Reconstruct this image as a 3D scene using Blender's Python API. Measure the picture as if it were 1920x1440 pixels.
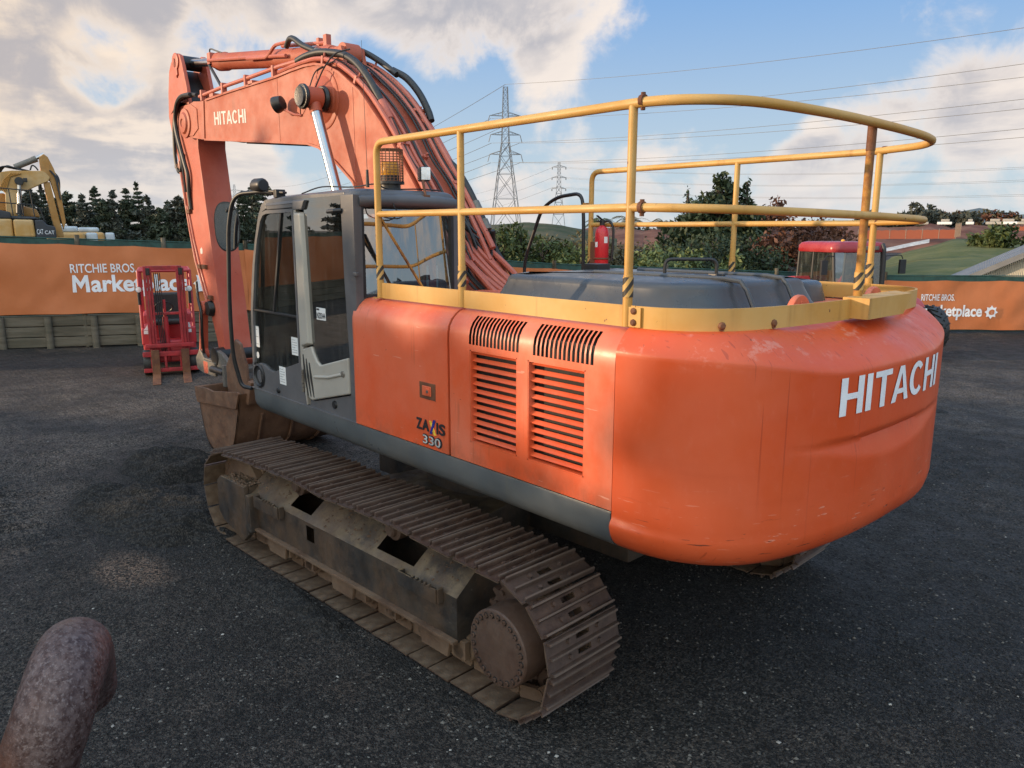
import bpy, bmesh, math, random
from mathutils import Vector, Matrix, noise
import numpy as np
R = math.radians
for o in list(bpy.data.objects): bpy.data.objects.remove(o)
scn = bpy.context.scene
COL = scn.collection
# ---------------------------------------------------------------- camera
# world frame: origin on the ground under the machine's swing centre, X = machine forward, Y = machine left
CAM = Vector((-5.0, 4.55, 2.95))
cd = bpy.data.cameras.new('camera'); cam = bpy.data.objects.new('camera', cd); COL.objects.link(cam)
cx = Vector((-0.6737, -0.7390, 0.0013)); cz = -Vector((0.7247, -0.6606, -0.1962))   # right, back
cz.normalize(); cy = cz.cross(cx).normalized(); cx = cy.cross(cz)
cam.matrix_world = Matrix(((cx.x, cy.x, cz.x, CAM.x), (cx.y, cy.y, cz.y, CAM.y), (cx.z, cy.z, cz.z, CAM.z), (0, 0, 0, 1)))
cd.sensor_width = 36; cd.lens = 27.0; cd.clip_start = 0.05; cd.clip_end = 6000
scn.camera = cam
# ---------------------------------------------------------------- light
SUN_AZ, SUN_EL = 52.0, 9.0       # azimuth counted from +X towards +Y
sd = bpy.data.lights.new('sun', 'SUN'); sun = bpy.data.objects.new('sun', sd); COL.objects.link(sun)
sd.energy = 3.7; sd.angle = R(0.6); sd.color = (1.0, 0.72, 0.45)
sv = Vector((math.cos(R(SUN_AZ)) * math.cos(R(SUN_EL)), math.sin(R(SUN_AZ)) * math.cos(R(SUN_EL)), math.sin(R(SUN_EL))))
sun.rotation_euler = sv.to_track_quat('Z', 'Y').to_euler(); sun.location = sv * 60
scn.view_settings.view_transform = 'Standard'; scn.view_settings.look = 'None'
scn.view_settings.exposure = 0.38; scn.view_settings.gamma = 1.0
def az_dir(az, el):
    a, e = R(az), R(el); return (math.cos(a) * math.cos(e), math.sin(a) * math.cos(e), math.sin(e))
W = bpy.data.worlds.new('World'); scn.world = W; W.use_nodes = True
def world():
    nt = W.node_tree; N = nt.nodes; L = nt.links; N.clear()
    def nd(t, **k):
        n = N.new(t)
        for a, b in k.items(): setattr(n, a, b)
        return n
    def mth(op, a, b=None, c=None, clamp=False):
        n = nd('ShaderNodeMath', operation=op, use_clamp=clamp)
        for i, x in enumerate((a, b, c)):
            if x is None: continue
            if hasattr(x, 'links'): L.new(x, n.inputs[i])
            else: n.inputs[i].default_value = x
        return n.outputs[0]
    def vec(op, a, b=None):
        n = nd('ShaderNodeVectorMath', operation=op)
        for i, x in enumerate((a, b)):
            if x is None: continue
            if hasattr(x, 'links'): L.new(x, n.inputs[i])
            else: n.inputs[i].default_value = x
        return n
    def sstep(x, a, b, lo=0.0, hi=1.0):
        n = nd('ShaderNodeMapRange', interpolation_type='SMOOTHSTEP'); L.new(x, n.inputs[0])
        for i, q in enumerate((a, b, lo, hi)): n.inputs[i + 1].default_value = q
        return n.outputs[0]
    def mixc(f, a, b):
        n = nd('ShaderNodeMix', data_type='RGBA')
        for i, x in zip((0, 6, 7), (f, a, b)):
            if hasattr(x, 'links'): L.new(x, n.inputs[i])
            else: n.inputs[i].default_value = x if i == 0 else (*x, 1)
        return n.outputs[2]
    d = nd('ShaderNodeTexCoord').outputs['Generated']
    sky = nd('ShaderNodeTexSky', sky_type='NISHITA'); sky.sun_disc = False
    sky.sun_elevation = R(SUN_EL); sky.sun_rotation = R(90 - SUN_AZ); sky.air_density = 1.0; sky.dust_density = 0.6; sky.ozone_density = 2.0
    sep = nd('ShaderNodeSeparateXYZ'); L.new(d, sep.inputs[0]); z = sep.outputs[2]
    k = mth('ADD', mth('MAXIMUM', z, 0.0), 0.16)
    cb = nd('ShaderNodeCombineXYZ')
    L.new(mth('DIVIDE', sep.outputs[0], k), cb.inputs[0]); L.new(mth('DIVIDE', sep.outputs[1], k), cb.inputs[1])
    p = cb.outputs[0]
    def nz(v, sc, det, rough, off, dist=0.0):
        m = nd('ShaderNodeMapping'); L.new(v, m.inputs[0]); m.inputs[1].default_value = off
        n = nd('ShaderNodeTexNoise'); L.new(m.outputs[0], n.inputs['Vector'])
        n.inputs['Scale'].default_value = sc; n.inputs['Detail'].default_value = det; n.inputs['Roughness'].default_value = rough
        n.inputs['Distortion'].default_value = dist
        return n.outputs['Fac']
    n1 = nz(p, 1.25, 10, 0.56, (3.1, 1.7, 0.4), 0.25)
    n2 = nz(p, 1.25, 6, 0.52, (3.1 - 0.10, 1.7 - 0.13, 0.55), 0.25)
    n3 = nz(d, 8.5, 11, 0.62, (0.3, 5.2, 1.1), 0.35)
    acc = None
    # cloud banks: azimuth, elevation, half width in degrees, weight
    for az, el, w, wt in CLOUDS:
        dt = vec('DOT_PRODUCT', d, az_dir(az, el)).outputs['Value']
        b = mth('MULTIPLY', sstep(dt, math.cos(R(w * 1.25)), math.cos(R(w * 0.1))), wt * (.74 if wt > 0 else 1.2))
        acc = b if acc is None else mth('ADD', acc, b)
    nn = mth('ADD', mth('ADD', mth('MULTIPLY', n1, 0.50), mth('MULTIPLY', n3, 0.95)), -0.225)
    dens = mth('ADD', nn, acc)
    mask = sstep(dens, 0.455, 0.70)
    up = sstep(z, -0.05, -0.005)
    # blue sky, paled towards the horizon by thin high cloud
    sk = vec('MULTIPLY', sky.outputs[0], (1.0, 1.0, 1.0)).outputs[0]
    blue = mixc(sstep(z, 0.02, 0.34), SKY_LOW, SKY_HIGH)
    skyc = mixc(0.85, sk, blue)
    # cloud tone: bright lit rims, grey undersides, gold towards the sun
    sdot = vec('DOT_PRODUCT', d, az_dir(SUN_AZ, SUN_EL)).outputs['Value']
    warm = sstep(sdot, 0.05, 0.93)
    lit = sstep(mth('ADD', mth('SUBTRACT', n1, n2), mth('MULTIPLY', mth('SUBTRACT', n3, 0.5), 0.55)), -0.07, 0.16)
    thick = sstep(dens, 0.54, 0.84)
    grey = mixc(warm, (4.1, 4.1, 4.5), (4.7, 4.1, 3.8))
    white = mixc(warm, (8.2, 7.3, 6.6), (10.0, 7.4, 4.6))
    shade = mth('MULTIPLY', thick, mth('SUBTRACT', 1.0, mth('MULTIPLY', lit, 0.85)))
    cc = mixc(shade, white, grey)
    cc = mixc(sstep(z, 0.0, 0.16, 0.45, 0.0), cc, (5.3, 5.7, 6.2))
    tot = mixc(mask, skyc, cc)
    # sky brightness boost added above and behind the viewer, as fill on the machine
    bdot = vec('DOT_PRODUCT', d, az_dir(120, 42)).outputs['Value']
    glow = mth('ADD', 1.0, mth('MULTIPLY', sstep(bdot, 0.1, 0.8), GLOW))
    return nd, L, tot, cc, glow, mixc, up, skyc, mask, sstep(bdot, 0.1, 0.8)
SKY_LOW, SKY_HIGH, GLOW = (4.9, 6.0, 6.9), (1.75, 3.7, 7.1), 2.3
CLOUDS = [(-8, 13, 11, .20), (-16, 14, 9, .16), (-25, 15.5, 7, .18), (-33, 14.5, 7, .22), (-40, 14, 6, .16), (-46, 13, 6, .10), (-30, 20, 12, .20), (-12, 22, 12, .20), (-44, 20, 9, .12),
          (-11, 6.9, 4.5, .15), (-15.6, 6, 5, .15), (-11, 3.5, 5, .14), (-23, 3.5, 7, .15), (-17, 4, 5, .14), (-15.5, 10, 3, -.20), (-23, 11.7, 3.2, -.14), (-36, 8.3, 5.5, -.24), (-29.5, 11.5, 3.5, -.12), (-30, 8, 5.5, -.22), (-42.5, 8.5, 4, -.14),
          (-38.3, 10.6, 2.2, .13), (-44.7, 10.3, 2.6, .12), (-53.5, 11, 2, .12), (-56, 14.5, 5, -.10), (-60, 10.5, 4, -.13), (-67, 14, 6, -.06), (-63, 17, 8, .04), (-72, 12.5, 3, .06), (-62, 13, 3, .05),
          (-69.9, 8.6, 2.6, .18), (-73, 7, 3.5, .18), (-64.3, 5.4, 4, .14), (-66, 7, 3, .10), (-46, 5.2, 3, .10), (-53.4, 4, 4, .12), (-62.4, 2.6, 4, .12), (-71.9, 3.2, 4, .12), (-44, 2.5, 4, .10), (-58, 2.5, 4, .10),
          (-48, 8, 3, -.12), (-58.5, 8, 3.5, -.16), (-52, 8.5, 3, -.14)]
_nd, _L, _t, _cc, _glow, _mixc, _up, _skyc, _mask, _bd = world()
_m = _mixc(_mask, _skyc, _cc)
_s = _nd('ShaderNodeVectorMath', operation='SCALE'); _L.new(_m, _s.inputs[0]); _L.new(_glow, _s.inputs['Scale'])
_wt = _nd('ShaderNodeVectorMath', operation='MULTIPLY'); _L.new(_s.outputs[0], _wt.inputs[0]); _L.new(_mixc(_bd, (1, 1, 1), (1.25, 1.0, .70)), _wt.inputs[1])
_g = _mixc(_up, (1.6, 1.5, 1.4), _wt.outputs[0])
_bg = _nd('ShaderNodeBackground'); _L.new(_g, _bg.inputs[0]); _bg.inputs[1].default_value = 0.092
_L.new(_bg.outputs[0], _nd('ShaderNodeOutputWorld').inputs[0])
# ---------------------------------------------------------------- materials
MATS = {}
class NT:
    def __init__(s, name):
        s.m = bpy.data.materials.new(name); s.m.use_nodes = True; s.t = s.m.node_tree; s.N = s.t.nodes; s.L = s.t.links
        s.b = s.N['Principled BSDF']; s.out = s.N['Material Output']; s._c = None
    def nd(s, t, **k):
        n = s.N.new(t)
        for a, b in k.items(): setattr(n, a, b)
        return n
    def set(s, inp, x):
        if hasattr(x, 'links'): s.L.new(x, inp)
        else: inp.default_value = (*x, 1) if isinstance(x, tuple) and len(x) == 3 and inp.type == 'RGBA' else x
    def co(s):
        if s._c is None: s._c = s.nd('ShaderNodeTexCoord').outputs['Object']
        return s._c
    def noise(s, sc, det=4, rough=.55, stretch=(1, 1, 1), off=(0, 0, 0), dist=0):
        m = s.nd('ShaderNodeMapping'); s.L.new(s.co(), m.inputs[0]); m.inputs[3].default_value = stretch; m.inputs[1].default_value = off
        n = s.nd('ShaderNodeTexNoise'); s.L.new(m.outputs[0], n.inputs[0]); n.inputs['Scale'].default_value = sc
        n.inputs['Detail'].default_value = det; n.inputs['Roughness'].default_value = rough; n.inputs['Distortion'].default_value = dist
        return n.outputs[0]
    def vor(s, sc, feat='F1', out=0, stretch=(1, 1, 1)):
        m = s.nd('ShaderNodeMapping'); s.L.new(s.co(), m.inputs[0]); m.inputs[3].default_value = stretch
        n = s.nd('ShaderNodeTexVoronoi', feature=feat); s.L.new(m.outputs[0], n.inputs[0]); n.inputs['Scale'].default_value = sc
        return n.outputs[out]
    def wave(s, sc, axis='X', dist=0., stretch=(1, 1, 1), dsc=1.):
        m = s.nd('ShaderNodeMapping'); s.L.new(s.co(), m.inputs[0]); m.inputs[3].default_value = stretch
        n = s.nd('ShaderNodeTexWave', bands_direction=axis); s.L.new(m.outputs[0], n.inputs[0]); n.inputs['Scale'].default_value = sc
        n.inputs['Distortion'].default_value = dist; n.inputs['Detail Scale'].default_value = dsc
        return n.outputs[1]
    def ss(s, x, a, b, lo=0., hi=1.):
        n = s.nd('ShaderNodeMapRange', interpolation_type='SMOOTHSTEP'); s.set(n.inputs[0], x)
        for i, q in enumerate((a, b, lo, hi)): n.inputs[i + 1].default_value = q
        return n.outputs[0]
    def mix(s, f, a, b):
        n = s.nd('ShaderNodeMix', data_type='RGBA'); s.set(n.inputs[0], f); s.set(n.inputs[6], a); s.set(n.inputs[7], b); return n.outputs[2]
    def mth(s, op, a, b):
        n = s.nd('ShaderNodeMath', operation=op); s.set(n.inputs[0], a); s.set(n.inputs[1], b); return n.outputs[0]
    def bump(s, h, strength=.3, dist=.01):
        n = s.nd('ShaderNodeBump'); n.inputs['Strength'].default_value = strength; n.inputs['Distance'].default_value = dist
        s.L.new(h, n.inputs['Height']); s.L.new(n.outputs[0], s.b.inputs['Normal'])
    def fin(s, col=None, rough=.5, metal=0., spec=.5, coat=None):
        if col is not None: s.set(s.b.inputs['Base Color'], col)
        s.set(s.b.inputs['Roughness'], rough); s.set(s.b.inputs['Metallic'], metal); s.b.inputs['Specular IOR Level'].default_value = spec
        if coat: s.b.inputs['Coat Weight'].default_value = coat; s.b.inputs['Coat Roughness'].default_value = .12
        return s.m
def once(f):
    def g(name, *a, **k):
        if name not in MATS: MATS[name] = f(name, *a, **k)
        return MATS[name]
    return g
@once
def paint(name, col, fade=None, rough=.42, dirt=.25, chips=.0, streak=.35, dcol=(.10, .07, .05), fscale=1.6, coat=None, rcol=(.09, .03, .015)):
    t = NT(name); fade = fade or tuple(min(1, c * 1.25 + .03) for c in col)
    f = t.ss(t.noise(fscale, 5, .6), .36, .66)
    c = t.mix(f, col, fade)
    c = t.mix(t.ss(t.noise(35, 4, .7), .35, .75, 0, .16), c, fade)
    st = t.noise(9, 3, .6, (1, 1, .06), (2, 1, 3))
    c = t.mix(t.mth('MULTIPLY', t.ss(st, .56, .74, 0, streak), t.ss(t.noise(1.1, 3), .42, .62)), c, dcol)
    c = t.mix(t.ss(t.noise(2.6, 8, .68, off=(4, 2, 7)), .56, .78, 0, dirt), c, dcol)
    sc = t.noise(14, 2, .5, (.25, .6, 3.2), (7, 1, 0))
    c = t.mix(t.ss(sc, .71, .76, 0, .35), c, fade)
    if chips: c = t.mix(t.ss(t.noise(22, 6, .65, off=(1, 9, 2)), .80 - .2 * chips, .84 - .2 * chips), c, rcol)
    r = t.ss(t.noise(5, 5, .6), .3, .7, rough - .07, rough + .13)
    t.bump(t.noise(60, 3, .5), .05, .003)
    return t.fin(c, r, 0, .5, coat)
@once
def plain(name, col, rough=.5, metal=0., var=.25, sc=12., bump=0.):
    t = NT(name)
    c = t.mix(t.ss(t.noise(sc, 5, .6), .3, .7), tuple(x * (1 - var) for x in col), tuple(min(1, x * (1 + var)) for x in col))
    if bump: t.bump(t.noise(sc * 3, 5, .6), bump, .01)
    return t.fin(c, rough, metal)
@once
def rusty(name, col, col2, dust=(.16, .115, .075), dustamt=.5, rough=.75, sc=5., bump=.4, metal=0.):
    t = NT(name)
    c = t.mix(t.ss(t.noise(sc, 8, .65), .34, .66), col, col2)
    c = t.mix(t.ss(t.noise(sc * .5, 6, .6, off=(3, 5, 1)), .42, .70, 0, dustamt), c, dust)
    c = t.mix(t.ss(t.noise(sc * 9, 5, .7), .58, .72, 0, .5), c, tuple(x * .45 for x in col))
    c = t.mix(t.ss(t.noise(sc * 6, 2, .5, (.3, 1, 1)), .70, .76, 0, .3), c, tuple(min(1, x * 2.2 + .05) for x in col2))
    t.bump(t.noise(sc * 8, 6, .7), bump, .01)
    return t.fin(c, t.ss(t.noise(sc * 3, 4), .3, .7, rough - .15, rough + .15), metal, .4)
@once
def glass(name, tint=(.55, .62, .62), refl=1.0, dust=.06, base=.04, rough=.0):
    t = NT(name); t.N.remove(t.b)
    tr = t.nd('ShaderNodeBsdfTransparent'); tr.inputs[0].default_value = (*tint, 1)
    gl = t.nd('ShaderNodeBsdfGlossy'); gl.inputs['Roughness'].default_value = rough; gl.inputs[0].default_value = (refl, refl, refl, 1)
    df = t.nd('ShaderNodeBsdfDiffuse'); df.inputs[0].default_value = (.34, .33, .30, 1)
    fr = t.nd('ShaderNodeFresnel'); fr.inputs[0].default_value = 1.6
    m1 = t.nd('ShaderNodeMixShader'); t.L.new(t.mth('MAXIMUM', fr.outputs[0], base), m1.inputs[0]); t.L.new(tr.outputs[0], m1.inputs[1]); t.L.new(gl.outputs[0], m1.inputs[2])
    dm = t.ss(t.mth('ADD', t.mth('MULTIPLY', t.noise(26, 4, .6, (1, 1, .05)), .6), t.mth('MULTIPLY', t.noise(3, 5), .4)), .44, .68, dust * .35, dust * 2.2)
    m2 = t.nd('ShaderNodeMixShader'); t.L.new(dm, m2.inputs[0]); t.L.new(m1.outputs[0], m2.inputs[1]); t.L.new(df.outputs[0], m2.inputs[2])
    t.L.new(m2.outputs[0], t.out.inputs[0]); return t.m
@once
def leafy(name, a, b, sc=.8):
    t = NT(name)
    i = t.nd('ShaderNodeObjectInfo').outputs['Random']
    c = t.mix(t.ss(t.noise(sc, 4, .6), .32, .68), a, b)
    c = t.mix(t.ss(t.noise(sc * 9, 3, .6), .4, .7, 0, .5), c, tuple(min(1, x * 1.8) for x in b))
    c = t.mix(t.mth('MULTIPLY', i, .3), c, a)
    return t.fin(c, .6, 0, .25)
def shoe_mat():
    t = NT('track_steel'); c = t.mix(t.ss(t.noise(7, 7, .65), .34, .66), (.050, .026, .019), (.104, .060, .041))
    r = t.nd('ShaderNodeObjectInfo').outputs['Random']; c = t.mix(t.mth('MULTIPLY', r, .5), c, (.085, .060, .050))
    c = t.mix(t.ss(t.noise(40, 5, .7), .56, .72, 0, .55), c, (.030, .022, .018))
    sp = t.nd('ShaderNodeSeparateXYZ'); t.L.new(t.co(), sp.inputs[0])
    c = t.mix(t.ss(sp.outputs[2], .018, .033, 0, .75), c, (.145, .105, .082)); c = t.mix(t.ss(sp.outputs[2], -.004, -.010, 0, .9), c, t.mix(t.ss(t.noise(9, 5), .35, .65), (.098, .064, .040), (.165, .115, .074)))
    t.bump(t.noise(60, 6, .7), .45, .008); return t.fin(c, t.ss(t.noise(20, 4), .3, .7, .45, .75), .15, .5)
def cw_paint():
    t = NT('counterweight_paint'); sp = t.nd('ShaderNodeSeparateXYZ'); t.L.new(t.co(), sp.inputs[0]); z = sp.outputs[2]
    c = t.mix(t.ss(t.noise(.9, 5, .6), .34, .68), (.58, .072, .014), (.60, .100, .032))
    c = t.mix(t.ss(t.noise(3.2, 4, .55, (.3, .3, 2.2), (5, 1, 2)), .5, .75, 0, .3), c, (.50, .062, .014))
    c = t.mix(t.ss(t.noise(26, 5, .7, (1, 1, .5)), .55, .75, 0, .22), c, (.62, .16, .085))
    drip = t.mth('MULTIPLY', t.ss(t.noise(52, 1, .5, (.25, 1, .010), (1, 3, 0)), .665, .69), t.ss(t.noise(1.1, 2, .5, (1, 1, .25), (0, 4, 1)), .44, .54)); c = t.mix(t.mth('MULTIPLY', drip, .55), c, (.30, .036, .010))
    edge = t.mth('MULTIPLY', t.ss(z, 2.24, 2.40), t.ss(t.noise(7, 6, .7, (1, 1, 1.6), (2, 0, 5)), .56, .64)); c = t.mix(t.mth('MULTIPLY', edge, .38), c, (.66, .33, .25))
    ch = t.mth('MULTIPLY', t.ss(z, 2.10, 2.42), t.ss(t.noise(19, 5, .7, (1, 1, .8), (8, 2, 5)), .66, .69)); c = t.mix(t.mth('MULTIPLY', ch, .85), c, (.10, .035, .02))
    low = t.mth('MULTIPLY', t.ss(z, 1.62, 1.36), t.ss(t.noise(10, 4, .6, (.35, .7, 5.5), (3, 9, 1)), .655, .68)); c = t.mix(t.mth('MULTIPLY', low, .8), c, (.09, .03, .018))
    low2 = t.mth('MULTIPLY', t.ss(z, 1.75, 1.45), t.ss(t.noise(9, 3, .6, (.4, .7, 6.5), (1, 5, 6)), .67, .69)); c = t.mix(t.mth('MULTIPLY', low2, .6), c, (.66, .30, .21))
    mark = t.ss(t.noise(6, 4, .6, (.5, 1.0, .5), (4, 4, 2)), .735, .75); c = t.mix(t.mth('MULTIPLY', mark, .6), c, (.68, .36, .28))
    c = t.mix(t.ss(t.noise(2.2, 7, .65, off=(9, 1, 4)), .58, .80, 0, .22), c, (.16, .06, .035))
    t.bump(t.noise(70, 3, .5), .04, .003); return t.fin(c, t.ss(t.noise(4, 5, .6), .3, .7, .33, .52), 0, .5)
def frame_mat():
    t = NT('frame_dirt'); c = t.mix(t.ss(t.noise(3, 8, .65), .34, .66), (.020, .018, .017), (.050, .038, .028))
    g = t.nd('ShaderNodeNewGeometry'); sp = t.nd('ShaderNodeSeparateXYZ'); t.L.new(g.outputs['Normal'], sp.inputs[0])
    up = t.mth('MULTIPLY', t.ss(sp.outputs[2], .2, .8), t.ss(t.noise(4, 7, .65, off=(3, 1, 1)), .34, .58)); c = t.mix(t.mth('MULTIPLY', up, .85), c, t.mix(t.ss(t.noise(7, 5), .35, .65), (.105, .068, .036), (.19, .135, .075)))
    c = t.mix(t.ss(t.noise(2.6, 8, .68, (1, 1, .6), (5, 5, 1)), .42, .66, 0, .75), c, (.092, .056, .033)); c = t.mix(t.ss(t.noise(30, 5, .7), .58, .72, 0, .5), c, (.016, .013, .012))
    c = t.mix(t.ss(t.noise(24, 2, .5, (.3, 1, 1.5), (2, 7, 0)), .70, .76, 0, .35), c, (.17, .14, .115)); t.bump(t.noise(30, 6, .7), .4, .01); return t.fin(c, t.ss(t.noise(9, 4), .3, .7, .45, .75), 0, .45)
def orange_paint(name, fadeamt):
    t = NT(name); sp = t.nd('ShaderNodeSeparateXYZ'); t.L.new(t.co(), sp.inputs[0]); x, z = sp.outputs[0], sp.outputs[2]
    c = t.mix(t.ss(t.noise(1.3, 6, .62), .32, .68), (.62, .074, .014), (.64, .104, .033)); pale = (.64, .185, .105)
    f = t.mth('ADD', t.mth('MULTIPLY', t.ss(t.noise(1.7, 6, .65, (1, 1, .6), (2, 4, 1)), .36, .66), fadeamt), t.mth('MULTIPLY', t.ss(z, 2.12, 2.36), t.ss(t.noise(3, 5, .6), .3, .6, .1, .55)))
    c = t.mix(f, c, pale); c = t.mix(t.ss(t.noise(45, 4, .7), .4, .75, 0, .14), c, pale)
    gr = t.mth('MULTIPLY', t.ss(z, 1.62, 1.45), t.ss(t.noise(5, 6, .65, (1, 1, .7)), .42, .62)); c = t.mix(t.mth('MULTIPLY', gr, .38), c, (.16, .06, .03))
    ed = t.mth('MULTIPLY', t.ss(x, -2.28, -2.425), t.ss(t.noise(4, 6, .65, (1, 1, .5), (1, 0, 6)), .38, .6)); c = t.mix(t.mth('MULTIPLY', ed, .35), c, (.22, .10, .055))
    run = t.mth('MULTIPLY', t.ss(t.noise(40, 2, .5, (1, .3, .03), (2, 2, 0)), .60, .70), t.ss(t.noise(1.6, 3, .5, off=(7, 1, 1)), .48, .6)); c = t.mix(t.mth('MULTIPLY', run, .3), c, (.24, .07, .03))
    sc = t.ss(t.noise(11, 3, .55, (.35, 1, 4), (3, 0, 8)), .70, .72); c = t.mix(t.mth('MULTIPLY', sc, .5), c, (.70, .36, .26)); c = t.mix(t.ss(t.noise(30, 4, .6, off=(1, 8, 3)), .735, .75, 0, .8), c, (.09, .035, .02))
    t.bump(t.noise(60, 3, .5), .05, .003); return t.fin(c, t.ss(t.noise(4, 5, .6), .3, .7, .34, .55), 0, .5)
M = dict(
 panel=orange_paint('faded_panel_paint', .75),
 orange=orange_paint('orange_side_paint', .28),
 cw=cw_paint(),
 boom=paint('boom_paint', (.37, .070, .028), (.43, .115, .062), .55, .22, .35, .36, fscale=2.2),
 stick=paint('stick_paint', (.43, .072, .034), (.48, .115, .068), .5, .22, .62, .35),
 pipe=paint('pipe_paint', (.42, .10, .062), (.48, .14, .09), .5, .3, .3, .3),
 grey=paint('cab_grey', (.075, .074, .078), (.115, .112, .115), .36, .15, .1, .2, (.16, .14, .12)),
 skirt=paint('skirt_grey', (.062, .070, .074), (.09, .098, .10), .34, .25, .08, .55, (.11, .10, .075)),
 hood=paint('hood_grey', (.045, .050, .057), (.062, .068, .074), .30, .12, .0, .25, (.12, .12, .12)),
 beige=paint('cab_beige', (.30, .275, .235), (.36, .335, .29), .42, .3, .1, .35, (.18, .13, .07)),
 yellow=paint('rail_yellow', (.48, .25, .05), (.53, .32, .10), .48, .34, .62, .45, (.22, .10, .02)),
 yrust=rusty('rusty_yellow', (.45, .22, .04), (.16, .055, .022), (.5, .26, .05), .5, .7, 9.),
 rust=rusty('rust_brown', (.10, .035, .018), (.17, .07, .03), (.2, .1, .05), .3),
 track=shoe_mat(),
 trackin=rusty('track_inner', (.082, .046, .027), (.13, .080, .050), (.17, .115, .072), .6, .85, 5., .4),
 frame=frame_mat(),
 hub=rusty('hub_brown', (.066, .036, .025), (.092, .056, .040), (.11, .072, .050), .5, .6, 5., .25),
 bucket=rusty('bucket_steel', (.10, .050, .029), (.17, .088, .050), (.20, .12, .075), .5, .6, 4., .3),
 grease=plain('grease_black', (.012, .011, .010), .35, 0, .3, 30, .3),
 rubber=plain('hose_rubber', (.018, .018, .017), .5, 0, .3, 20),
 black=plain('black_plastic', (.015, .015, .016), .45, 0, .25, 20),
 inner=plain('dark_interior', (.018, .017, .016), .8, 0, .3, 8),
 chrome=plain('chrome_rod', (.42, .42, .43), .24, 1., .06, 6),
 steel=rusty('weathered_steel', (.13, .12, .105), (.19, .17, .145), (.2, .17, .13), .5, .5, 8., .25, .4),
 white=plain('white_lettering', (.74, .74, .76), .5, 0, .06, 8),
 bwhite=plain('faded_lettering', (.60, .54, .49), .6, 0, .12, 30),
 label=plain('white_label', (.70, .70, .68), .5, 0, .05, 20),
 ink=plain('black_ink', (.02, .02, .022), .5, 0, .1, 10),
 glassd=glass('door_glass', (.55, .64, .62), 1.0, .03, .07), glassq=glass('quarter_glass', (.22, .25, .24), 1.0, .03, .28), glassr=glass('rear_glass', (.46, .58, .62), 1.0, .05, .29),
 lens=plain('lamp_lens', (.75, .75, .72), .15), amber=plain('amber_lens', (.75, .33, .03), .25),
 red=paint('extinguisher_red', (.52, .02, .028), (.55, .03, .035), .3, .05, 0, .1),
 seat=plain('seat_cloth', (.05, .055, .06), .9, 0, .3, 30),
)
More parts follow.
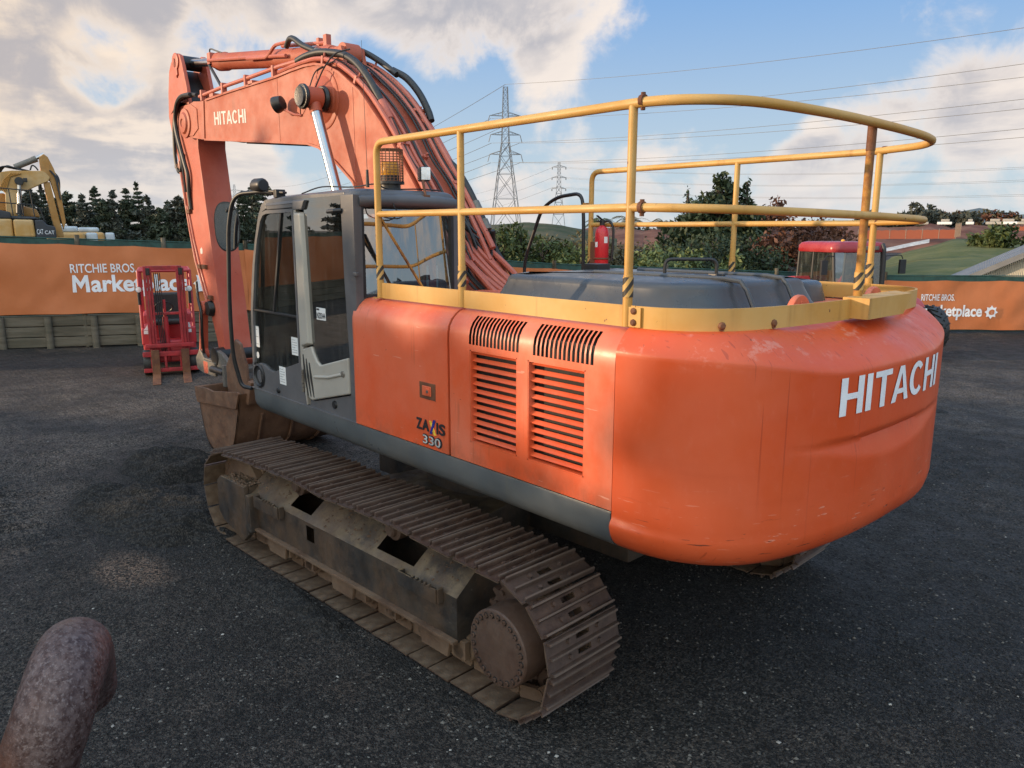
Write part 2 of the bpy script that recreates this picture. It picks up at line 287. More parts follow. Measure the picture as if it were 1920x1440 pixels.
# ---------------------------------------------------------------- mesh helpers
V = Vector
class MB:
    def __init__(s): s.v, s.f, s.g = [], [], []
    def add(s, vs, fs):
        n = len(s.v); s.g.append((n, len(s.f))); s.v += [tuple(p) for p in vs]; s.f += [tuple(i + n for i in f) for f in fs]; return s
    def box(s, x0, x1, y0, y1, z0, z1):
        return s.add([(x, y, z) for x in (x0, x1) for y in (y0, y1) for z in (z0, z1)],
                     [(0, 1, 3, 2), (4, 6, 7, 5), (0, 4, 5, 1), (2, 3, 7, 6), (0, 2, 6, 4), (1, 5, 7, 3)])
    def obox(s, c, sx, sy, sz, rot=None):
        c = V(c); rot = rot or Matrix.Identity(3)
        return s.add([c + rot @ V((a * sx / 2, b * sy / 2, d * sz / 2)) for a in (-1, 1) for b in (-1, 1) for d in (-1, 1)],
                     [(0, 1, 3, 2), (4, 6, 7, 5), (0, 4, 5, 1), (2, 3, 7, 6), (0, 2, 6, 4), (1, 5, 7, 3)])
    def prism(s, pts, a, b, plane='xz', f=None):
        mk = {'xz': lambda p, t: (p[0], t, p[1]), 'yz': lambda p, t: (t, p[0], p[1]), 'xy': lambda p, t: (p[0], p[1], t)}[plane]
        n = len(pts); vs = [mk(p, a) for p in pts] + [mk(p, b) for p in (f or pts)]
        return s.add(vs, [tuple(range(n))[::-1], tuple(range(n, 2 * n))] + [(i, (i + 1) % n, n + (i + 1) % n, n + i) for i in range(n)])
    def tube(s, pts, r, n=10, closed=False, cap=True):
        P = [V(p) for p in pts]; m = len(P); rr = r if isinstance(r, (list, tuple)) else [r] * m
        T = []
        for i in range(m):
            a = P[(i - 1) % m] if (closed or i) else P[0]; b = P[(i + 1) % m] if (closed or i < m - 1) else P[-1]
            d = (b - a); T.append(d.normalized() if d.length > 1e-9 else V((0, 0, 1)))
        u = T[0].orthogonal().normalized(); vs = []
        for i in range(m):
            u = (u - T[i] * u.dot(T[i])); u = u.normalized() if u.length > 1e-6 else T[i].orthogonal().normalized()
            w = T[i].cross(u)
            vs += [P[i] + (u * math.cos(2 * math.pi * k / n) + w * math.sin(2 * math.pi * k / n)) * rr[i] for k in range(n)]
        fs = []
        for i in range(m if closed else m - 1):
            j = (i + 1) % m
            fs += [(i * n + k, i * n + (k + 1) % n, j * n + (k + 1) % n, j * n + k) for k in range(n)]
        if cap and not closed: fs += [tuple(range(n))[::-1], tuple(range((m - 1) * n, m * n))]
        return s.add(vs, fs)
    def cyl(s, p0, p1, r, r1=None, n=20): return s.tube([p0, p1], [r, r if r1 is None else r1], n)
    def lathe(s, prof, o, ax, n=24):
        o, ax = V(o), V(ax).normalized(); u = ax.orthogonal().normalized(); w = ax.cross(u); vs = []
        for r, h in prof: vs += [o + ax * h + (u * math.cos(2 * math.pi * k / n) + w * math.sin(2 * math.pi * k / n)) * max(r, 1e-4) for k in range(n)]
        m = len(prof); fs = [(i * n + k, i * n + (k + 1) % n, (i + 1) * n + (k + 1) % n, (i + 1) * n + k) for i in range(m - 1) for k in range(n)]
        return s.add(vs, fs + [tuple(range(n))[::-1], tuple(range((m - 1) * n, m * n))])
    def grid(s, P, skip=None):
        a, b = len(P), len(P[0])
        return s.add([p for r in P for p in r], [(i * b + j, (i + 1) * b + j, (i + 1) * b + j + 1, i * b + j + 1) for i in range(a - 1) for j in range(b - 1) if not (skip and skip(i, j))])
    def bar(s, p0, p1, w, h, up=(0, 0, 1)):
        p0, p1 = V(p0), V(p1); d = (p1 - p0); L = d.length; x = d / L; y = V(up).cross(x)
        y = y.normalized() if y.length > 1e-6 else x.orthogonal().normalized(); z = x.cross(y)
        return s.obox((p0 + p1) / 2, L, w, h, Matrix((x, y, z)).transposed())
    def build(s, name, mat, parent=None, bevel=0., seg=2, smooth=True, ang=38, solid=0., weld=False):
        me = bpy.data.meshes.new(name); me.from_pydata(s.v, [], s.f)
        bm = bmesh.new(); bm.from_mesh(me)
        if weld: bmesh.ops.remove_doubles(bm, verts=bm.verts, dist=1e-5)
        bmesh.ops.recalc_face_normals(bm, faces=bm.faces)
        if solid: 
            g = bmesh.ops.solidify(bm, geom=bm.faces[:], thickness=solid)
        if bevel:
            ed = [e for e in bm.edges if len(e.link_faces) == 2 and e.calc_face_angle(0) > R(32)]
            bmesh.ops.bevel(bm, geom=ed, offset=bevel, segments=seg, profile=.5, affect='EDGES', clamp_overlap=True)
        bm.to_mesh(me); bm.free()
        if smooth: me.shade_smooth(); me.set_sharp_from_angle(angle=R(ang))
        o = bpy.data.objects.new(name, me); COL.objects.link(o)
        if mat: me.materials.append(mat)
        if parent is not None: o.parent = parent
        if bevel and smooth:
            w = o.modifiers.new('wn', 'WEIGHTED_NORMAL'); w.keep_sharp = True
        return o
def build_each(m, name, mat, parent, **k):      # every piece an object of its own
    ends = m.g[1:] + [(len(m.v), len(m.f))]
    for (v0, f0), (v1, f1) in zip(m.g, ends):
        q = MB(); q.v = m.v[v0:v1]; q.f = [tuple(i - v0 for i in f) for f in m.f[f0:f1]]; q.build(name, mat, parent, **k)
def tag(o, label=None, cat=None, group=None, kind=None):
    if label: o['label'] = label
    if cat: o['category'] = cat
    if group: o['group'] = group
    if kind: o['kind'] = kind
    return o
def thing(name, label, cat, loc=(0, 0, 0), rz=0., group=None):
    o = bpy.data.objects.new(name, None); COL.objects.link(o); o.location = loc; o.rotation_euler = (0, 0, rz); o.empty_display_size = .3
    return tag(o, label, cat, group)
def kids(o): return [c for c in COL.objects if c.parent == o]
def copy_tree(o, parent=None):
    c = o.copy(); COL.objects.link(c); c.parent = parent
    for ch in kids(o): copy_tree(ch, c)
    return c
def fillet(pts, r, n=6):
    P = [V(p) for p in pts]; out = [P[0]]
    for i in range(1, len(P) - 1):
        a, b, c = P[i - 1], P[i], P[i + 1]; d0, d1 = (a - b), (c - b)
        k = min(r, d0.length * .45, d1.length * .45); A, B = b + d0.normalized() * k, b + d1.normalized() * k
        out += [(A * (1 - t) ** 2 + b * 2 * t * (1 - t) + B * t * t) for t in [j / n for j in range(n + 1)]]
    return out + [P[-1]]
def spline(pts, n=6):
    P = [V(p) for p in pts]; P = [P[0] * 2 - P[1]] + P + [P[-1] * 2 - P[-2]]; out = []
    for i in range(1, len(P) - 2):
        a, b, c, d = P[i - 1:i + 3]
        for k in range(n):
            t = k / n; out.append(.5 * ((2 * b) + (c - a) * t + (2 * a - 5 * b + 4 * c - d) * t * t + (3 * b - a - 3 * c + d) * t ** 3))
    return out + [P[-2]]
def text_verts(body, bold=0., res=4):
    cu = bpy.data.curves.new('lettering_curve', 'FONT'); cu.body = body; cu.size = 1; cu.offset = bold; cu.resolution_u = res
    ob = bpy.data.objects.new('lettering_curve', cu); COL.objects.link(ob)
    dg = bpy.context.evaluated_depsgraph_get(); me = bpy.data.meshes.new_from_object(ob.evaluated_get(dg))
    vs = [v.co.copy() for v in me.vertices]; fs = [tuple(p.vertices) for p in me.polygons]
    bpy.data.objects.remove(ob); bpy.data.curves.remove(cu); bpy.data.meshes.remove(me)
    return vs, fs
def lettering(name, body, mat, parent, org, right, up, width, height, bold=0., th=.003, shear=0., bend=None, step=.07):
    vs, fs = text_verts(body, bold)
    x0, x1 = min(v.x for v in vs), max(v.x for v in vs); y0, y1 = min(v.y for v in vs), max(v.y for v in vs)
    org, right, up = V(org), V(right).normalized(), V(up).normalized(); nrm = right.cross(up)
    pts = []
    for v in vs:
        b = (v.y - y0) / (y1 - y0) * height; a = (v.x - x0) / (x1 - x0) * width + b * shear
        pts.append(org + right * a + up * b)
    if bend:
        bm = bmesh.new(); bv = [bm.verts.new(p) for p in pts]
        for f in fs:
            try: bm.faces.new([bv[i] for i in f])
            except ValueError: pass
        bmesh.ops.triangulate(bm, faces=bm.faces[:], quad_method='BEAUTY', ngon_method='EAR_CLIP')
        for ax_, ln_ in ((right, width), (up, height)):
            for k in range(1, int(ln_ / step) + 1): bmesh.ops.bisect_plane(bm, geom=bm.verts[:] + bm.edges[:] + bm.faces[:], plane_co=org + ax_ * (k * step), plane_no=ax_)
        bm.verts.index_update(); pts = [v.co + nrm * bend(v.co) for v in bm.verts]; fs = [tuple(v.index for v in f.verts) for f in bm.faces]; bm.free()
    m = MB(); m.add(pts, fs); m.v += [tuple(p + nrm * th) for p in pts]; n = len(pts); m.f += [tuple(i + n for i in f) for f in fs]
    return m.build(name, mat, parent, smooth=False)
# block capitals as strokes, unit height, returned as polygons (u, v) and advance width
def block_glyphs(word, sw=.19):
    out, x = [], 0.
    for ch in word:
        if ch == 'H': w = .70; out += [[(x, 0), (x + sw, 0), (x + sw, 1), (x, 1)], [(x + w - sw, 0), (x + w, 0), (x + w, 1), (x + w - sw, 1)], [(x + sw, .42), (x + w - sw, .42), (x + w - sw, .58), (x + sw, .58)]]
        elif ch == 'I': w = sw; out += [[(x, 0), (x + w, 0), (x + w, 1), (x, 1)]]
        elif ch == 'T': w = .66; out += [[(x, .84), (x + w, .84), (x + w, 1), (x, 1)], [(x + w / 2 - sw / 2, 0), (x + w / 2 + sw / 2, 0), (x + w / 2 + sw / 2, .84), (x + w / 2 - sw / 2, .84)]]
        elif ch == 'A':
            w = .78; out += [[(x, 0), (x + sw, 0), (x + w / 2 + .0, .80), (x + w / 2, 1), (x + w / 2 - .10, 1)], [(x + w - sw, 0), (x + w, 0), (x + w / 2 + .10, 1), (x + w / 2, 1), (x + w / 2, .80)], [(x + .235, .22), (x + w - .235, .22), (x + w - .285, .36), (x + .285, .36)]]
        elif ch == 'C':
            w = .74; c = (x + .38, .5); k = 16
            for i in range(k):
                a0, a1 = R(42 + 276 * i / k), R(42 + 276 * (i + 1) / k)
                q = lambda a, rx, ry: (c[0] + math.cos(a) * rx, c[1] + math.sin(a) * ry)
                out.append([q(a0, .38 - sw, .5 - .165), q(a0, .38, .5), q(a1, .38, .5), q(a1, .38 - sw, .5 - .165)])
        x += w + (.10 if ch != 'A' else .04) - (.05 if ch == 'T' else 0)
    return out, x - .10
def block_lettering(name, word, mat, parent, fn, width, height, cuts=0):
    polys, tot = block_glyphs(word); m = MB()
    for pl in polys:
        bm = bmesh.new(); f = bm.faces.new([bm.verts.new((p[0] / tot * width, p[1] * height, 0)) for p in pl])
        if cuts:
            for i in range(1, cuts): bmesh.ops.bisect_plane(bm, geom=bm.verts[:] + bm.edges[:] + bm.faces[:], plane_co=(width * i / cuts, 0, 0), plane_no=(1, 0, 0))
        bm.verts.index_update(); m.add([fn(v.co.x, v.co.y) for v in bm.verts], [tuple(v.index for v in f.verts) for f in bm.faces]); bm.free()
    return m.build(name, mat, parent, smooth=False)
def circle(c, r, n=24, a0=0, a1=360): return [(c[0] + r * math.cos(R(a0 + (a1 - a0) * i / n)), c[1] + r * math.sin(R(a0 + (a1 - a0) * i / n))) for i in range(n if a1 - a0 >= 360 else n + 1)]
def smooth2(pts, n=5): return [(p.x, p.y) for p in spline([V((a, b, 0)) for a, b in pts], n)]
# ================================================================ EXCAVATOR
EX = thing('excavator', 'large faded orange crawler excavator with grey cab and yellow deck handrail', 'excavator')
UR = R(2.4)
def under(o): o.rotation_euler = (0, 0, UR); return o
# ---- tracks and frames
HUB, IDL, TR = (-1.68, .445), (2.08, .445), .44
def track_path():
    p = [(HUB[0] + TR * math.cos(R(a)), HUB[1] + TR * math.sin(R(a))) for a in range(270, 89, -9)]
    top = smooth2([(-1.72, .885), (-1.1, .912), (-.4, .93), (.3, .915), (.97, .93), (1.5, .91), (2.04, .885)], 8)[1:-1]
    p += top + [(IDL[0] + TR * math.cos(R(a)), IDL[1] + TR * math.sin(R(a))) for a in range(90, -91, -9)]
    p += [(2.04 - 3.76 * i / 24, .005) for i in range(1, 24)]
    P = [V((a, 0, b)) for a, b in p]; S = [0.]
    for i in range(len(P)): S.append(S[-1] + (P[(i + 1) % len(P)] - P[i]).length)
    return P, S
TPATH, TS = track_path(); NSHOE = 46
def track_at(s):
    s %= TS[-1]
    for i in range(len(TPATH)):
        if TS[i] <= s <= TS[i + 1]:
            a, b = TPATH[i], TPATH[(i + 1) % len(TPATH)]; t = (s - TS[i]) / (TS[i + 1] - TS[i])
            return a.lerp(b, t), (b - a).normalized()
def shoe_mesh():
    m = MB(); xs = [-.100, -.068, -.034, .028, .062, .102]; ys = [-.325, -.2, -.06, .06, .2, .325]
    hole = lambda i, j: i in (1, 3) and j == 2
    for i in range(5):
        for j in range(5):
            if not hole(i, j): m.box(xs[i], xs[i + 1], ys[j], ys[j + 1], -.012, 0)
    for x, h, w in ((-.096, .034, .011), (-.004, .030, .010), (.084, .034, .011)):
        m.prism([(x - w, 0), (x + w, 0), (x + w * .55, h), (x - w * .55, h)], -.31, .31)
    for x in (-.05, .045):
        for y in (-.135, .135): m.cyl((x, y, 0), (x, y, .017), .017, .014, 6)
    return m
shoe0 = shoe_mesh().build('track_shoe', M['track'], None, bevel=0, smooth=True, ang=30)
def sheet(m, pts, cut, plane_fn): pass
def undercarriage(s):
    yc = 1.475 * s
    # link chain
    chains = [MB(), MB()]
    for i in range(NSHOE):
        p, t = track_at((i + .5) * TS[-1] / NSHOE); nrm = V((-t.z, 0, t.x)); rot = Matrix((t, V((0, 1, 0)), nrm)).transposed()
        for m, y in zip(chains, (-.10, .10)):
            m.obox(p - nrm * .062 + V((0, yc + y, 0)), .19, .035, .085, rot)
            m.tube([p - nrm * .07 + V((0, yc + y - .028, 0)) + t * .09, p - nrm * .07 + V((0, yc + y + .028, 0)) + t * .09], .036, 10)
    tk = under(chains[0].build('track', M['trackin'], EX, ang=30)); chains[1].build('link_chain', M['trackin'], tk, ang=30)
    for i in range(NSHOE):
        p, t = track_at((i + .5) * TS[-1] / NSHOE); nrm = V((-t.z, 0, t.x))
        o = shoe0 if (s > 0 and i == 0) else shoe0.copy()
        if o is not shoe0: COL.objects.link(o)
        mt = Matrix((t, V((0, 1, 0)), nrm)).transposed().to_4x4(); mt.translation = p + V((0, yc, 0))
        o.parent = tk; o.matrix_local = mt @ Matrix.Translation((0, random.uniform(-.006, .006), random.uniform(-.004, .003))) @ Matrix.Rotation(R(random.uniform(-1, 1)), 4, 'Z') @ Matrix.Rotation(R(random.uniform(-2.5, 2.5)), 4, 'Y')
    # side frame: walls with cut-outs
    m = MB(); yo, yi, yk = yc + .255 * s, yc - .005 * s, yc - .2 * s
    xs = [-1.24, -.72, -.49, -.27, .50, .55, .67, .76, 1.01, 1.72]
    def cells(f, hole, n):
        for i in range(len(xs) - 1):
            for j in range(n):
                if not hole(i, j):
                    a, b = f(j), f(j + 1)
                    m.add([(xs[i], *a), (xs[i + 1], *a), (xs[i + 1], *b), (xs[i], *b)], [(0, 1, 2, 3)])
    wall = [(yo, .26), (yo, .42), (yo, .55), (yo, .58)]
    cells(lambda j: wall[j], lambda i, j: j == 1 and i == 5, 3)
    sl = [(yo, .58), (yo - .05 * s, .62), (yo - .20 * s, .735), (yi, .79), (yk, .80)]
    cells(lambda j: sl[j], lambda i, j: j == 1 and i in (1, 2, 6, 7), 4)
    for x in (xs[0], xs[-1]): m.add([(x, yo, .26), (x, yo, .58), (x, yi, .79), (x, yk, .80), (x, yk, .26)], [(0, 1, 2, 3, 4)])
    m.add([(xs[0], yk, .26), (xs[-1], yk, .26), (xs[-1], yk, .80), (xs[0], yk, .80)], [(0, 1, 2, 3)])
    fr = under(m.build('track_frame', M['frame'], EX, ang=30, weld=True))
    m = MB(); m.box(-1.2, 1.7, min(yo - .01 * s, yk), max(yo - .01 * s, yk), .255, .285); m.box(-1.25, 1.74, min(yo, yo + .045 * s), max(yo, yo + .045 * s), .262, .287)
    under(m.build('flange', M['trackin'], fr, bevel=.004)).rotation_euler = (0, 0, 0)
    m = MB(); pr = [(1.60, .20), (1.64, .66), (2.12, .66), (2.20, .60), (2.20, .30), (2.10, .22), (1.70, .12)]
    m.prism(pr, yc + .275 * s, yc + .33 * s); m.prism([(1.62, .2), (1.64, .645), (2.12, .645), (2.16, .3)], yc + .13 * s, yc + .275 * s)
    m.box(1.52, 1.60, min(yc, yc + .34 * s), max(yc, yc + .34 * s), .25, .60)
    m.build('idler_guard', M['frame'], fr, bevel=.012)
    for xa, xb in ((1.04, 1.47), (-1.10, -.68)):
        m = MB(); y0 = yo + .052 * s
        m.box(xa, xb, min(y0, y0 + .014 * s), max(y0, y0 + .014 * s), .51, .615)
        for x in (xa, xb): m.box(x - .012, x + .012, min(yo + .003 * s, y0 + .0 * s), max(yo + .003 * s, y0), .51, .615)
        for k in range(5): m.box(xa + .06 + k * .045, xa + .08 + k * .045, min(y0 - .006 * s, y0 + .02 * s), max(y0 - .006 * s, y0 + .02 * s), .612, .632)
        m.build('step', M['frame'], fr, bevel=.004)
    for x in (-.40, .97):
        m = MB(); m.lathe([(.06, -.14), (.085, -.14), (.085, -.06), (.06, -.05), (.06, .05), (.085, .06), (.085, .14), (.055, .15), (.05, .175)], (x, yc, .79), (0, s, 0)); m.cyl((x, yc + .17 * s, .79), (x, yc + .185 * s, .79), .05, .04)
        m.build('carrier_roller', M['hub'], fr)
    for k in range(8):
        x = -1.22 + k * .385
        m = MB(); m.lathe([(.05, -.17), (.095, -.17), (.11, -.10), (.085, -.09), (.085, .09), (.11, .10), (.095, .17), (.06, .18), (.05, .23)], (x, yc, .185), (0, s, 0)); 
        for q in (-1, 1): m.box(x - .07, x + .07, yc + q * .21 - .02, yc + q * .21 + .02, .14, .27)
        m.build('track_roller', M['trackin'], fr)
    for x in (-1.0, .15, 1.2):
        m = MB(); m.prism([(x - .17, .27), (x + .17, .27), (x + .14, .12), (x - .14, .12)], yc + .235 * s, yc + .26 * s); m.build('track_guard', M['trackin'], fr, bevel=.006)
    m = MB(); m.lathe([(.12, -.16), (.36, -.13), (.36, -.06), (.385, -.055), (.385, .055), (.36, .06), (.36, .13), (.12, .16)], (IDL[0] - .02, yc, IDL[1]), (0, s, 0), 40)
    m.build('idler', M['trackin'], fr)
    m = MB(); n = 21; tooth = []
    for k in range(n * 4):
        r = (.30, .30, .37, .37)[k % 4]; a = 360 * k / (n * 4); tooth.append((HUB[0] + r * math.cos(R(a)), HUB[1] + r * math.sin(R(a))))
    m.prism(tooth, yc - .03, yc + .03); m.lathe([(.24, -.2), (.24, .06), (.22, .08)], (HUB[0], yc, HUB[1]), (0, s, 0), 32)
    m.build('sprocket', M['hub'], fr)
    m = MB(); m.lathe([(.225, .03), (.235, .04), (.235, .12), (.25, .13), (.25, .300), (.243, .310), (.236, .312)], (HUB[0], yc, HUB[1] - .02), (0, s, 0), 48)
    for k in range(24):
        a = R(15 * k + 4); c = V((HUB[0] + .213 * math.cos(a), yc + .312 * s, HUB[1] - .02 + .213 * math.sin(a)))
        m.lathe([(.0145, 0), (.0145, .010), (.009, .011), (.008, .004)], c, (0, s, 0), 8)
    m.build('final_drive', M['hub'], fr, ang=30)
    m = MB()
    for k in range(24): a = R(15 * k + 4); m.lathe([(.021, .0), (.020, .0025), (.0150, .0025), (.0150, .0)], V((HUB[0] + .213 * math.cos(a), yc + .3115 * s, HUB[1] - .02 + .213 * math.sin(a))), (0, s, 0), 10)
    m.build('bolt_ring', M['grease'], fr, smooth=False)
    m = MB(); r = random.Random(31)
    for k in range(420):
        f = r.random(); x = r.uniform(-1.15, 1.65); y, z = yo - .03 * s - f * .23 * s, .60 + f * .185
        if -.75 < x < -.24 and f < .75 or .48 < x < 1.03 and f < .75: continue
        q = .006 + .016 * r.random() ** 3; m.add([(x + a * q * r.uniform(.6, 1.4), y + b * q * r.uniform(.6, 1.4), z + c_ * q * .6) for a, b, c_ in ((1, 0, 0), (-1, 0, 0), (0, 1, 0), (0, -1, 0), (0, 0, 1), (0, 0, -1))], [(0, 2, 4), (2, 1, 4), (1, 3, 4), (3, 0, 4)])
    for k in range(260):
        x, y = r.uniform(1.64, 2.1), yc + r.uniform(.14, .32) * s; q = .005 + .016 * r.random() ** 3; m.add([(x + a * q * r.uniform(.6, 1.4), y + b * q * r.uniform(.6, 1.4), .66 + c_ * q * .6) for a, b, c_ in ((1, 0, 0), (-1, 0, 0), (0, 1, 0), (0, -1, 0), (0, 0, 1), (0, 0, -1))], [(0, 2, 4), (2, 1, 4), (1, 3, 4), (3, 0, 4)])
    tag(m.build('caked_mud', M['trackin'], fr, smooth=False), kind='stuff')
    m = MB(); 
    for k in range(16):
        a = R(22.5 * k); c = V((HUB[0] + .28 * math.cos(a), yc + .06 * s, HUB[1] + .28 * math.sin(a))); m.cyl(c, c + V((0, .02 * s, 0)), .016, n=6)
    m.prism(circle((HUB[0], HUB[1]), .31, 36), yc + .032 * s, yc + .06 * s); m.build('sprocket_ring', M['hub'], fr)
for s in (1, -1): undercarriage(s)
for o in COL.objects:
    if o.parent == EX and o.name in ('track.001', 'track_frame.001'): o.location.x = -.12
m = MB(); m.prism([(-.75, -1.25), (.75, -1.25), (.5, 0), (.75, 1.25), (-.75, 1.25), (-.5, 0)], .45, .80, 'xy'); m.box(-1.6, 1.6, -.35, .35, .5, .72)
under(m.build('centre_frame', M['frame'], EX, bevel=.02))
m = MB(); m.lathe([(.72, .78), (.78, .80), (.78, .93), (.74, .95), (.74, 1.16), (.68, 1.2)], (0, 0, 0), (0, 0, 1), 48); m.build('slewing_ring', M['frame'], EX)
# ---- revolving frame and side bodywork
m = MB(); m.box(-2.5, 1.9, -1.30, 1.36, 1.20, 1.42); m.box(-2.4, .16, -1.28, 1.395, 1.42, 2.33); m.box(.1, .6, -.45, -.30, 1.4, 2.2); m.box(.1, .6, .32, .44, 1.4, 2.1)
m.build('revolving_frame', M['inner'], EX, bevel=.01)
PROF = [(1.47, 1.447), (1.47, 1.587), (1.47, 2.20), (1.47, 2.235), (1.468, 2.29), (1.458, 2.335), (1.435, 2.375), (1.395, 2.412), (1.36, 2.432), (1.30, 2.442)]
def side_panel(name, xs, mat, hole=None, sgn=1, edge=.012, parent=EX):
    m = MB(); n = len(PROF)
    for i in range(len(xs) - 1):
        for j in range(n - 1):
            if hole and hole(i, j): continue
            a, b = PROF[j], PROF[j + 1]
            m.add([(xs[i], a[0] * sgn, a[1]), (xs[i + 1], a[0] * sgn, a[1]), (xs[i + 1], b[0] * sgn, b[1]), (xs[i], b[0] * sgn, b[1])], [(0, 1, 2, 3)])
    # returned edges
    for x, d in ((xs[0], -1), (xs[-1], 1)):
        for j in range(n - 1):
            a, b = PROF[j], PROF[j + 1]
            m.add([(x, a[0] * sgn, a[1]), (x, b[0] * sgn, b[1]), (x, (b[0] - .04) * sgn, b[1] - (.02 if j > 5 else 0)), (x, (a[0] - .04) * sgn, a[1] - (.02 if j > 6 else 0))], [(0, 1, 2, 3)])
    return m.build(name, mat, parent, ang=30, weld=True)
door = side_panel('side_door', [.215, -.2, -.6, -.982], M['orange'])
def holes():
    xs, kind = [-1.006, -1.218, -1.665, -1.758, -2.218, -2.425], []
    slots = []
    for a, b in ((-1.205, -1.685), (-1.795, -2.28)):
        w = (b - a) / 14
        for k in range(14): slots.append((a + w * (k + .18), a + w * (k + .82)))
    wins = [(-1.218, -1.665), (-1.758, -2.218)]
    allx = sorted(set([round(x, 4) for x in xs] + [round(x, 4) for p in slots for x in p]), reverse=True)
    mid = lambda i: (allx[i] + allx[i + 1]) / 2
    inw = lambda x, L: any(b < x < a for a, b in L)
    return allx, (lambda i, j: (j == 1 and inw(mid(i), wins)) or (3 <= j <= 6 and inw(mid(i), slots)))
gx, gh = holes()
gp = side_panel('grille_panel', gx, M['panel'], gh)
for a, b in ((-1.218, -1.665), (-1.758, -2.218)):
    m = MB(); rot = Matrix.Rotation(R(-40), 3, 'X')
    for k in range(12): m.obox(((a + b) / 2, 1.440, 1.622 + k * .0512), abs(a - b) + .006, .031, .006, rot)
    m.build('louver_grille', M['orange'], gp, smooth=False)
    m = MB()
    for (x0, x1, z0, z1) in ((a, a - .008, 1.587, 2.20), (b + .008, b, 1.587, 2.20), (a, b, 1.587, 1.595), (a, b, 2.192, 2.20)): m.box(min(x0, x1), max(x0, x1), 1.42, 1.469, z0, z1)
    m.build('grille_frame', M['panel'], gp, smooth=False)
m = MB(); m.box(-.845, -.66, 1.468, 1.474, 1.797, 1.915); m.build('latch_plate', M['rust'], door, bevel=.004)
m = MB(); m.box(-.80, -.70, 1.472, 1.482, 1.822, 1.892); m.box(-.79, -.745, 1.48, 1.49, 1.835, 1.88); m.build('latch', M['orange'], door, bevel=.006)
m = MB(); m.cyl((-.775, 1.488, 1.857), (-.775, 1.495, 1.857), .011); m.build('latch_lock', M['steel'], door)
# model badge
L0 = V((-.612, 1.4735, 1.585))
for ch, x0, w, mat in (('Z', 0, .068, 'ink'), ('A', .072, .078, 'ink'), ('I', .238, .018, 'ink'), ('S', .266, .07, 'ink')):
    lettering('badge_letter', ch, M[mat], door, (-.615 - x0, 1.4735, 1.568), (-1, 0, 0), (0, 0, 1), w, .082, .03)
m = MB(); m.prism([(-.772, 1.556), (-.796, 1.556), (-.842, 1.662), (-.818, 1.662)], 1.471, 1.476); m.build('badge_bar', plain('badge_blue', (.02, .03, .22), .4), door, smooth=False)
m = MB(); m.prism([(-.818, 1.553), (-.846, 1.553), (-.792, 1.648), (-.766, 1.648)], 1.471, 1.4745); m.build('badge_bar', plain('badge_yellow', (.75, .48, .05), .4), door, smooth=False)
lettering('badge_number', '330', M['ink'], door, (-.686, 1.4712, 1.468), (-1, 0, 0), (0, 0, 1), .226, .076, .045)
lettering('badge_number', '330', plain('badge_grey', (.45, .44, .42), .5), door, (-.692, 1.4735, 1.475), (-1, 0, 0), (0, 0, 1), .206, .062, .012)
sp = side_panel('right_panel', [.215, -1.2, -2.425], M['orange'], sgn=-1)
m = MB(); m.box(-2.46, .2, -1.32, 1.32, 2.40, 2.437); m.box(.2, 1.3, -1.40, -.5, 1.45, 2.30); m.build('deck', M['orange'], EX, bevel=.01)
sk = [(1.462, 1.438), (1.466, 1.425), (1.462, 1.32), (1.45, 1.275), (1.42, 1.235), (1.37, 1.212), (1.28, 1.205), (1.28, 1.438)]
for s in (1, -1):
    m = MB(); x0 = -2.418; cols = [(2.17, .12), (2.165, .06), (2.14, .03), (2.09, .005), (2.0, 0), (x0, 0)]
    vs = []
    for x, k in cols:
        ring = []
        for y, z in sk: ring.append((x, (y - k * .35) * s, max(z, 1.205 + k * 1.3)))
        vs.append(ring)
    m.grid([r + [r[0]] for r in vs]); m.add(vs[0], [tuple(range(8))]); m.add(vs[-1], [tuple(range(8))])
    so = m.build('side_skirt', M['skirt'], EX, ang=50, weld=True)
    m = MB(); m.box(.2, 2.165, *sorted((1.40 * s, 1.470 * s)), 1.4385, 1.447); m.build('skirt_lip', M['grey'], so, bevel=.003)
# ---- counterweight
half = smooth2([(-2.432, 1.474), (-2.62, 1.470), (-2.80, 1.430), (-2.97, 1.33), (-3.11, 1.165), (-3.205, .94), (-3.27, .64), (-3.305, .32), (-3.315, 0)], 8)
OUT = half + [(a, -b) for a, b in half[::-1][1:]]
def cw_norm(i):
    a, b = OUT[max(i - 1, 0)], OUT[min(i + 1, len(OUT) - 1)]; t = V((b[0] - a[0], b[1] - a[1])).normalized(); return V((t.y, -t.x))   # outward is -X at the rear
def sst(x, a, b): t = min(1, max(0, (x - a) / (b - a))); return t * t * (3 - 2 * t)
def cw_row(kind, q):
    row = []
    for i, (x, y) in enumerate(OUT):
        n = cw_norm(i); wr = sst(abs(y), 1.46, .55); zc = 2.325 + (2.225 - 2.325) * wr; top = .105 + (.36 - .105) * wr
        if kind == 'b': z, ins = q; ins = ins * (1 - .5 * sst(-y, .1, .8)) - (.020 * sst(x, -2.95, -2.45) if y > 0 else 0)
        elif kind == 'm':
            z = 1.37 + (zc - 1.37) * q; ins = 0.
            w = sst(abs(y), 1.10, .1); zu = 1.862 + .01 * w; zl = zu - .02 - .15 * w
            if w > 0 and zl < z < zu: t = (zu - z) / (zu - zl); ins = .034 * w ** .8 * (t / .22 if t < .22 else (1 - t) / .78)
            wl = sst(x, -2.95, -2.45) if y > 0 else 0
            ins += -.020 * wl * sst(z, 1.41, 1.375)
        else:
            f, g = q; z = zc + (2.447 - zc) * f; ins = top * g
        row.append((x - n.x * ins, y - n.y * ins, z))
    return row
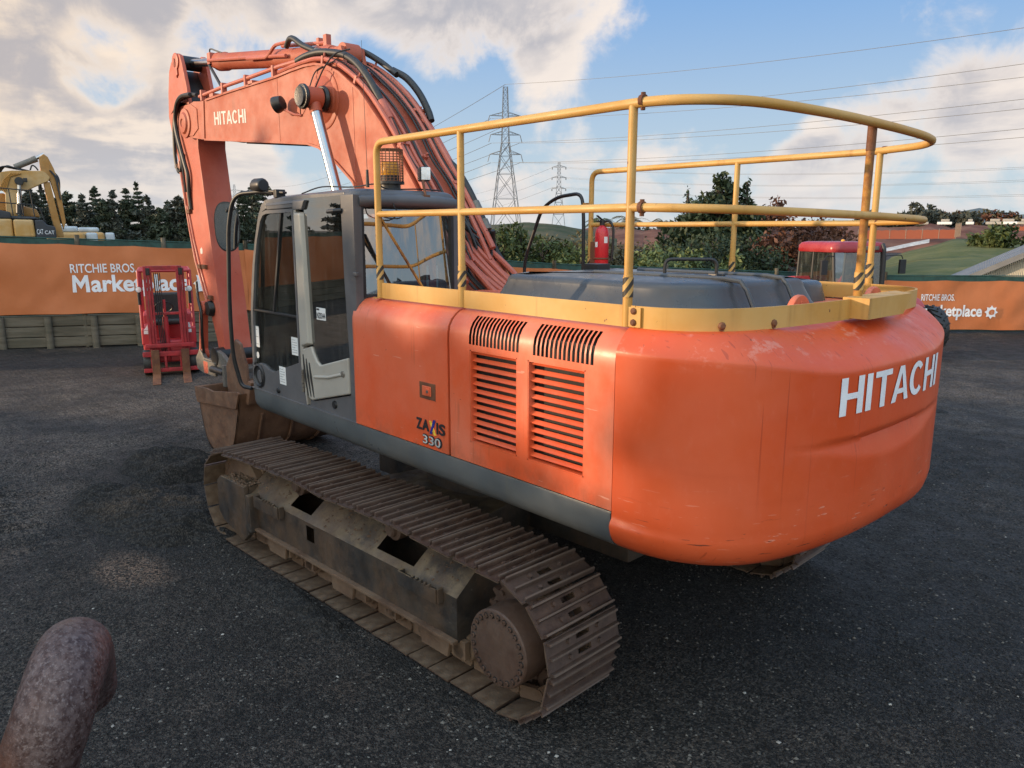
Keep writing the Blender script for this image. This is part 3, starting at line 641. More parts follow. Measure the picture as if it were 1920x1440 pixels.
rows = [cw_row('b', q) for q in ((1.205, .55), (1.205, .20), (1.212, .135), (1.235, .08), (1.27, .04), (1.315, .015), (1.365, 0.))]
rows += [cw_row('m', k / 48) for k in range(1, 49)]
rows += [cw_row('t', q) for q in ((.05, .012), (.12, .045), (.25, .13), (.42, .27), (.60, .45), (.76, .63), (.88, .80), (.96, .93), (1, 1.03), (1, 2.2))]
m = MB(); m.grid(rows)
for r in (rows,): m.add([a[0] for a in r], [tuple(range(len(r)))]); m.add([a[-1] for a in r], [tuple(range(len(r)))])
CW = m.build('counterweight', M['cw'], EX, ang=42, weld=True)
def cw_fn(u, v):
    y = .665 - u; z = 1.995 + v
    for i in range(len(OUT) - 1):
        if OUT[i][1] >= y >= OUT[i + 1][1]:
            t = (OUT[i][1] - y) / (OUT[i][1] - OUT[i + 1][1] + 1e-9); return (OUT[i][0] * (1 - t) + OUT[i + 1][0] * t - .005, y, z)
block_lettering('maker_lettering', 'HITACHI', M['white'], CW, cw_fn, 1.33, .205, 40)
for y in (0.0, -1.08):
    m = MB(); m.lathe([(.125, -.02), (.13, -.012), (.13, .012), (.125, .02)], (-2.66, y, 2.43), (1, 0, 0), 32); m.cyl((-2.69, y, 2.50), (-2.63, y, 2.50), .02, n=12); m.build('lifting_eye', M['orange'], CW)
# ---- engine hood
def rounded_hood(plan, z0, z1, draft, rnd):
    c = V((sum(p[0] for p in plan) / len(plan), sum(p[1] for p in plan) / len(plan)))
    P = []
    n = len(plan)
    for i in range(n):
        a, b, d = V(plan[i - 1]), V(plan[i]), V(plan[(i + 1) % n])
        for k in range(7):
            t = k / 6; kk = .16; e0, e1 = (a - b), (d - b); r0 = min(kk, e0.length * .45); r1 = min(kk, e1.length * .45)
            A, B = b + e0.normalized() * r0, b + e1.normalized() * r1; P.append(A * (1 - t) ** 2 + b * 2 * t * (1 - t) + B * t * t)
    nn = []
    for i in range(len(P)):
        t = (P[(i + 1) % len(P)] - P[i - 1]).normalized(); q = V((t.y, -t.x)); nn.append(q if q.dot(P[i] - c) > 0 else -q)
    rows = []
    for z, ins in [(z0, 0), (z0 + .03, .01)] + [(z0 + (z1 - rnd - z0) * k, draft * k) for k in (.3, .6, 1)] + [(z1 - rnd + rnd * math.sin(R(a)), draft + rnd * 1.2 * (1 - math.cos(R(a)))) for a in (15, 30, 45, 60, 75, 90)] + [(z1 + .012, draft + rnd * 1.2 + .12)]:
        rows.append([(p.x - q.x * ins, p.y - q.y * ins, z) for p, q in zip(P, nn)] + [(P[0].x - nn[0].x * ins, P[0].y - nn[0].y * ins, z)])
    m = MB(); m.grid(rows); m.add(rows[-1][:-1], [tuple(range(len(rows[-1]) - 1))]); return m
HD = rounded_hood([(-.62, .80), (-2.16, .80), (-2.46, .50), (-2.52, -.62), (-.62, -.62)], 2.437, 2.635, .085, .055).build('engine_hood', M['hood'], EX, ang=50, weld=True)
for y in (.27, -.24):
    m = MB(); m.tube([(-2.525, y, 2.45), (-2.455, y - .0, 2.59), (-2.41, y, 2.64), (-2.30, y, 2.652), (-1.2, y, 2.652)], .016, 8); m.build('hood_rib', M['hood'], HD)
m = MB(); m.tube(fillet([(-1.72, .12, 2.64), (-1.72, .12, 2.755), (-1.98, -.12, 2.755), (-1.98, -.12, 2.64)], .05), .012, 8); m.build('grab_handle', M['black'], HD)
m = MB()
for a in (-.05, .12, .25): m.box(-2.1, -1.98, a, a + .03, 2.642, 2.662)
m.box(-.95, -.80, -.2, -.05, 2.64, 2.69); build_each(m, 'hood_catch', M['black'], HD, bevel=.004)
m = rounded_hood([(-1.15, -.72), (-2.32, -.72), (-2.32, -1.18), (-1.15, -1.18)], 2.437, 2.585, .03, .05); m.build('filter_cover', M['hood'], EX, ang=50, weld=True)
# ---- deck handrail
HR = MB().box(-.03, .015, 1.30, 1.40, 2.445, 2.452).build('handrail', M['yellow'], EX)
ARC = [(-2.46, 1.352), (-2.62, 1.325), (-2.78, 1.22), (-2.90, 1.05), (-2.97, .75), (-3.015, .35), (-3.03, -.08), (-3.03, -.45), (-3.01, -.82), (-2.955, -1.07), (-2.82, -1.235), (-2.60, -1.305), (-2.45, -1.32)]
arc = smooth2(ARC, 4); nA = len(arc)
def rail(zn, zf, r, near0, far0, name, dropn=None, dropf=None):
    pts = [(near0, 1.352, zn)]; pts += [(a, b, zn + (zf - zn) * i / (nA - 1)) for i, (a, b) in enumerate(arc)]; pts += [(far0, -1.32, zf)]
    if dropn: pts = [(near0, 1.352, dropn), (near0, 1.352, zn)] + pts[1:]
    if dropf: pts = pts[:-1] + [(far0, -1.32, zf), (far0, -1.32, dropf)]
    P = [V(p) for p in pts]
    if dropn: P = fillet(P[:3], .10)[:-1] + P[2:]
    if dropf: P = P[:-2] + fillet([P[-3], P[-2], P[-1]], .10)[1:]
    return MB().tube(P, r, 12).build(name, M['yellow'], HR)
rail(3.578, 3.515, .0255, -.015, .27, 'top_rail', 2.45, 2.45)
rail(3.066, 3.005, .023, -.02, .275, 'mid_rail')
POSTS = [((-1.0, 1.352), 2.45, 3.57), ((-2.40, 1.352), 2.45, 3.59), ((-3.0, -.05), 2.46, 3.545), ((-2.52, -1.32), 2.45, 3.52), ((-1.355, -1.32), 2.45, 3.515)]
for (x, y), z0, z1 in POSTS:
    m = MB().tube([(x, y, z0), (x, y, 2.72), (x, y, 2.722), (x, y, z1)], [.026, .026, .0235, .0235], 12); p = m.build('post', M['yrust'] if x < -2.9 else M['yellow'], HR)
stripes = NT('hazard_tape'); stripes.fin(stripes.mix(stripes.mth('GREATER_THAN', stripes.wave(9., 'DIAGONAL'), .5), (.03, .025, .02), (.50, .30, .09)), .6)
for x, y in ((-.015, 1.352), (-1.0, 1.352), (-2.40, 1.352), (-3.0, -.05), (-2.52, -1.32), (-1.355, -1.32), (.27, -1.32)):
    MB().tube([(x, y, 2.585 + .02 * (x < -2)), (x, y, 2.69 + .02 * (x < -2))], .0285, 14, cap=False).build('hazard_tape', stripes.m, HR)
tp = [(.01, 1.352)] + arc + [(.29, -1.32)]
def board(seg, name):
    m = MB(); vs = []
    for i, (x, y) in enumerate(seg):
        a, b = seg[max(i - 1, 0)], seg[min(i + 1, len(seg) - 1)]; t = V((b[0] - a[0], b[1] - a[1])).normalized(); n = V((t.y, -t.x)) * .006
        vs.append([(x - n.x, y - n.y, 2.446), (x + n.x, y + n.y, 2.446), (x + n.x, y + n.y, 2.562), (x - n.x, y - n.y, 2.562), (x - n.x, y - n.y, 2.446)])
    m.grid(vs); m.add(vs[0][:4], [(0, 1, 2, 3)]); m.add(vs[-1][:4], [(0, 1, 2, 3)]); return m.build(name, M['yellow'], HR, weld=True, ang=40)
board([(.012, 1.352), (-1.2, 1.352), (-2.456, 1.352)], 'toe_board'); board(arc[:nA // 2 + 1], 'toe_board'); board(arc[nA // 2:] + tp[-1:], 'toe_board')
MB().box(-2.50, -2.40, 1.359, 1.367, 2.45, 2.556).build('joint_plate', M['yellow'], HR, bevel=.002)
m = MB()
for z in (2.475, 2.535): m.lathe([(.018, 0), (.018, .008), (.01, .014)], (-2.455, 1.366, z), (0, 1, 0), 8)
for i in (10, 15): x, y = arc[i]; t = V((arc[i + 1][0] - arc[i - 1][0], arc[i + 1][1] - arc[i - 1][1], 0)).normalized(); n = V((t.y, -t.x, 0)); m.lathe([(.022, 0), (.020, .008), (.012, .016)], V((x, y, 2.475)) + n * .004, n, 8); m.lathe([(.018, 0), (.014, .008)], V((x, y, 2.462)) + n * .004, n, 7)
for x, y, z in ((-2.46, 1.352, 3.585), (-2.475, 1.352, 3.066)): m.tube([(x - .012, y, z), (x + .012, y, z)], .031, 10); m.lathe([(.012, -.045), (.012, .04)], (x, y, z), (0, 0, 1), 6)
for z in (3.02, 3.53): m.tube([(-2.535, -1.32, z - .01), (-2.565, -1.32, z - .01)], .029, 10)
m.tube([(-3.0, -.05, 3.40), (-3.0, -.05, 3.54)], .0262, 12)
build_each(m, 'joint_clamp', M['rust'], HR)
m = MB(); x0, x1, z0, z1 = -3.14, -2.985, 2.452, 2.572
for q in ((x0, x1, z0, z0 + .008), (x0, x1, z1 - .008, z1), (x0, x0 + .008, z0 + .008, z1 - .008), (x1 - .008, x1, z0 + .008, z1 - .008)):
    lo = [(q[0], .10, q[2]), (q[1], .10, q[2]), (q[1], .10, q[3]), (q[0], .10, q[3])]
    hi = [(a, -.50 + (a - x0) * -.9 + (z1 - c) * .9, c) for a, b, c in lo]; m.add(lo + hi, [(0, 1, 2, 3), (4, 5, 6, 7), (0, 1, 5, 4), (1, 2, 6, 5), (2, 3, 7, 6), (3, 0, 4, 7)])
m.box(x0, x1, .10, .108, z0, z1); m.build('rail_socket', M['yellow'], HR, smooth=False)
MB().bar((-.02, 1.345, 3.05), (-.10, .98, 2.45), .035, .012).build('rail_brace', M['yrust'], HR)
m = MB(); m.tube(fillet([(1.25, -1.33, 2.30), (1.25, -1.33, 2.62), (.98, -1.33, 3.18), (.76, -1.33, 3.29), (.41, -1.33, 3.32), (.38, -1.33, 3.1), (.37, -1.33, 2.30)], .14), .0185, 10); m.build('grab_rail', M['black'], EX)
MB().box(.285, .375, -1.345, -1.305, 3.17, 3.22).build('rail_clamp', M['yrust'], HR, bevel=.003)
# ---- cab
Y0, Y1 = 1.415, 1.452
m = MB()
front = [(2.165, 1.41), (2.150, 1.70), (2.115, 2.20), (2.07, 2.42), (2.01, 2.64), (1.93, 2.86), (1.83, 3.07), (1.745, 3.175), (1.66, 3.215)]
fin_ = [(2.125, 1.41), (2.11, 1.70), (2.075, 2.20), (2.03, 2.42), (1.97, 2.64), (1.89, 2.86), (1.795, 3.045), (1.73, 3.11), (1.65, 3.135)]
m.prism(front + fin_[::-1], Y0 - .02, Y1)                                                     # front pillar
m.prism([(1.66, 3.215), (1.65, 3.125), (1.10, 3.135), (.93, 3.19), (.30, 3.195), (.30, 3.235), (1.0, 3.235)], Y0 - .02, Y1 - .002)   # header
m.prism([(.35, 3.215), (.355, 3.195), (.345, 2.6), (.31, 1.97), (.31, 1.43), (.205, 1.43), (.17, 2.55), (.165, 3.215)], 1.38, Y1 + .004)         # rear corner pillar
m.prism([(1.045, 1.42), (.985, 1.515), (.93, 1.503), (.31, 1.652), (.31, 1.42)], Y0, Y1 - .004)                 # panel under the side cover
m.box(.18, .24, .46, 1.38, 3.125, 3.20); m.box(.18, .24, .44, .50, 2.30, 3.20); m.box(.18, .24, .5, 1.38, 2.30, 2.44)
m.prism([(p[0] - .005, p[1]) for p in front] + [(p[0], p[1]) for p in fin_[::-1]], .50, .56)
m.box(.2, 1.75, .50, .54, 3.1, 3.2); m.box(.95, 1.02, .50, .54, 2.2, 3.12); m.box(.22, 2.13, .50, .54, 1.42, 2.25)
CAB = m.build('cab', M['grey'], EX, bevel=.008)
m = MB()
def rrect(x0, x1, y0, y1, r, n=5):
    o = []
    for cx_, cy_, a in ((x1 - r, y1 - r, 0), (x0 + r, y1 - r, 90), (x0 + r, y0 + r, 180), (x1 - r, y0 + r, 270)): o += [(cx_ + r * math.cos(R(a + 90 * k / n)), cy_ + r * math.sin(R(a + 90 * k / n))) for k in range(n + 1)]
    return o
rows = []
for z, e in ((3.195, 0), (3.215, .004), (3.24, .018), (3.256, .045), (3.264, .09), (3.27, .25)):
    q = rrect(.17 + e, 1.72 - e * 1.2, .455 + e, 1.455 - e, .07); rows.append([(x, y, z - max(0, x - 1.3) * .10) for x, y in q] + [(q[0][0], q[0][1], z - max(0, q[0][0] - 1.3) * .10)])
m.grid(rows); m.add(rows[-1][:-1], [tuple(range(len(rows[-1]) - 1))]); m.add(rows[0][:-1], [tuple(range(len(rows[0]) - 1))])
m.build('cab_roof', M['grey'], CAB, ang=50, weld=True)
m = MB(); m.tube(spline([(.19, 1.40, 3.165), (.155, 1.2, 3.175), (.14, .95, 3.178), (.15, .7, 3.175), (.19, .49, 3.165)], 4), .048, 10); m.build('roof_visor', M['grey'], CAB)
m = MB(); m.prism([(2.153, 1.415), (2.115, 1.672), (2.07, 1.655), (2.0, 1.70), (1.90, 1.70), (1.80, 1.665), (1.70, 1.652), (1.18, 1.805), (1.145, 1.81), (1.05, 1.42)], Y0 + .004, Y1 + .003)
DR = m.build('cab_door', M['grey'], CAB, bevel=.006)
m = MB(); dout = [(2.115, 1.672), (2.078, 2.20), (1.975, 2.64), (1.895, 2.86), (1.80, 3.04), (1.735, 3.105), (1.66, 3.122), (1.135, 3.128), (1.145, 1.80)]
din = [(2.088, 1.70), (2.055, 2.20), (1.95, 2.64), (1.87, 2.86), (1.775, 3.03), (1.72, 3.078), (1.65, 3.092), (1.165, 3.098), (1.172, 1.81)]
for i in range(len(dout) - 1): m.prism([dout[i], dout[i + 1], din[i + 1], din[i]], Y0 + .002, Y1 + .004)
m.build('door_frame', M['grey'], CAB, smooth=False)
MB().prism([(1.132, 3.128), (1.088, 3.128), (1.075, 1.94), (1.06, 1.60), (1.055, 1.45), (1.075, 1.45), (1.14, 1.80)], Y0, Y1 + .002).build('hinge_post', M['beige'], CAB, bevel=.004)
m = MB(); m.prism([(2.10, 1.66), (2.068, 2.20), (1.962, 2.64), (1.88, 2.86), (1.785, 3.035), (1.65, 3.11), (1.15, 3.11), (1.16, 1.80), (1.70, 1.645), (1.9, 1.69)], 1.428, 1.432); m.build('door_glass', M['glassd'], CAB, smooth=False)
m = MB(); m.prism([(1.402, 3.10), (1.374, 3.10), (1.626, 2.215), (1.654, 2.215)], 1.425, 1.446); m.box(1.16, 2.07, 1.424, 1.45, 2.198, 2.216); m.build('window_bar', M['black'], CAB, bevel=.003)
MB().box(1.17, 1.38, 1.424, 1.444, 2.2, 2.21)
m = MB(); m.box(1.62, 1.80, 1.36, 1.40, 1.99, 2.01); m.box(1.7, 1.74, 1.36, 1.41, 1.93, 2.0); m.build('door_latch', M['black'], CAB)
for z0, z1 in ((2.72, 2.92), (1.56, 1.76)):
    m = MB()
    for k in range(5): q = z0 + (z1 - z0) * k / 5; m.cyl((1.10, 1.462, q), (1.10, 1.462, q + .034), .013, n=8)
    m.box(1.085, 1.12, 1.446, 1.456, z0, z1); m.build('hinge', M['steel'], CAB)
MB().prism([(1.083, 3.10), (.945, 3.10), (.932, 3.06), (.897, 1.995), (1.068, 1.955)], 1.44, 1.492, f=[(1.066, 3.085), (.965, 3.085), (.952, 3.06), (.917, 2.01), (1.052, 1.97)]).build('corner_cover', M['beige'], CAB, bevel=.012)
MB().prism([(1.085, 3.19), (.88, 3.19), (.93, 3.115), (1.085, 3.115)], 1.44, 1.485).build('corner_cap', M['grey'], CAB, bevel=.01)
m = MB(); m.prism([(.94, 3.205), (.345, 3.21), (.335, 2.6), (.305, 1.962), (.45, 1.925), (.60, 1.885), (.76, 1.838), (.83, 1.88), (.88, 1.97), (.92, 2.06)], 1.452, 1.456); m.build('quarter_window', M['glassq'], CAB, smooth=False)
m = MB(); m.prism([(1.066, 1.945), (.90, 1.985), (.875, 1.935), (.82, 1.868), (.765, 1.840), (.60, 1.882), (.307, 1.958), (.307, 1.662), (.60, 1.592), (.93, 1.512), (.985, 1.522), (1.02, 1.66)], 1.44, 1.474)
SC = m.build('side_cover', M['beige'], CAB, bevel=.014, seg=3)
m = MB(); m.tube([(.86, 1.474, 1.728), (.62, 1.476, 1.758), (.40, 1.474, 1.812)], .014, 8); m.build('cover_ridge', M['beige'], CAB)
m = MB(); m.lathe([(.03, 0), (.024, .012), (.012, .014)], (.385, 1.472, 1.818), (0, 1, 0), 12); m.build('cover_screw', M['steel'], CAB)
for k in range(3):
    m = MB(); x = 1.035 - k * .052; m.tube([(x + .012, 1.474, 1.90 - k * .03), (x - .012, 1.477, 1.72), (x - .045, 1.475, 1.545 + .0 * k)], [.006, .012, .005], 8); m.build('cover_slot', M['inner'], CAB)
m = MB(); m.lathe([(.115, 0), (.118, .012), (.098, .022), (.085, .006), (.03, .004)], (1.995, 1.450, 1.578), (0, 1, 0), 28); m.build('lock_dial', M['black'], CAB)
m = MB(); m.prism([(1.98, 1.51), (1.945, 1.52), (1.955, 1.63), (1.99, 1.64)], 1.455, 1.468); m.build('lock_lever', M['grey'], CAB, bevel=.005)
m = MB(); m.lathe([(.032, 0), (.026, .016), (.01, .022)], (1.60, 1.452, 1.435 + .06), (0, 1, 0), 14); m.build('door_stop', M['black'], CAB)
m = MB(); m.lathe([(.035, 0), (.03, .014)], (.58, 1.448, 1.53), (0, 1, 0), 14); m.build('drain_boss', M['black'], CAB)
# glazing to the rear, front, right
rz = [2.44, 2.55, 2.75, 2.95, 3.13]; ry = [1.385 - .885 * i / 12 for i in range(13)]
m = MB(); m.grid([[(.178 + (z - 2.44) * .085 - .035 * math.sin(math.pi * i / 12), y, z) for z in rz] for i, y in enumerate(ry)]); m.build('rear_window', M['glassr'], CAB, ang=60)
m = MB()
for a, b in ((2.438, 2.462), (3.112, 3.135)): m.grid([[(.171 + (z - 2.44) * .085 - .035 * math.sin(math.pi * i / 12), y, z) for z in (a, b)] for i, y in enumerate(ry)])
for y0, y1 in ((1.385, 1.362), (.525, .50)): m.box(.17, .212, y1, y0, 2.44, 3.13)
m.build('window_seal', M['black'], CAB, ang=60)
m = MB(); m.prism([(p[0] - .012, p[1]) for p in front[:-1]] + [(p[0] - .017, p[1]) for p in front[:-1]][::-1], .57, 1.39); m.build('front_window', M['glassd'], CAB, ang=60)
m = MB(); m.prism([(.26, 2.25), (2.05, 2.25), (1.80, 3.05), (.26, 3.1)], .515, .519); m.build('side_window', M['glassd'], CAB, smooth=False)
# interior
m = MB(); m.box(.26, 2.05, .56, 1.40, 1.40, 1.50); m.box(.24, .42, .56, 1.38, 1.45, 2.36); m.build('cab_floor', M['inner'], CAB)
m = MB(); m.prism([(.72, 1.95), (.60, 2.75), (.66, 2.78), (.78, 2.70), (.86, 2.02), (1.34, 2.06), (1.36, 1.96), (.9, 1.86)], .76, 1.20); m.prism([(.60, 2.76), (.56, 2.96), (.64, 2.98), (.69, 2.78)], .86, 1.10); m.box(.7, 1.2, .8, 1.15, 1.5, 1.9)
m.build('seat', M['seat'], CAB, bevel=.04, seg=3)
m = MB(); m.box(.75, 1.45, .60, .74, 1.5, 2.12); m.box(.75, 1.45, 1.22, 1.34, 1.5, 2.10); m.cyl((1.4, .67, 2.1), (1.45, .67, 2.35), .018); m.cyl((1.4, 1.28, 2.1), (1.45, 1.28, 2.35), .018); m.box(1.85, 1.95, .62, .80, 2.0, 2.5); build_each(m, 'console', M['black'], CAB, bevel=.02)
m = MB(); m.cyl((.30, .66, 2.40), (.30, .66, 2.72), .055); m.cyl((.30, .66, 2.72), (.30, .66, 2.80), .018); m.build('cab_extinguisher', M['red'], CAB, bevel=.01)
MB().box(.262, .268, .60, .72, 2.46, 2.66).build('cab_notice', M['label'], CAB, smooth=False)
m = MB(); m.box(1.70, 1.76, 1.05, 1.22, 2.88, 3.02); m.cyl((1.73, 1.13, 3.0), (1.72, 1.13, 3.15), .012); m.build('interior_mirror', M['black'], CAB, bevel=.02)
# stickers
def sticker(x, z, w, h, y, lines=5, rot=0., par=CAB):
    c, s = math.cos(R(rot)), math.sin(R(rot)); q = lambda a, b: (x - (a * c - b * s), z + a * s + b * c)
    st = MB().prism([q(0, 0), q(w, 0), q(w, h), q(0, h)], y, y + .0015).build('notice_sticker', M['label'], par, smooth=False)
    m = MB()
    for k in range(lines): b = h * (.84 - .7 * k / max(1, lines - 1)); l = w * (.85 if k % 3 else .55); m.prism([q(w * .08, b), q(w * .08 + l * .9, b), q(w * .08 + l * .9, b + h * .018), q(w * .08, b + h * .018)], y + .0016, y + .002)
    m.build('sticker_print', M['ink'], par, smooth=False)
sticker(1.335, 1.86, .125, .16, 1.4335, 6, 0); sticker(1.56, 1.565 - .0, .125, .165, 1.4565, 6, 0)
sticker(2.075, 1.85, .075, .20, 1.4335, 3, 0)
MB().prism(circle((2.055, 1.77), .032, 18), 1.4335, 1.4345).build('notice_sticker', M['label'], CAB, smooth=False)
MB().prism([(.805, 2.222), (.655, 2.222), (.655, 2.322), (.805, 2.322)], 1.4565, 1.458).build('number_sticker', M['label'], CAB, smooth=False)
lettering('sticker_number', 'NZ0344', M['ink'], CAB, (.798, 1.4582, 2.232), (-1, 0, 0), (0, 0, 1), .136, .05, .02, .001)
MB().prism([(.80, 2.30), (.755, 2.30), (.755, 2.315), (.80, 2.315)], 1.4582, 1.459).build('sticker_print', M['ink'], CAB, smooth=False)
# mirror rail, mirror, lamps, aerials
m = MB(); m.tube(fillet([(1.60, 1.40, 3.27), (1.70, 1.46, 3.285), (2.02, 1.58, 3.27), (2.14, 1.60, 3.0), (2.24, 1.60, 2.3), (2.30, 1.58, 1.75), (2.28, 1.52, 1.44), (2.16, 1.47, 1.43)], .20), .0195, 10); m.build('mirror_rail', M['black'], CAB)
m = MB(); m.lathe([(.05, -.09), (.062, -.06), (.064, .05), (.05, .09)], (1.74, 1.46, 3.34), (1, 0, 0), 14); m.bar((1.45, 1.36, 3.27), (1.74, 1.45, 3.30), .05, .02); m.box(1.50, 1.56, 1.33, 1.42, 3.23, 3.30); m.build('rail_joint', M['black'], CAB, bevel=.006)
m = MB(); oval = [(math.copysign(abs(math.cos(R(a))) ** .8, math.cos(R(a))) * .115, math.copysign(abs(math.sin(R(a))) ** .75, math.sin(R(a))) * .235) for a in range(0, 360, 12)]
mz, mx, my = 2.98, 2.36, 1.52
d = V((-1, .62, -.05)).normalized(); sx_ = V((0, 0, 1)).cross(d).normalized(); uz = d.cross(sx_)
ringp = lambda k, t: [V((mx, my, mz)) + sx_ * a * k + uz * b * k + d * t for a, b in oval]
m.grid([r + [r[0]] for r in (ringp(.55, -.07), ringp(.9, -.05), ringp(1, 0), ringp(1.0, .012), ringp(.93, .014))]); m.add(ringp(.55, -.07), [tuple(range(30))]); m.bar((mx, my, mz + .14), (2.13, 1.60, mz + .16), .018, .018)
m.build('mirror', M['black'], CAB, weld=True)
m = MB(); m.add(ringp(.93, .0135), [tuple(range(30))]); m.build('mirror_glass', plain('mirror_glass', (.55, .6, .62), .04, 1., .02, 3), CAB, smooth=False)
m = MB(); m.cyl((.42, .95, 3.25), (.42, .95, 3.315), .085); m.cyl((.42, .95, 3.315), (.42, .95, 3.335), .115, n=24); bc = m.build('beacon_base', M['black'], CAB)
m = MB(); m.cyl((.42, .95, 3.335), (.42, .95, 3.385), .075, n=24); m.build('beacon_body', M['black'], CAB)
m = MB(); m.lathe([(.072, 0), (.075, .02), (.073, .09), (.066, .10)], (.42, .95, 3.386), (0, 0, 1), 24); m.build('beacon_lens', M['amber'], CAB)
m = MB()
for k in range(22): a = R(360 * k / 22); q = V((.42 + .108 * math.cos(a), .95 + .108 * math.sin(a), 3.335)); m.tube([q, q + V((0, 0, .25))], .0028, 4)
for k in range(13): m.tube([(.42 + .108 * math.cos(R(a)), .95 + .108 * math.sin(R(a)), 3.34 + k * .0204) for a in range(0, 360, 15)], .0028, 4, closed=True)
for k in (-3, -2, -1, 0, 1, 2, 3): h = math.sqrt(.108 ** 2 - (k * .03) ** 2); m.tube([(.42 + k * .03, .95 - h, 3.585), (.42 + k * .03, .95 + h, 3.585)], .0028, 4); m.tube([(.42 - h, .95 + k * .03, 3.586), (.42 + h, .95 + k * .03, 3.586)], .0028, 4)
m.build('beacon_cage', M['rust'], CAB, smooth=False)
m = MB(); rot = Matrix.Rotation(R(-24), 3, 'Z'); m.obox((.30, .70, 3.40), .13, .085, .115, rot); m.build('work_lamp', M['black'], CAB, bevel=.015)
m = MB(); m.obox((.228, .732, 3.40), .012, .075, .10, rot); m.build('lamp_lens', M['lens'], CAB, bevel=.005)
m = MB(); m.tube([(.14, .80, 3.20), (.22, .765, 3.32), (.28, .73, 3.40)], .011, 6); m.box(.11, .17, .78, .84, 3.18, 3.225); m.build('lamp_bracket', M['rust'], CAB)
m = MB(); m.tube([(.20, 1.30, 3.27), (.20, 1.30, 3.40)], [.014, .010], 8); m.tube([(.20, 1.30, 3.40), (.21, 1.305, 4.32)], [.0022, .0014], 5); m.build('aerial', M['black'], CAB)
m = MB(); m.tube(spline([(1.2, 1.33, 3.255), (.9, 1.30, 3.30), (.5, 1.25, 3.285), (.25, 1.2, 3.30), (.3, 1.05, 3.27), (.25, .8, 3.275), (.22, .6, 3.27)], 6), .006, 5)
m.tube(spline([(.15, 1.28, 3.2), (.10, 1.26, 3.10), (.14, 1.2, 3.05), (.12, 1.08, 3.04), (.14, 1.0, 3.08)], 6), .005, 5); m.tube(spline([(.13, 1.12, 3.2), (.10, 1.13, 3.12), (.11, 1.05, 3.07)], 6), .005, 5); build_each(m, 'lamp_cable', M['rubber'], CAB)
m = MB(); m.tube([(.33, 1.46, 3.10), (.37, 1.50, 3.095), (.47, 1.50, 3.09)], .016, 8); m.build('window_knob', M['black'], CAB)
MB().obox((.165, 1.452, 2.62), .05, .03, .03).build('hinge_block', M['grey'], CAB, bevel=.006)
m = MB(); m.bar((.17, 1.36, 2.92), (.18, 1.10, 2.42), .03, .008); m.build('window_wiper', M['black'], CAB)
# ---- boom
BT = [(6.20, 4.69), (5.77, 4.655), (5.0, 4.665), (4.3, 4.665), (3.68, 4.665), (3.34, 4.68), (3.01, 4.685), (2.78, 4.67), (2.57, 4.63), (2.29, 4.52), (1.91, 4.29), (1.55, 3.96), (1.22, 3.59), (1.01, 3.35), (.62, 2.86), (.28, 2.40), (.06, 2.08)]
BB = [(-.02, 1.92), (.08, 1.77), (.25, 1.72), (.6, 1.83), (1.05, 2.22), (1.6, 2.84), (2.1, 3.44), (2.42, 3.65), (2.76, 3.82), (3.01, 3.88), (3.6, 3.94), (5.11, 4.085), (5.9, 4.16)]
m = MB(); m.prism([(5.93, 4.67)] + BT[1:] + BB, -.28, .28)
for q in (-1, 1):     # side plates stand proud as flanges along top and bottom, and carry on as the fork at the tip
    m.prism(smooth2([(5.90, 4.655), (6.22, 4.69)], 1) + [(6.45, 4.66), (6.64, 4.56), (6.70, 4.42), (6.66, 4.30), (6.54, 4.25), (6.3, 4.21), (5.90, 4.155)], *sorted((q * .235, q * .285)))
    m.lathe([(.20, 0), (.20, .03), (.15, .035), (.13, .06), (.06, .065), (.05, .05)], (6.54, q * .285, 4.43), (0, q, 0), 28)
    m.prism([(5.93, 4.66), (5.84, 4.655), (5.90, 4.16), (5.97, 4.165)], *sorted((q * .28, q * .296)))
    m.prism([(6.66, 4.62), (6.3, 4.66), (6.1, 4.58), (6.1, 4.32), (6.3, 4.24), (6.58, 4.26), (6.7, 4.42)], *sorted((q * .285, q * .297)))
    m.lathe([(.30, 0), (.30, .006), (.285, .012), (.24, .014), (.22, .03), (.15, .06), (.12, .10)], (2.62, q * .28, 4.29), (0, q, 0), 36)
    pt = BT[1:]; 
BOOM = m.build('boom', M['boom'], EX, bevel=.008)
m = MB()
for q in (-1, 1):
    for pts in (BT[1:], BB):
        vs = []
        for i, (x, z) in enumerate(pts):
            a, b = pts[max(i - 1, 0)], pts[min(i + 1, len(pts) - 1)]; t = V((b[0] - a[0], b[1] - a[1])).normalized(); n = V((t.y, -t.x))
            vs.append([(x - n.x * e, y * q, z - n.y * e) for e, y in ((0, .278), (.012, .278), (.012, .30), (-.035 * 0 - .012, .30), (-.012, .278))])
        m.grid(vs)
m.build('boom_flange', M['boom'], BOOM, weld=True)
m = MB()
for x, z0, z1 in ((3.68, 3.955, 4.655), (2.05, 3.40, 4.37)): m.box(x - .004, x + .004, .279, .284, z0, z1); m.box(x - .004, x + .004, -.284, -.279, z0, z1)
build_each(m, 'weld_seam', M['pipe'], BOOM, smooth=False)
bl = lambda u, v: (5.545 - u, .2835, 4.315 + v - u * .066)
block_lettering('maker_lettering', 'HITACHI', M['bwhite'], BOOM, bl, .98, .165)
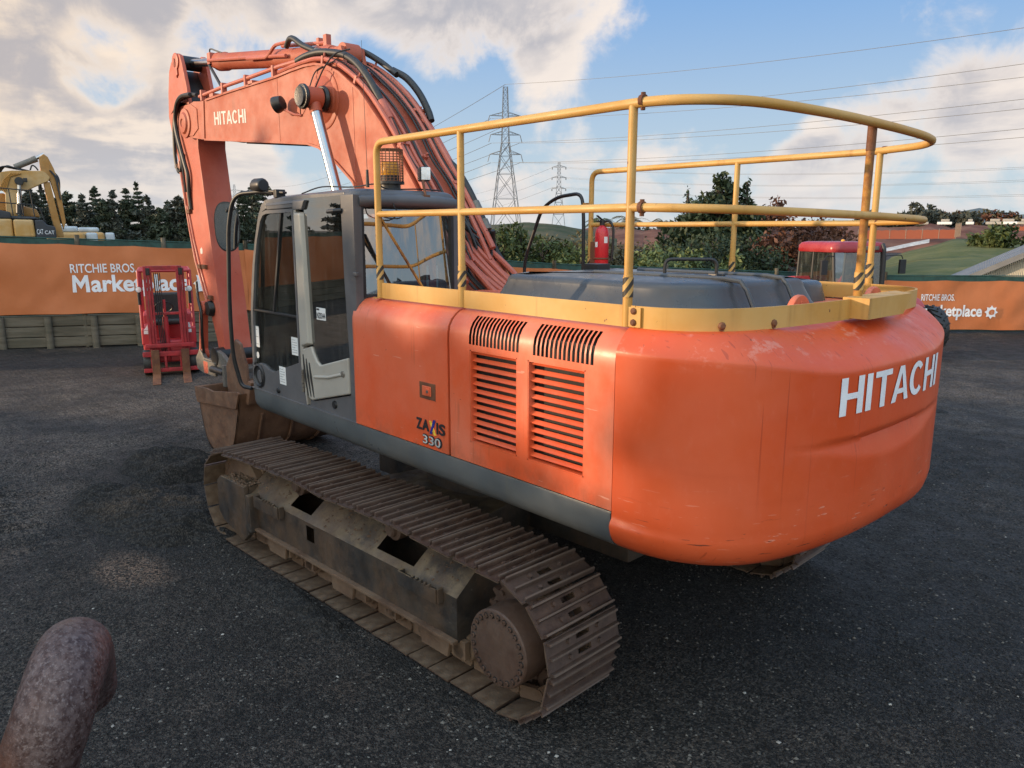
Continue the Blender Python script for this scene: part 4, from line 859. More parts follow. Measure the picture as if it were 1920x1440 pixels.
# knuckle of the boom cylinders
for q in (1, -1):
    m = MB(); o = V((2.50, q * .48, 4.28)); d = V((2.10 - 2.47, 0, 3.42 - 4.27)).normalized()
    m.lathe([(.10, -.085), (.105, -.08), (.105, .08), (.10, .085)], o, (0, q, 0), 24); m.cyl(o, o + d * .17, .075, .06)
    ck = m.build('boom_cylinder', M['boom'], EX)
    m = MB(); m.lathe([(.115, .087), (.125, .10), (.12, .13), (.10, .135), (.095, .155), (.06, .15)], o, (0, q, 0), 22); m.lathe([(.12, -.14), (.132, -.12), (.12, -.088)], o, (0, q, 0), 22); build_each(m, 'pin_seal', M['grease'], ck)
    MB().cyl(o + d * .15, o + d * 1.62, .054, n=24).build('rod', M['chrome'], ck)
    m = MB(); m.cyl(o + d * 1.60, o + d * 2.75, .085); m.build('barrel', M['boom'], ck)
m = MB(); m.tube([(3.12, .285, 4.19), (3.20, .33, 4.20), (3.34, .37, 4.26)], .014, 8); m.build('lamp_bracket', M['pipe'], BOOM)
m = MB(); m.lathe([(.03, -.07), (.075, -.05), (.092, .03), (.09, .05), (.07, .052)], (3.42, .40, 4.33), (.75, .45, -.25), 18); m.build('work_lamp', M['black'], BOOM)
m = MB(); m.tube(spline([(2.58, .40, 4.40), (2.45, .36, 4.58), (2.32, .30, 4.70), (2.2, .2, 4.74)], 6), .008, 6); m.tube(spline([(2.72, .40, 4.40), (2.76, .30, 4.58), (2.6, .29, 4.62), (2.35, .29, 4.64)], 6), .007, 6); m.tube(spline([(3.12, .30, 4.2), (3.05, .33, 4.27), (2.98, .3, 4.26)], 5), .006, 5); build_each(m, 'grease_hose', M['rubber'], BOOM)
# pipework along the boom back
BP = smooth2([(.42, 2.56), (.62, 2.86), (1.01, 3.35), (1.22, 3.59), (1.55, 3.96), (1.91, 4.29), (2.29, 4.52), (2.57, 4.63), (2.80, 4.675), (3.01, 4.685), (3.34, 4.68), (3.68, 4.665)], 3)
def along(i0, i1, y, off, r, name='boom_pipe', mat='pipe', pre=(), post=(), wob=0.):
    pts = []
    for i in range(i0, i1):
        a, b = BP[max(i - 1, 0)], BP[min(i + 1, len(BP) - 1)]; t = V((b[0] - a[0], b[1] - a[1])).normalized(); n = V((-t.y, t.x)); yy = y + wob * math.sin(i * .9)
        pts.append((BP[i][0] + n.x * off, yy, BP[i][1] + n.y * off))
    P = list(pre) + pts + list(post)
    return MB().tube(P, r, 8).build(name, M[mat], BOOM)
nb = len(BP)
along(2, nb, .25, .055, .025, pre=[(.30, .26, 2.50), (.36, .25, 2.54)]); along(1, nb - 10, .195, .05, .020); along(4, nb - 13, .145, .062, .018, wob=.008)
along(1, nb - 4, .045, .04, .016, wob=.01); along(1, nb - 9, -.13, .055, .024, wob=.004); along(2, nb - 12, -.20, .075, .030); along(5, nb - 3, -.262, .05, .022)
for y, r_, a0, a1 in ((.09, .009, 3, nb - 8), (.10, .007, 1, nb - 12), (-.03, .010, 2, nb - 6), (-.07, .008, 4, nb - 10), (.215, .007, 2, nb - 7), (-.16, .010, 5, nb - 6)): along(a0, a1, y, .075, r_, 'hose', 'rubber', wob=.022)
def rest(i, y, w, h=.05):
    a, b = BP[i - 1], BP[i + 1]; t = V((b[0] - a[0], 0, b[1] - a[1])).normalized(); n = V((-t.z, 0, t.x)); c = V((BP[i][0], 0, BP[i][1]))
    m = MB(); m.obox(c + n * (h * .5 + .02) + V((0, y, 0)), .035, w, h + .03, Matrix((t, V((0, 1, 0)), n)).transposed()); m.lathe([(.012, 0), (.012, .03), (.008, .034)], c + n * (h + .035) + V((0, y, 0)), n, 6); m.build('pipe_clamp', M['pipe'], BOOM, bevel=.006)
for i, y, w in ((5, .22, .10), (10, .22, .10), (16, .23, .09), (22, .25, .06), (6, -.2, .16), (13, -.22, .14), (20, -.262, .06), (9, .045, .05), (17, .045, .05), (24, .045, .05)): rest(i, y, w)
for q in (1, -1): m = MB(); m.tube([(6.02, .27 * q, 4.73), (5.2, .27 * q, 4.755), (4.49, .27 * q, 4.76), (3.63, .27 * q, 4.77), (3.22, .25 * q, 4.77)], .024, 9); m.build('boom_pipe', M['pipe'], BOOM)
for x in (5.9, 5.2, 4.5, 3.75):
    for q in (-1, 1): m = MB(); m.box(x - .022, x + .022, *sorted((q * .235, q * .305)), 4.66, 4.80); m.build('pipe_bracket', M['pipe'], BOOM, bevel=.006)
for x in (5.5, 4.3): MB().box(x, x + .12, .2, .3, 4.66, 4.715).build('pipe_block', M['pipe'], BOOM, bevel=.006)
m = MB(); m.tube(spline([(3.24, .245, 4.775), (3.05, .235, 4.80), (2.80, .22, 4.80), (2.57, .205, 4.765), (2.31, .20, 4.70), (2.08, .20, 4.585), (1.88, .20, 4.42), (1.72, .20, 4.245), (1.62, .20, 4.12)], 5), .037, 10); build_each(m, 'hose', M['rubber'], BOOM)
m = MB(); m.tube([(1.66, .20, 4.175), (1.52, .20, 3.995)], .042, 10); m.tube([(1.52, .20, 3.995), (.75, .20, 3.10)], .03, 9); build_each(m, 'hose_fitting', M['pipe'], BOOM)
m = MB(); m.tube(spline([(3.72, .12, 5.02), (3.6, .14, 5.075), (3.48, .15, 5.06), (3.27, .15, 4.955), (2.98, .15, 4.85), (2.86, .15, 4.80)], 5), .032, 10); m.tube(spline([(2.9, -.1, 4.86), (2.6, -.15, 4.84), (2.3, -.2, 4.70), (2.0, -.22, 4.52)], 5), .032, 10)
m.tube(spline([(2.10, -.24, 4.58), (1.90, -.27, 4.48), (1.70, -.28, 4.31), (1.55, -.28, 4.12), (1.49, -.27, 4.02)], 5), .036, 10); m.tube(spline([(1.60, -.06, 3.50), (1.58, -.10, 3.62), (1.45, -.17, 3.69), (1.28, -.21, 3.66), (1.08, -.23, 3.55), (.90, -.24, 3.36), (.74, -.24, 3.15), (.62, -.24, 2.98)], 5), .036, 10); build_each(m, 'hose', M['rubber'], BOOM)
m = MB(); m.tube([(2.98, .15, 4.85), (2.84, .15, 4.79)], .038, 10); m.tube([(.78, -.24, 3.21), (.70, -.24, 3.10)], .042, 10); m.tube([(.66, -.24, 3.04), (.60, -.24, 2.95)], .045, 8); build_each(m, 'hose_ferrule', M['steel'], BOOM)
m = MB(); random.seed(4)
for k in range(7):
    y = .18 - k * .07; m.tube(spline([(.78 - .03 * k, y, 3.02 - .03 * k), (.55, y + .02, 2.78), (.36 + .02 * (k % 3), y - .04, 2.62 - .03 * (k % 2)), (.15, y - .06, 2.46), (-.05 - .03 * (k % 3), y - .05, 2.36), (-.25, y - .04, 2.2)], 5), .026, 8)
build_each(m, 'boom_pipe', M['pipe'], BOOM)
m = MB()
for k in range(9):
    y = .22 - k * .055; a = random.uniform(-.05, .05)
    m.tube(spline([(.80, y, 3.12), (.62 + a, y + .06 + a, 2.98), (.52, y - .05, 2.76 + a), (.42 + a, y + .03, 2.58), (.20, y + a, 2.40), (.02, y, 2.28)], 5), .013, 6)
m.tube(spline([(.52, -.24, 2.95), (.56, -.30, 2.80), (.40, -.30, 2.62), (.22, -.26, 2.50)], 5), .02, 7); m.obox((.60, -.23, 2.90), .09, .08, .10); build_each(m, 'hose', M['rubber'], BOOM)
m = MB(); m.box(-.25, .30, -.32, -.27, 1.42, 2.25); m.box(-.25, .30, .27, .32, 1.42, 2.25); m.build('boom_bracket', M['boom'], EX, bevel=.02)
# ---- arm (stick)
SO = [(6.93, 5.44), (7.04, 5.42), (7.20, 5.345), (7.30, 5.24), (7.40, 4.95), (7.46, 4.61), (7.35, 4.30), (7.17, 3.87), (6.99, 3.05), (6.90, 2.70), (6.71, 2.34), (6.50, 1.96), (6.22, 1.35), (6.13, 1.02)]
SI = [(6.00, .95), (5.90, 1.08), (5.97, 1.37), (6.05, 1.93), (6.18, 2.70), (6.23, 3.05), (6.28, 3.34), (6.40, 4.10), (6.36, 4.35), (6.40, 4.55), (6.55, 4.68), (6.62, 4.72)]
m = MB(); m.prism(SO[5:] + SI + [(7.05, 4.80)], -.2, .2); 
for q in (-1, 1): m.prism(SO[:6] + [(7.05, 4.70), (6.62, 4.70), (6.66, 4.95), (6.76, 5.25), (6.83, 5.40)], *sorted((q * .145, q * .2))); m.lathe([(.12, 0), (.12, .02), (.08, .025)], (6.98, q * .2, 5.33), (0, q, 0), 24); m.prism([(6.93, 5.36), (7.0, 5.40), (7.08, 5.28), (6.98, 5.12), (6.92, 5.14)], *sorted((q * .2, q * .225)))
STK = m.build('arm', M['stick'], EX, bevel=.012)
m = MB(); m.box(6.66, 7.3, -.145, .145, 4.72, 4.78); m.prism([(6.70, 4.75), (7.3, 4.75), (7.2, 5.2), (7.12, 5.25)], -.144, .144); m.lathe([(.10, -.14), (.10, .14)], (6.98, 0, 5.33), (0, 1, 0), 20); m.build('pin_housing', M['grease'], STK, bevel=.01)
m = MB()
m.tube(spline([(6.25, .31, 4.78), (6.60, .30, 4.80), (6.90, .27, 4.73), (7.06, .25, 4.55), (7.05, .25, 4.38), (6.93, .25, 4.12), (6.82, .25, 3.90), (6.76, .24, 3.72), (6.80, .23, 3.46), (6.80, .22, 3.25)], 5), .03, 8)
m.tube(spline([(6.1, .28, 4.76), (6.55, .26, 4.82), (6.98, .23, 4.74), (7.20, .22, 4.50), (7.26, .22, 4.2), (7.26, .22, 3.95), (7.16, .22, 3.80), (7.0, .23, 3.88), (6.96, .24, 4.05)], 5), .026, 8)
m.tube(spline([(6.3, .2, 4.80), (6.9, .24, 4.76), (7.12, .24, 4.5), (7.08, .24, 4.2), (6.95, .24, 3.9), (6.93, .23, 3.5)], 5), .018, 7); build_each(m, 'hose', M['rubber'], STK)
m = MB(); m.tube([(7.12, .22, 3.95), (7.04, .215, 3.5), (6.93, .21, 2.95), (6.80, .21, 2.5), (6.55, .21, 2.05), (6.38, .21, 1.72)], .020, 8); m.tube([(6.95, .21, 3.3), (6.80, .21, 2.8), (6.62, .21, 2.38), (6.42, .21, 1.98)], .017, 8); m.tube([(6.96, .20, 5.12), (7.02, .21, 5.2)], .02, 7); build_each(m, 'arm_pipe', M['pipe'], STK)
m = MB()
for x, z in ((6.88, 3.22), (6.62, 2.42), (6.44, 2.42), (6.30, 1.98)): m.box(x - .06, x + .06, .2, .245, z - .03, z + .03)
m.box(7.0, 7.3, .2, .23, 3.86, 3.92); build_each(m, 'pipe_clamp', M['rust'], STK, bevel=.006)
MB().prism([(6.60, 2.60), (6.53, 2.61), (6.52, 2.66), (6.55, 2.70), (6.61, 2.67)], .2005, .202).build('worn_decal', M['bwhite'], STK, smooth=False)
# arm cylinder above the boom
a, b = V((6.98, 0, 5.335)), V((2.55, 0, 4.77)); d = (b - a).normalized()
m = MB(); m.lathe([(.10, 0), (.12, .03), (.12, .24), (.105, .27), (.105, 2.95), (.115, 3.0), (.10, 3.1)], a + d * 1.05, d, 28); m.cyl(a + d * .92, a + d * 1.06, .085); AC = m.build('arm_cylinder', M['boom'], EX)
MB().cyl(a + d * .05, a + d * .95, .056, n=24).build('rod', M['chrome'], AC)
m = MB(); m.lathe([(.11, -.09), (.11, .09)], b, (0, 1, 0), 20); m.cyl(b, b - d * .5, .09); m.prism([(2.42, 4.60), (2.68, 4.60), (2.62, 4.83), (2.48, 4.83)], .10, .14); m.prism([(2.42, 4.60), (2.68, 4.60), (2.62, 4.83), (2.48, 4.83)], -.14, -.10); m.build('cylinder_base', M['boom'], AC)
m = MB(); m.obox(a + d * .98 + V((0, .06, .03)), .10, .12, .15); m.build('port_block', M['pipe'], AC, bevel=.01)
m = MB(); m.tube([a + d * 1.0 + V((0, .13, -.0)), a + d * 2.5 + V((0, .14, .005)), a + d * 3.3 + V((0, .14, 0))], .022, 8); m.tube(fillet([(4.7, .16, 5.03), (4.16, .155, 4.965), (3.97, .14, 5.075), (3.70, .125, 5.065)], .06), .02, 8)
m.tube([a + d * 3.0 + V((0, .03, .13)), a + d * 4.0 + V((0, .02, .13))], .022, 8); m.box(2.95, 3.02, -.02, .04, 4.92, 5.04); m.box(3.12, 3.17, -.02, .04, 4.94, 5.03); build_each(m, 'cylinder_pipe', M['pipe'], AC)
m = MB(); m.tube(spline([a + d * 1.0 + V((0, .1, .08)), a + d * 1.02 + V((0, .1, .15)), a + d * 1.15 + V((0, .08, .13)), a + d * 1.3 + V((0, .06, .1))], 5), .01, 6); m.tube(spline([a + d * .95 + V((0, .1, -.05)), a + d * 1.5 + V((0, .2, -.30)), a + d * 1.75 + V((0, .25, -.42))], 5), .02, 7); build_each(m, 'hose', M['rubber'], AC)
# bucket cylinder, link, coupler and bucket
m = MB(); m.cyl((7.38, 0, 4.25), (7.05, 0, 2.9), .085); BCY = m.build('bucket_cylinder', M['stick'], EX)
m = MB(); m.cyl((7.05, 0, 2.9), (6.66, 0, 1.80), .05); m.build('rod', M['chrome'], BCY)
m = MB()
for y in (-.26, .26): m.bar((6.50, y, 1.80), (6.62, y, 1.16), .05, .12, (0, 1, 0)); m.lathe([(.10, -.04), (.10, .04)], (6.48, y, 1.82), (0, 1, 0), 18); m.lathe([(.09, -.05), (.09, .05)], (6.62, y, 1.12), (0, 1, 0), 18)
build_each(m, 'bucket_link', M['stick'], BCY, bevel=.006)
m = MB(); m.tube(spline([(6.60, .30, 2.20), (6.52, .32, 1.95), (6.42, .33, 1.75), (6.45, .33, 1.4), (6.52, .30, 1.15)], 5), .022, 8); m.lathe([(.12, -.03), (.10, .04)], (6.32, .24, 1.82), (0, 1, 0), 16); m.build('link_hose', M['grease'], BCY)
m = MB()
for y in (-.30, .30): m.prism([(6.75, .88), (6.78, 1.05), (6.60, 1.20), (6.45, 1.08), (6.15, 1.08), (6.0, 1.26), (5.78, 1.22), (5.52, 1.10), (5.50, .84), (5.62, .80), (5.68, .92), (6.4, .92), (6.5, .84)], y - .03, y + .03)
m.box(5.6, 6.7, -.27, .27, .93, 1.0); QC = m.build('quick_coupler', M['steel'], EX, bevel=.008)
m = MB(); m.cyl((5.6, .37, .97), (6.05, .37, .97), .05); m.lathe([(.13, -.34), (.13, .34)], (6.02, 0, 1.15), (0, 1, 0), 20); m.build('coupler_cylinder', M['grease'], QC)
MB().cyl((5.42, .37, .97), (5.6, .37, .97), .035).build('rod', M['chrome'], QC)
m = MB(); m.box(5.98, 6.42, .32, .36, .86, 1.06); m.box(5.34, 5.42, .26, .48, .82, 1.12); build_each(m, 'coupler_lug', M['steel'], QC, bevel=.006)
m = MB()
for x, z0 in ((6.36, .90), (6.28, .96), (6.32, .98), (6.30, .90)): m.obox((x, .362, z0), .022, .004, .07, Matrix.Rotation(R(30 if x > 6.3 else -30), 3, 'Y'))
m.box(6.24, 6.40, .3602, .361, .875, 1.045); m.build('worn_badge', M['stick'], QC, smooth=False)
bw = .76
shell = [(5.62, .84), (5.58, .60), (5.50, .35), (5.40, .14), (5.22, .02), (5.0, -.0), (4.72, .06), (4.48, .22), (4.36, .45), (4.25, .72), (4.16, .95)]
sh = smooth2(shell, 3); m = MB(); inn = [(x + (5.0 - x) * .05, z + (.62 - z) * .05) for x, z in sh]
m.prism(sh + inn[::-1], -bw, bw); 
for y in (-bw, bw): m.prism(sh + [(5.0, .83)], *sorted((y, y * .97)))
for y in (-.28, -.22, .22, .28): m.prism([(5.55, .5), (5.75, .80), (5.72, 1.0), (5.4, .95), (5.35, .4)], y - .02, y + .02)
BK = m.build('bucket', M['bucket'], EX, bevel=.006)
m = MB()
for y in (-1, 1): m.prism([(5.64, .84), (5.62, .70), (5.58, .62), (4.28, .74), (4.16, .95), (4.18, .975), (5.0, .86), (5.2, .87)], *sorted((y * bw, y * (bw + .03))))
build_each(m, 'side_cutter', M['bucket'], BK, bevel=.006)
m = MB()
for k in range(5): y = -.62 + .31 * k; m.prism([(4.28, .80), (4.14, .80), (4.02, 1.10), (4.10, 1.12), (4.26, .95)], y - .06, y + .06)
build_each(m, 'bucket_tooth', M['bucket'], BK, bevel=.01)
m = MB()
for k in range(3): y = -.45 + .45 * k; m.tube([(x - .012, y, z) for x, z in sh[9:27]], .022, 6)
build_each(m, 'wear_strip', M['bucket'], BK)
for y in (.50, -.50):
    MB().prism([(5.15, .80), (4.50, .82), (4.52, 1.22), (4.66, 1.50), (4.80, 1.55), (5.15, 1.15)], y - .025, y + .025).build('bucket_ear', M['bucket'], BK, bevel=.012)
# ---- extinguisher hung on the rail post
EG = thing('fire_extinguisher', 'red fire extinguisher with black hose strapped to the yellow deck rail', 'fire extinguisher', (.06, -1.25, 2.62))
m = MB(); m.lathe([(.060, 0), (.068, .012), (.068, .30), (.062, .335), (.04, .362), (.022, .372), (.022, .385)], (0, 0, 0), (0, 0, 1), 28); m.build('cylinder', M['red'], EG)
m = MB(); m.cyl((0, 0, .38), (0, 0, .43), .025); m.bar((0, 0, .43), (-.02, .10, .47), .02, .01); m.bar((0, 0, .41), (-.02, .10, .42), .02, .01); m.build('valve', M['black'], EG)
m = MB(); m.tube(spline([(0, -.02, .41), (-.05, -.04, .42), (-.095, -.05, .36), (-.10, -.05, .2), (-.085, -.05, .04)], 5), .013, 8); m.build('hose', M['black'], EG)
m = MB(); m.box(.04, .105, -.05, .05, .0, .22); m.tube([(.071 * math.cos(R(a)), .071 * math.sin(R(a)), .06) for a in range(0, 360, 15)], .009, 6, closed=True); m.box(-.03, .22, -.085, -.06, .15, .175); m.build('bracket', M['rust'], EG)
def curved_label(a0, a1, z0, z1, par): return MB().grid([[(.0688 * math.cos(R(a0 + (a1 - a0) * k / 8)), .0688 * math.sin(R(a0 + (a1 - a0) * k / 8)), z) for z in (z0, z1)] for k in range(9)]).build('label', M['label'], par)
curved_label(150, 185, .21, .27, EG); curved_label(60, 95, .17, .22, EG)
# ================================================================ PLACE
def pol(az, d, z=0.): return V((CAM.x + d * math.cos(R(az)), CAM.y + d * math.sin(R(az)), z))
def zel(el, d): return CAM.z + d * math.tan(R(el))
rnd = random.Random(11)
# ---- ground: one sheet, fine near the machine, out to the horizon
def ground_z(x, y):
    r = math.hypot(x + 5, y - 4.55)
    z = .035 * noise.noise(V((x * .35, y * .35, 0))) + .02 * noise.noise(V((x * 1.1, y * 1.1, 3))) * (r < 40)
    under_m = sst(max(abs(x) - 2.7, abs(y) - 2.1), 0, .8)
    z = z * under_m - .012 * (1 - under_m)
    # loose chip windrow churned up at the front of the machine, with tread corrugations
    for cx_, cy_, sx2, sy2, h in ((.25, 2.02, .55, .14, .06), (-.75, 1.98, .25, .10, .05), (5.9, 2.5, .9, .4, .06), (2.3, -7.3, 1.6, .5, .05)):
        a = math.exp(-((x - cx_) / sx2) ** 2 - ((y - cy_) / sy2) ** 2); z += h * a * (1 + .25 * noise.noise(V((x * 4, y * 4, 1))))
    ru = math.exp(-((y - 3.15 - .05 * x) / .38) ** 2) * sst(x, 2.6, 3.4) * sst(x, 9, 6); z += ru * .028 * math.sin(x * 2 * math.pi / .17)
    ru = math.exp(-((y + 5.2 - .3 * x) / .5) ** 2) * sst(x, -6, -2); z += ru * .022 * math.sin(x * 2 * math.pi / .2)
    return z
def axis(lo, hi, st, far, k):
    a = [lo + st * i for i in range(int((hi - lo) / st) + 1)]; s1 = st; p = a[-1]
    while p < far: s1 *= k; p += s1; a.append(p)
    s1 = st; p = a[0]
    while p > -far: s1 *= k; p -= s1; a.insert(0, p)
    return a
gxs, gys = axis(-3.5, 9.5, .07, 2500, 1.11), axis(-9, 4.5, .09, 2500, 1.11)
m = MB(); m.grid([[(x, y, ground_z(x, y)) for y in gys] for x in gxs])
t = NT('yard_chip'); n0 = t.noise(.20, 6, .6); chip = t.vor(75.); chip2 = t.vor(62., out=1)
def near(px, py, rx, ry):
    q = t.nd('ShaderNodeVectorMath', operation='SUBTRACT'); t.L.new(t.co(), q.inputs[0]); q.inputs[1].default_value = (px, py, 0)
    q2 = t.nd('ShaderNodeVectorMath', operation='MULTIPLY'); t.L.new(q.outputs[0], q2.inputs[0]); q2.inputs[1].default_value = (1 / rx, 1 / ry, 0)
    q3 = t.nd('ShaderNodeVectorMath', operation='LENGTH'); t.L.new(q2.outputs[0], q3.inputs[0]); return t.ss(t.mth('ADD', q3.outputs[1], t.mth('MULTIPLY', t.noise(2.2, 5), .8)), 1.5, .9)
c = t.mix(t.ss(n0, .36, .64), (.0160, .0135, .0115), (.038, .032, .0265))
c = t.mix(t.ss(t.noise(1.1, 7, .65, (1.6, .5, 1), (2, 2, 0)), .42, .66, 0, .45), c, (.058, .047, .038))
c = t.mix(t.ss(t.noise(.42, 7, .62, off=(3, 8, 0)), .54, .70, 0, .75), c, (.105, .075, .054)); c = t.mix(t.ss(t.noise(1.3, 7, .7, off=(6, 2, 0)), .60, .72, 0, .5), c, (.13, .100, .076))
rut = t.wave(2.6, 'Y', 6., (.35, 1, 1), 1.2); c = t.mix(t.mth('MULTIPLY', t.ss(rut, .62, .95, 0, .35), t.ss(t.noise(.3, 3, off=(1, 7, 0)), .45, .6)), c, (.016, .015, .0145))
c = t.mix(t.mth('MULTIPLY', t.mth('MAXIMUM', near(1.95, 2.75, .6, .32), near(6.7, 2.7, 1.5, .7)), .85), c, (.135, .088, .060)); c = t.mix(t.mth('MULTIPLY', t.mth('MAXIMUM', near(8.0, 1.5, 5.5, 4.2), near(0.5, -11.5, 6.5, 4.6)), .9), c, t.mix(t.ss(t.noise(.9, 7, .65, off=(4, 4, 0)), .38, .64), (.036, .031, .027), (.095, .077, .062))); loose = t.mth('MAXIMUM', near(3.3, 2.35, 1.5, .75), near(4.75, 1.7, 1.1, .8)); c = t.mix(t.mth('MULTIPLY', loose, .85), c, (.0150, .0135, .0120)); c = t.mix(near(-1.6, -2.2, 3.4, 3.0), c, (.020, .0180, .0160))  # last mix paints the shade under the machine into the ground colour
sepc = t.nd('ShaderNodeSeparateColor'); t.L.new(chip2, sepc.inputs[0]); br = t.nd('ShaderNodeVectorMath', operation='SCALE'); t.L.new(c, br.inputs[0]); t.L.new(t.ss(sepc.outputs[0], .15, 1.0, .22, 2.3), br.inputs['Scale']); c = br.outputs[0]
c = t.mix(t.ss(chip, .25, .8, 0, .35), c, (.012, .011, .010)); c = t.mix(t.ss(sepc.outputs[1], .993, .996, 0, .5), c, (.24, .22, .19))
hgt = t.mth('ADD', t.mth('MULTIPLY', chip, -1.1), t.mth('ADD', t.mth('MULTIPLY', t.noise(60, 4, .7), .9), t.mth('ADD', t.mth('MULTIPLY', t.noise(7, 6, .65), 2.4), t.mth('MULTIPLY', rut, .35))))
t.bump(hgt, 1.0, .018); t.fin(c, t.ss(t.noise(3, 4), .3, .7, .6, .9), 0, .35)
tag(m.build('ground', t.m, None, ang=180), kind='structure')
# heaps of loose dark chip pushed up in front of the near track, combed by the tread
def heap(name, label, cx_, cy_, ax, ay, rot, h, per):
    m = MB(); G = []; c_, s_ = math.cos(rot), math.sin(rot); n1, n2 = int(ax * 2.6 / .022), int(ay * 2.6 / .022)
    for i in range(n1 + 1):
        row = []
        for j in range(n2 + 1):
            u, v = -1.3 + 2.6 * i / n1, -1.3 + 2.6 * j / n2; x, y = cx_ + u * ax * c_ - v * ay * s_, cy_ + u * ax * s_ + v * ay * c_
            q = u * u + v * v + .45 * noise.noise(V((x * 2.2, y * 2.2, 4))); e = max(0, 1 - q); ph = (x * .725 - y * .66) / per + .6 * noise.noise(V((x * 1.5, y * 1.5, 9)))
            z = h * min(1, e * 1.5) ** .8 * (1 + .35 * noise.noise(V((x * 3, y * 3, 2)))) + (.022 * math.sin(6.283 * ph) * min(1, e * 3) + .020 * noise.noise(V((x * 14, y * 14, 1))) + .008 * noise.noise(V((x * 40, y * 40, 3)))) * min(1, e * 4); row.append((x, y, ground_z(x, y) + z - .015 - .03 * (e <= 0)))
        G.append(row)
    m.grid(G); o = tag(m.build(name, hp_m.m, None, ang=180), label, 'gravel heap', kind='stuff')
hp_m = NT('loose_chip'); hv_ = hp_m.vor(60., out=1); hs = hp_m.nd('ShaderNodeSeparateColor'); hp_m.L.new(hv_, hs.inputs[0]); hp_m.bump(hp_m.mth('ADD', hp_m.vor(70.), hp_m.noise(50, 4, .7)), .9, .018); hp_m.fin(hp_m.mix(hp_m.ss(hs.outputs[0], .3, 1.), (.010, .0092, .0085), (.042, .038, .034)), .8, 0, .3)
heap('gravel_heap', 'combed heap of loose black chip by the front of the near track', 3.25, 2.15, 1.25, .62, .25, .19, .115); heap('gravel_heap', 'smaller black chip heap beside the bucket', 4.7, 1.45, .75, .5, .6, .22, .14); heap('gravel_heap', 'spread of black chip along the near track edge', .35, 2.02, .75, .17, .04, .05, .3)
heap('gravel_heap', 'black chip heap out in the yard to the right of the machine', .4, -8.2, 1.4, .5, .7, .14, .2)
# loose chips and pale stones lying on the yard
def stones(name, n, mat, smin, smax, seed, rng=(2.4, 13.)):
    r = np.random.default_rng(seed); vs, fs = [], []
    base = np.array([(1, 0, 0), (-1, 0, 0), (0, 1, 0), (0, -1, 0), (0, 0, .8), (0, 0, -.5)])
    tri = [(0, 2, 4), (2, 1, 4), (1, 3, 4), (3, 0, 4)]
    k = 0
    while k < n:
        d = rng[0] + (rng[1] - rng[0]) * r.random() ** 1.25; az = R(-42.4 + r.uniform(-37, 37)); x, y = CAM.x + d * math.cos(az), CAM.y + d * math.sin(az)
        s = smin * (smax / smin) ** (r.random() ** 2.2); a = r.uniform(0, 6.28); ca, sa = math.cos(a), math.sin(a)
        b = base * (s * r.uniform(.55, 1.3, (6, 3))); z0 = ground_z(x, y)
        vs += [(x + q[0] * ca - q[1] * sa, y + q[0] * sa + q[1] * ca, z0 + q[2] * .7 + s * .1) for q in b]; o = 6 * k; fs += [(o + i, o + j, o + l) for i, j, l in tri]; k += 1
    m = MB(); m.v, m.f = vs, fs; return tag(m.build(name, mat, None, smooth=False), kind='stuff')
gt = NT('gravel_dark'); gi = gt.nd('ShaderNodeNewGeometry').outputs['Random Per Island']; gcol = gt.mix(gt.ss(gi, .35, 1.0), (.008, .0075, .007), (.066, .060, .053)); gcol = gt.mix(gt.ss(gi, .93, .95), gcol, (.125, .115, .10)); gt.fin(gcol, .75, 0, .3)
stones('gravel', 60000, gt.m, .006, .017, 5)
tag(stones('pale_gravel', 320, plain('gravel_pale', (.30, .28, .25), .7, 0, .4, 10), .004, .015, 6), 'scattered pale stone chips on dark ground')
# ---- raised ground behind the left fence, hillside, far hills
FL = [V((33.2, 31.5, 0)), V((17.75, 1.2, 0)), V((15.05, -4.15, 0)), V((10.6, -11.3, 0)), V((4.4, -18.8, 0)), V((-6.5, -29.5, 0))]
soil = NT('bank_soil'); soil.fin(soil.mix(soil.ss(soil.noise(.5, 6, .6), .35, .65), (.055, .045, .03), (.10, .085, .05)), .9)
m = MB(); top = [(p.x, p.y) for p in FL[:3]]; back = [(p.x + 70, p.y - 26) for p in FL[:3]]
m.prism([(p[0] + .25, p[1] - .12) for p in top] + back[::-1], -.3, .72, 'xy'); tag(m.build('yard_bank', soil.m), kind='structure')
grass = NT('hill_grass'); gc = grass.mix(grass.ss(grass.noise(.10, 6, .6), .36, .64), (.075, .088, .026), (.125, .125, .045)); gc = grass.mix(grass.ss(grass.noise(.5, 6, .65), .45, .7, 0, .6), gc, (.17, .15, .07)); grass.bump(grass.noise(1.5, 5), .5, .3); grass.fin(gc, .9, 0, .2)
earth = NT('red_earth'); earth.fin(earth.mix(earth.ss(earth.noise(.15, 6, .65, (1, 1, 5)), .35, .65), (.10, .035, .022), (.18, .085, .055)), .9, 0, .2)
def ridge(name, az0, az1, prof, mat, n=60, rough=.1, seed=0):
    # prof: list of (distance, elevation function of az); builds a slope surface
    rows = []
    for d, ef in prof:
        row = []
        for i in range(n + 1):
            az = az0 + (az1 - az0) * i / n; e = ef(az); z = zel(e, d) + rough * d * .02 * noise.noise(V((az * .9, d * .02, seed))); row.append(pol(az, d, z))
        rows.append(row)
    m = MB(); m.grid(rows); return tag(m.build(name, mat, None, ang=180), kind='structure')
lin = lambda pts: (lambda az: np.interp(-az, [-p[0] for p in pts], [p[1] for p in pts]))
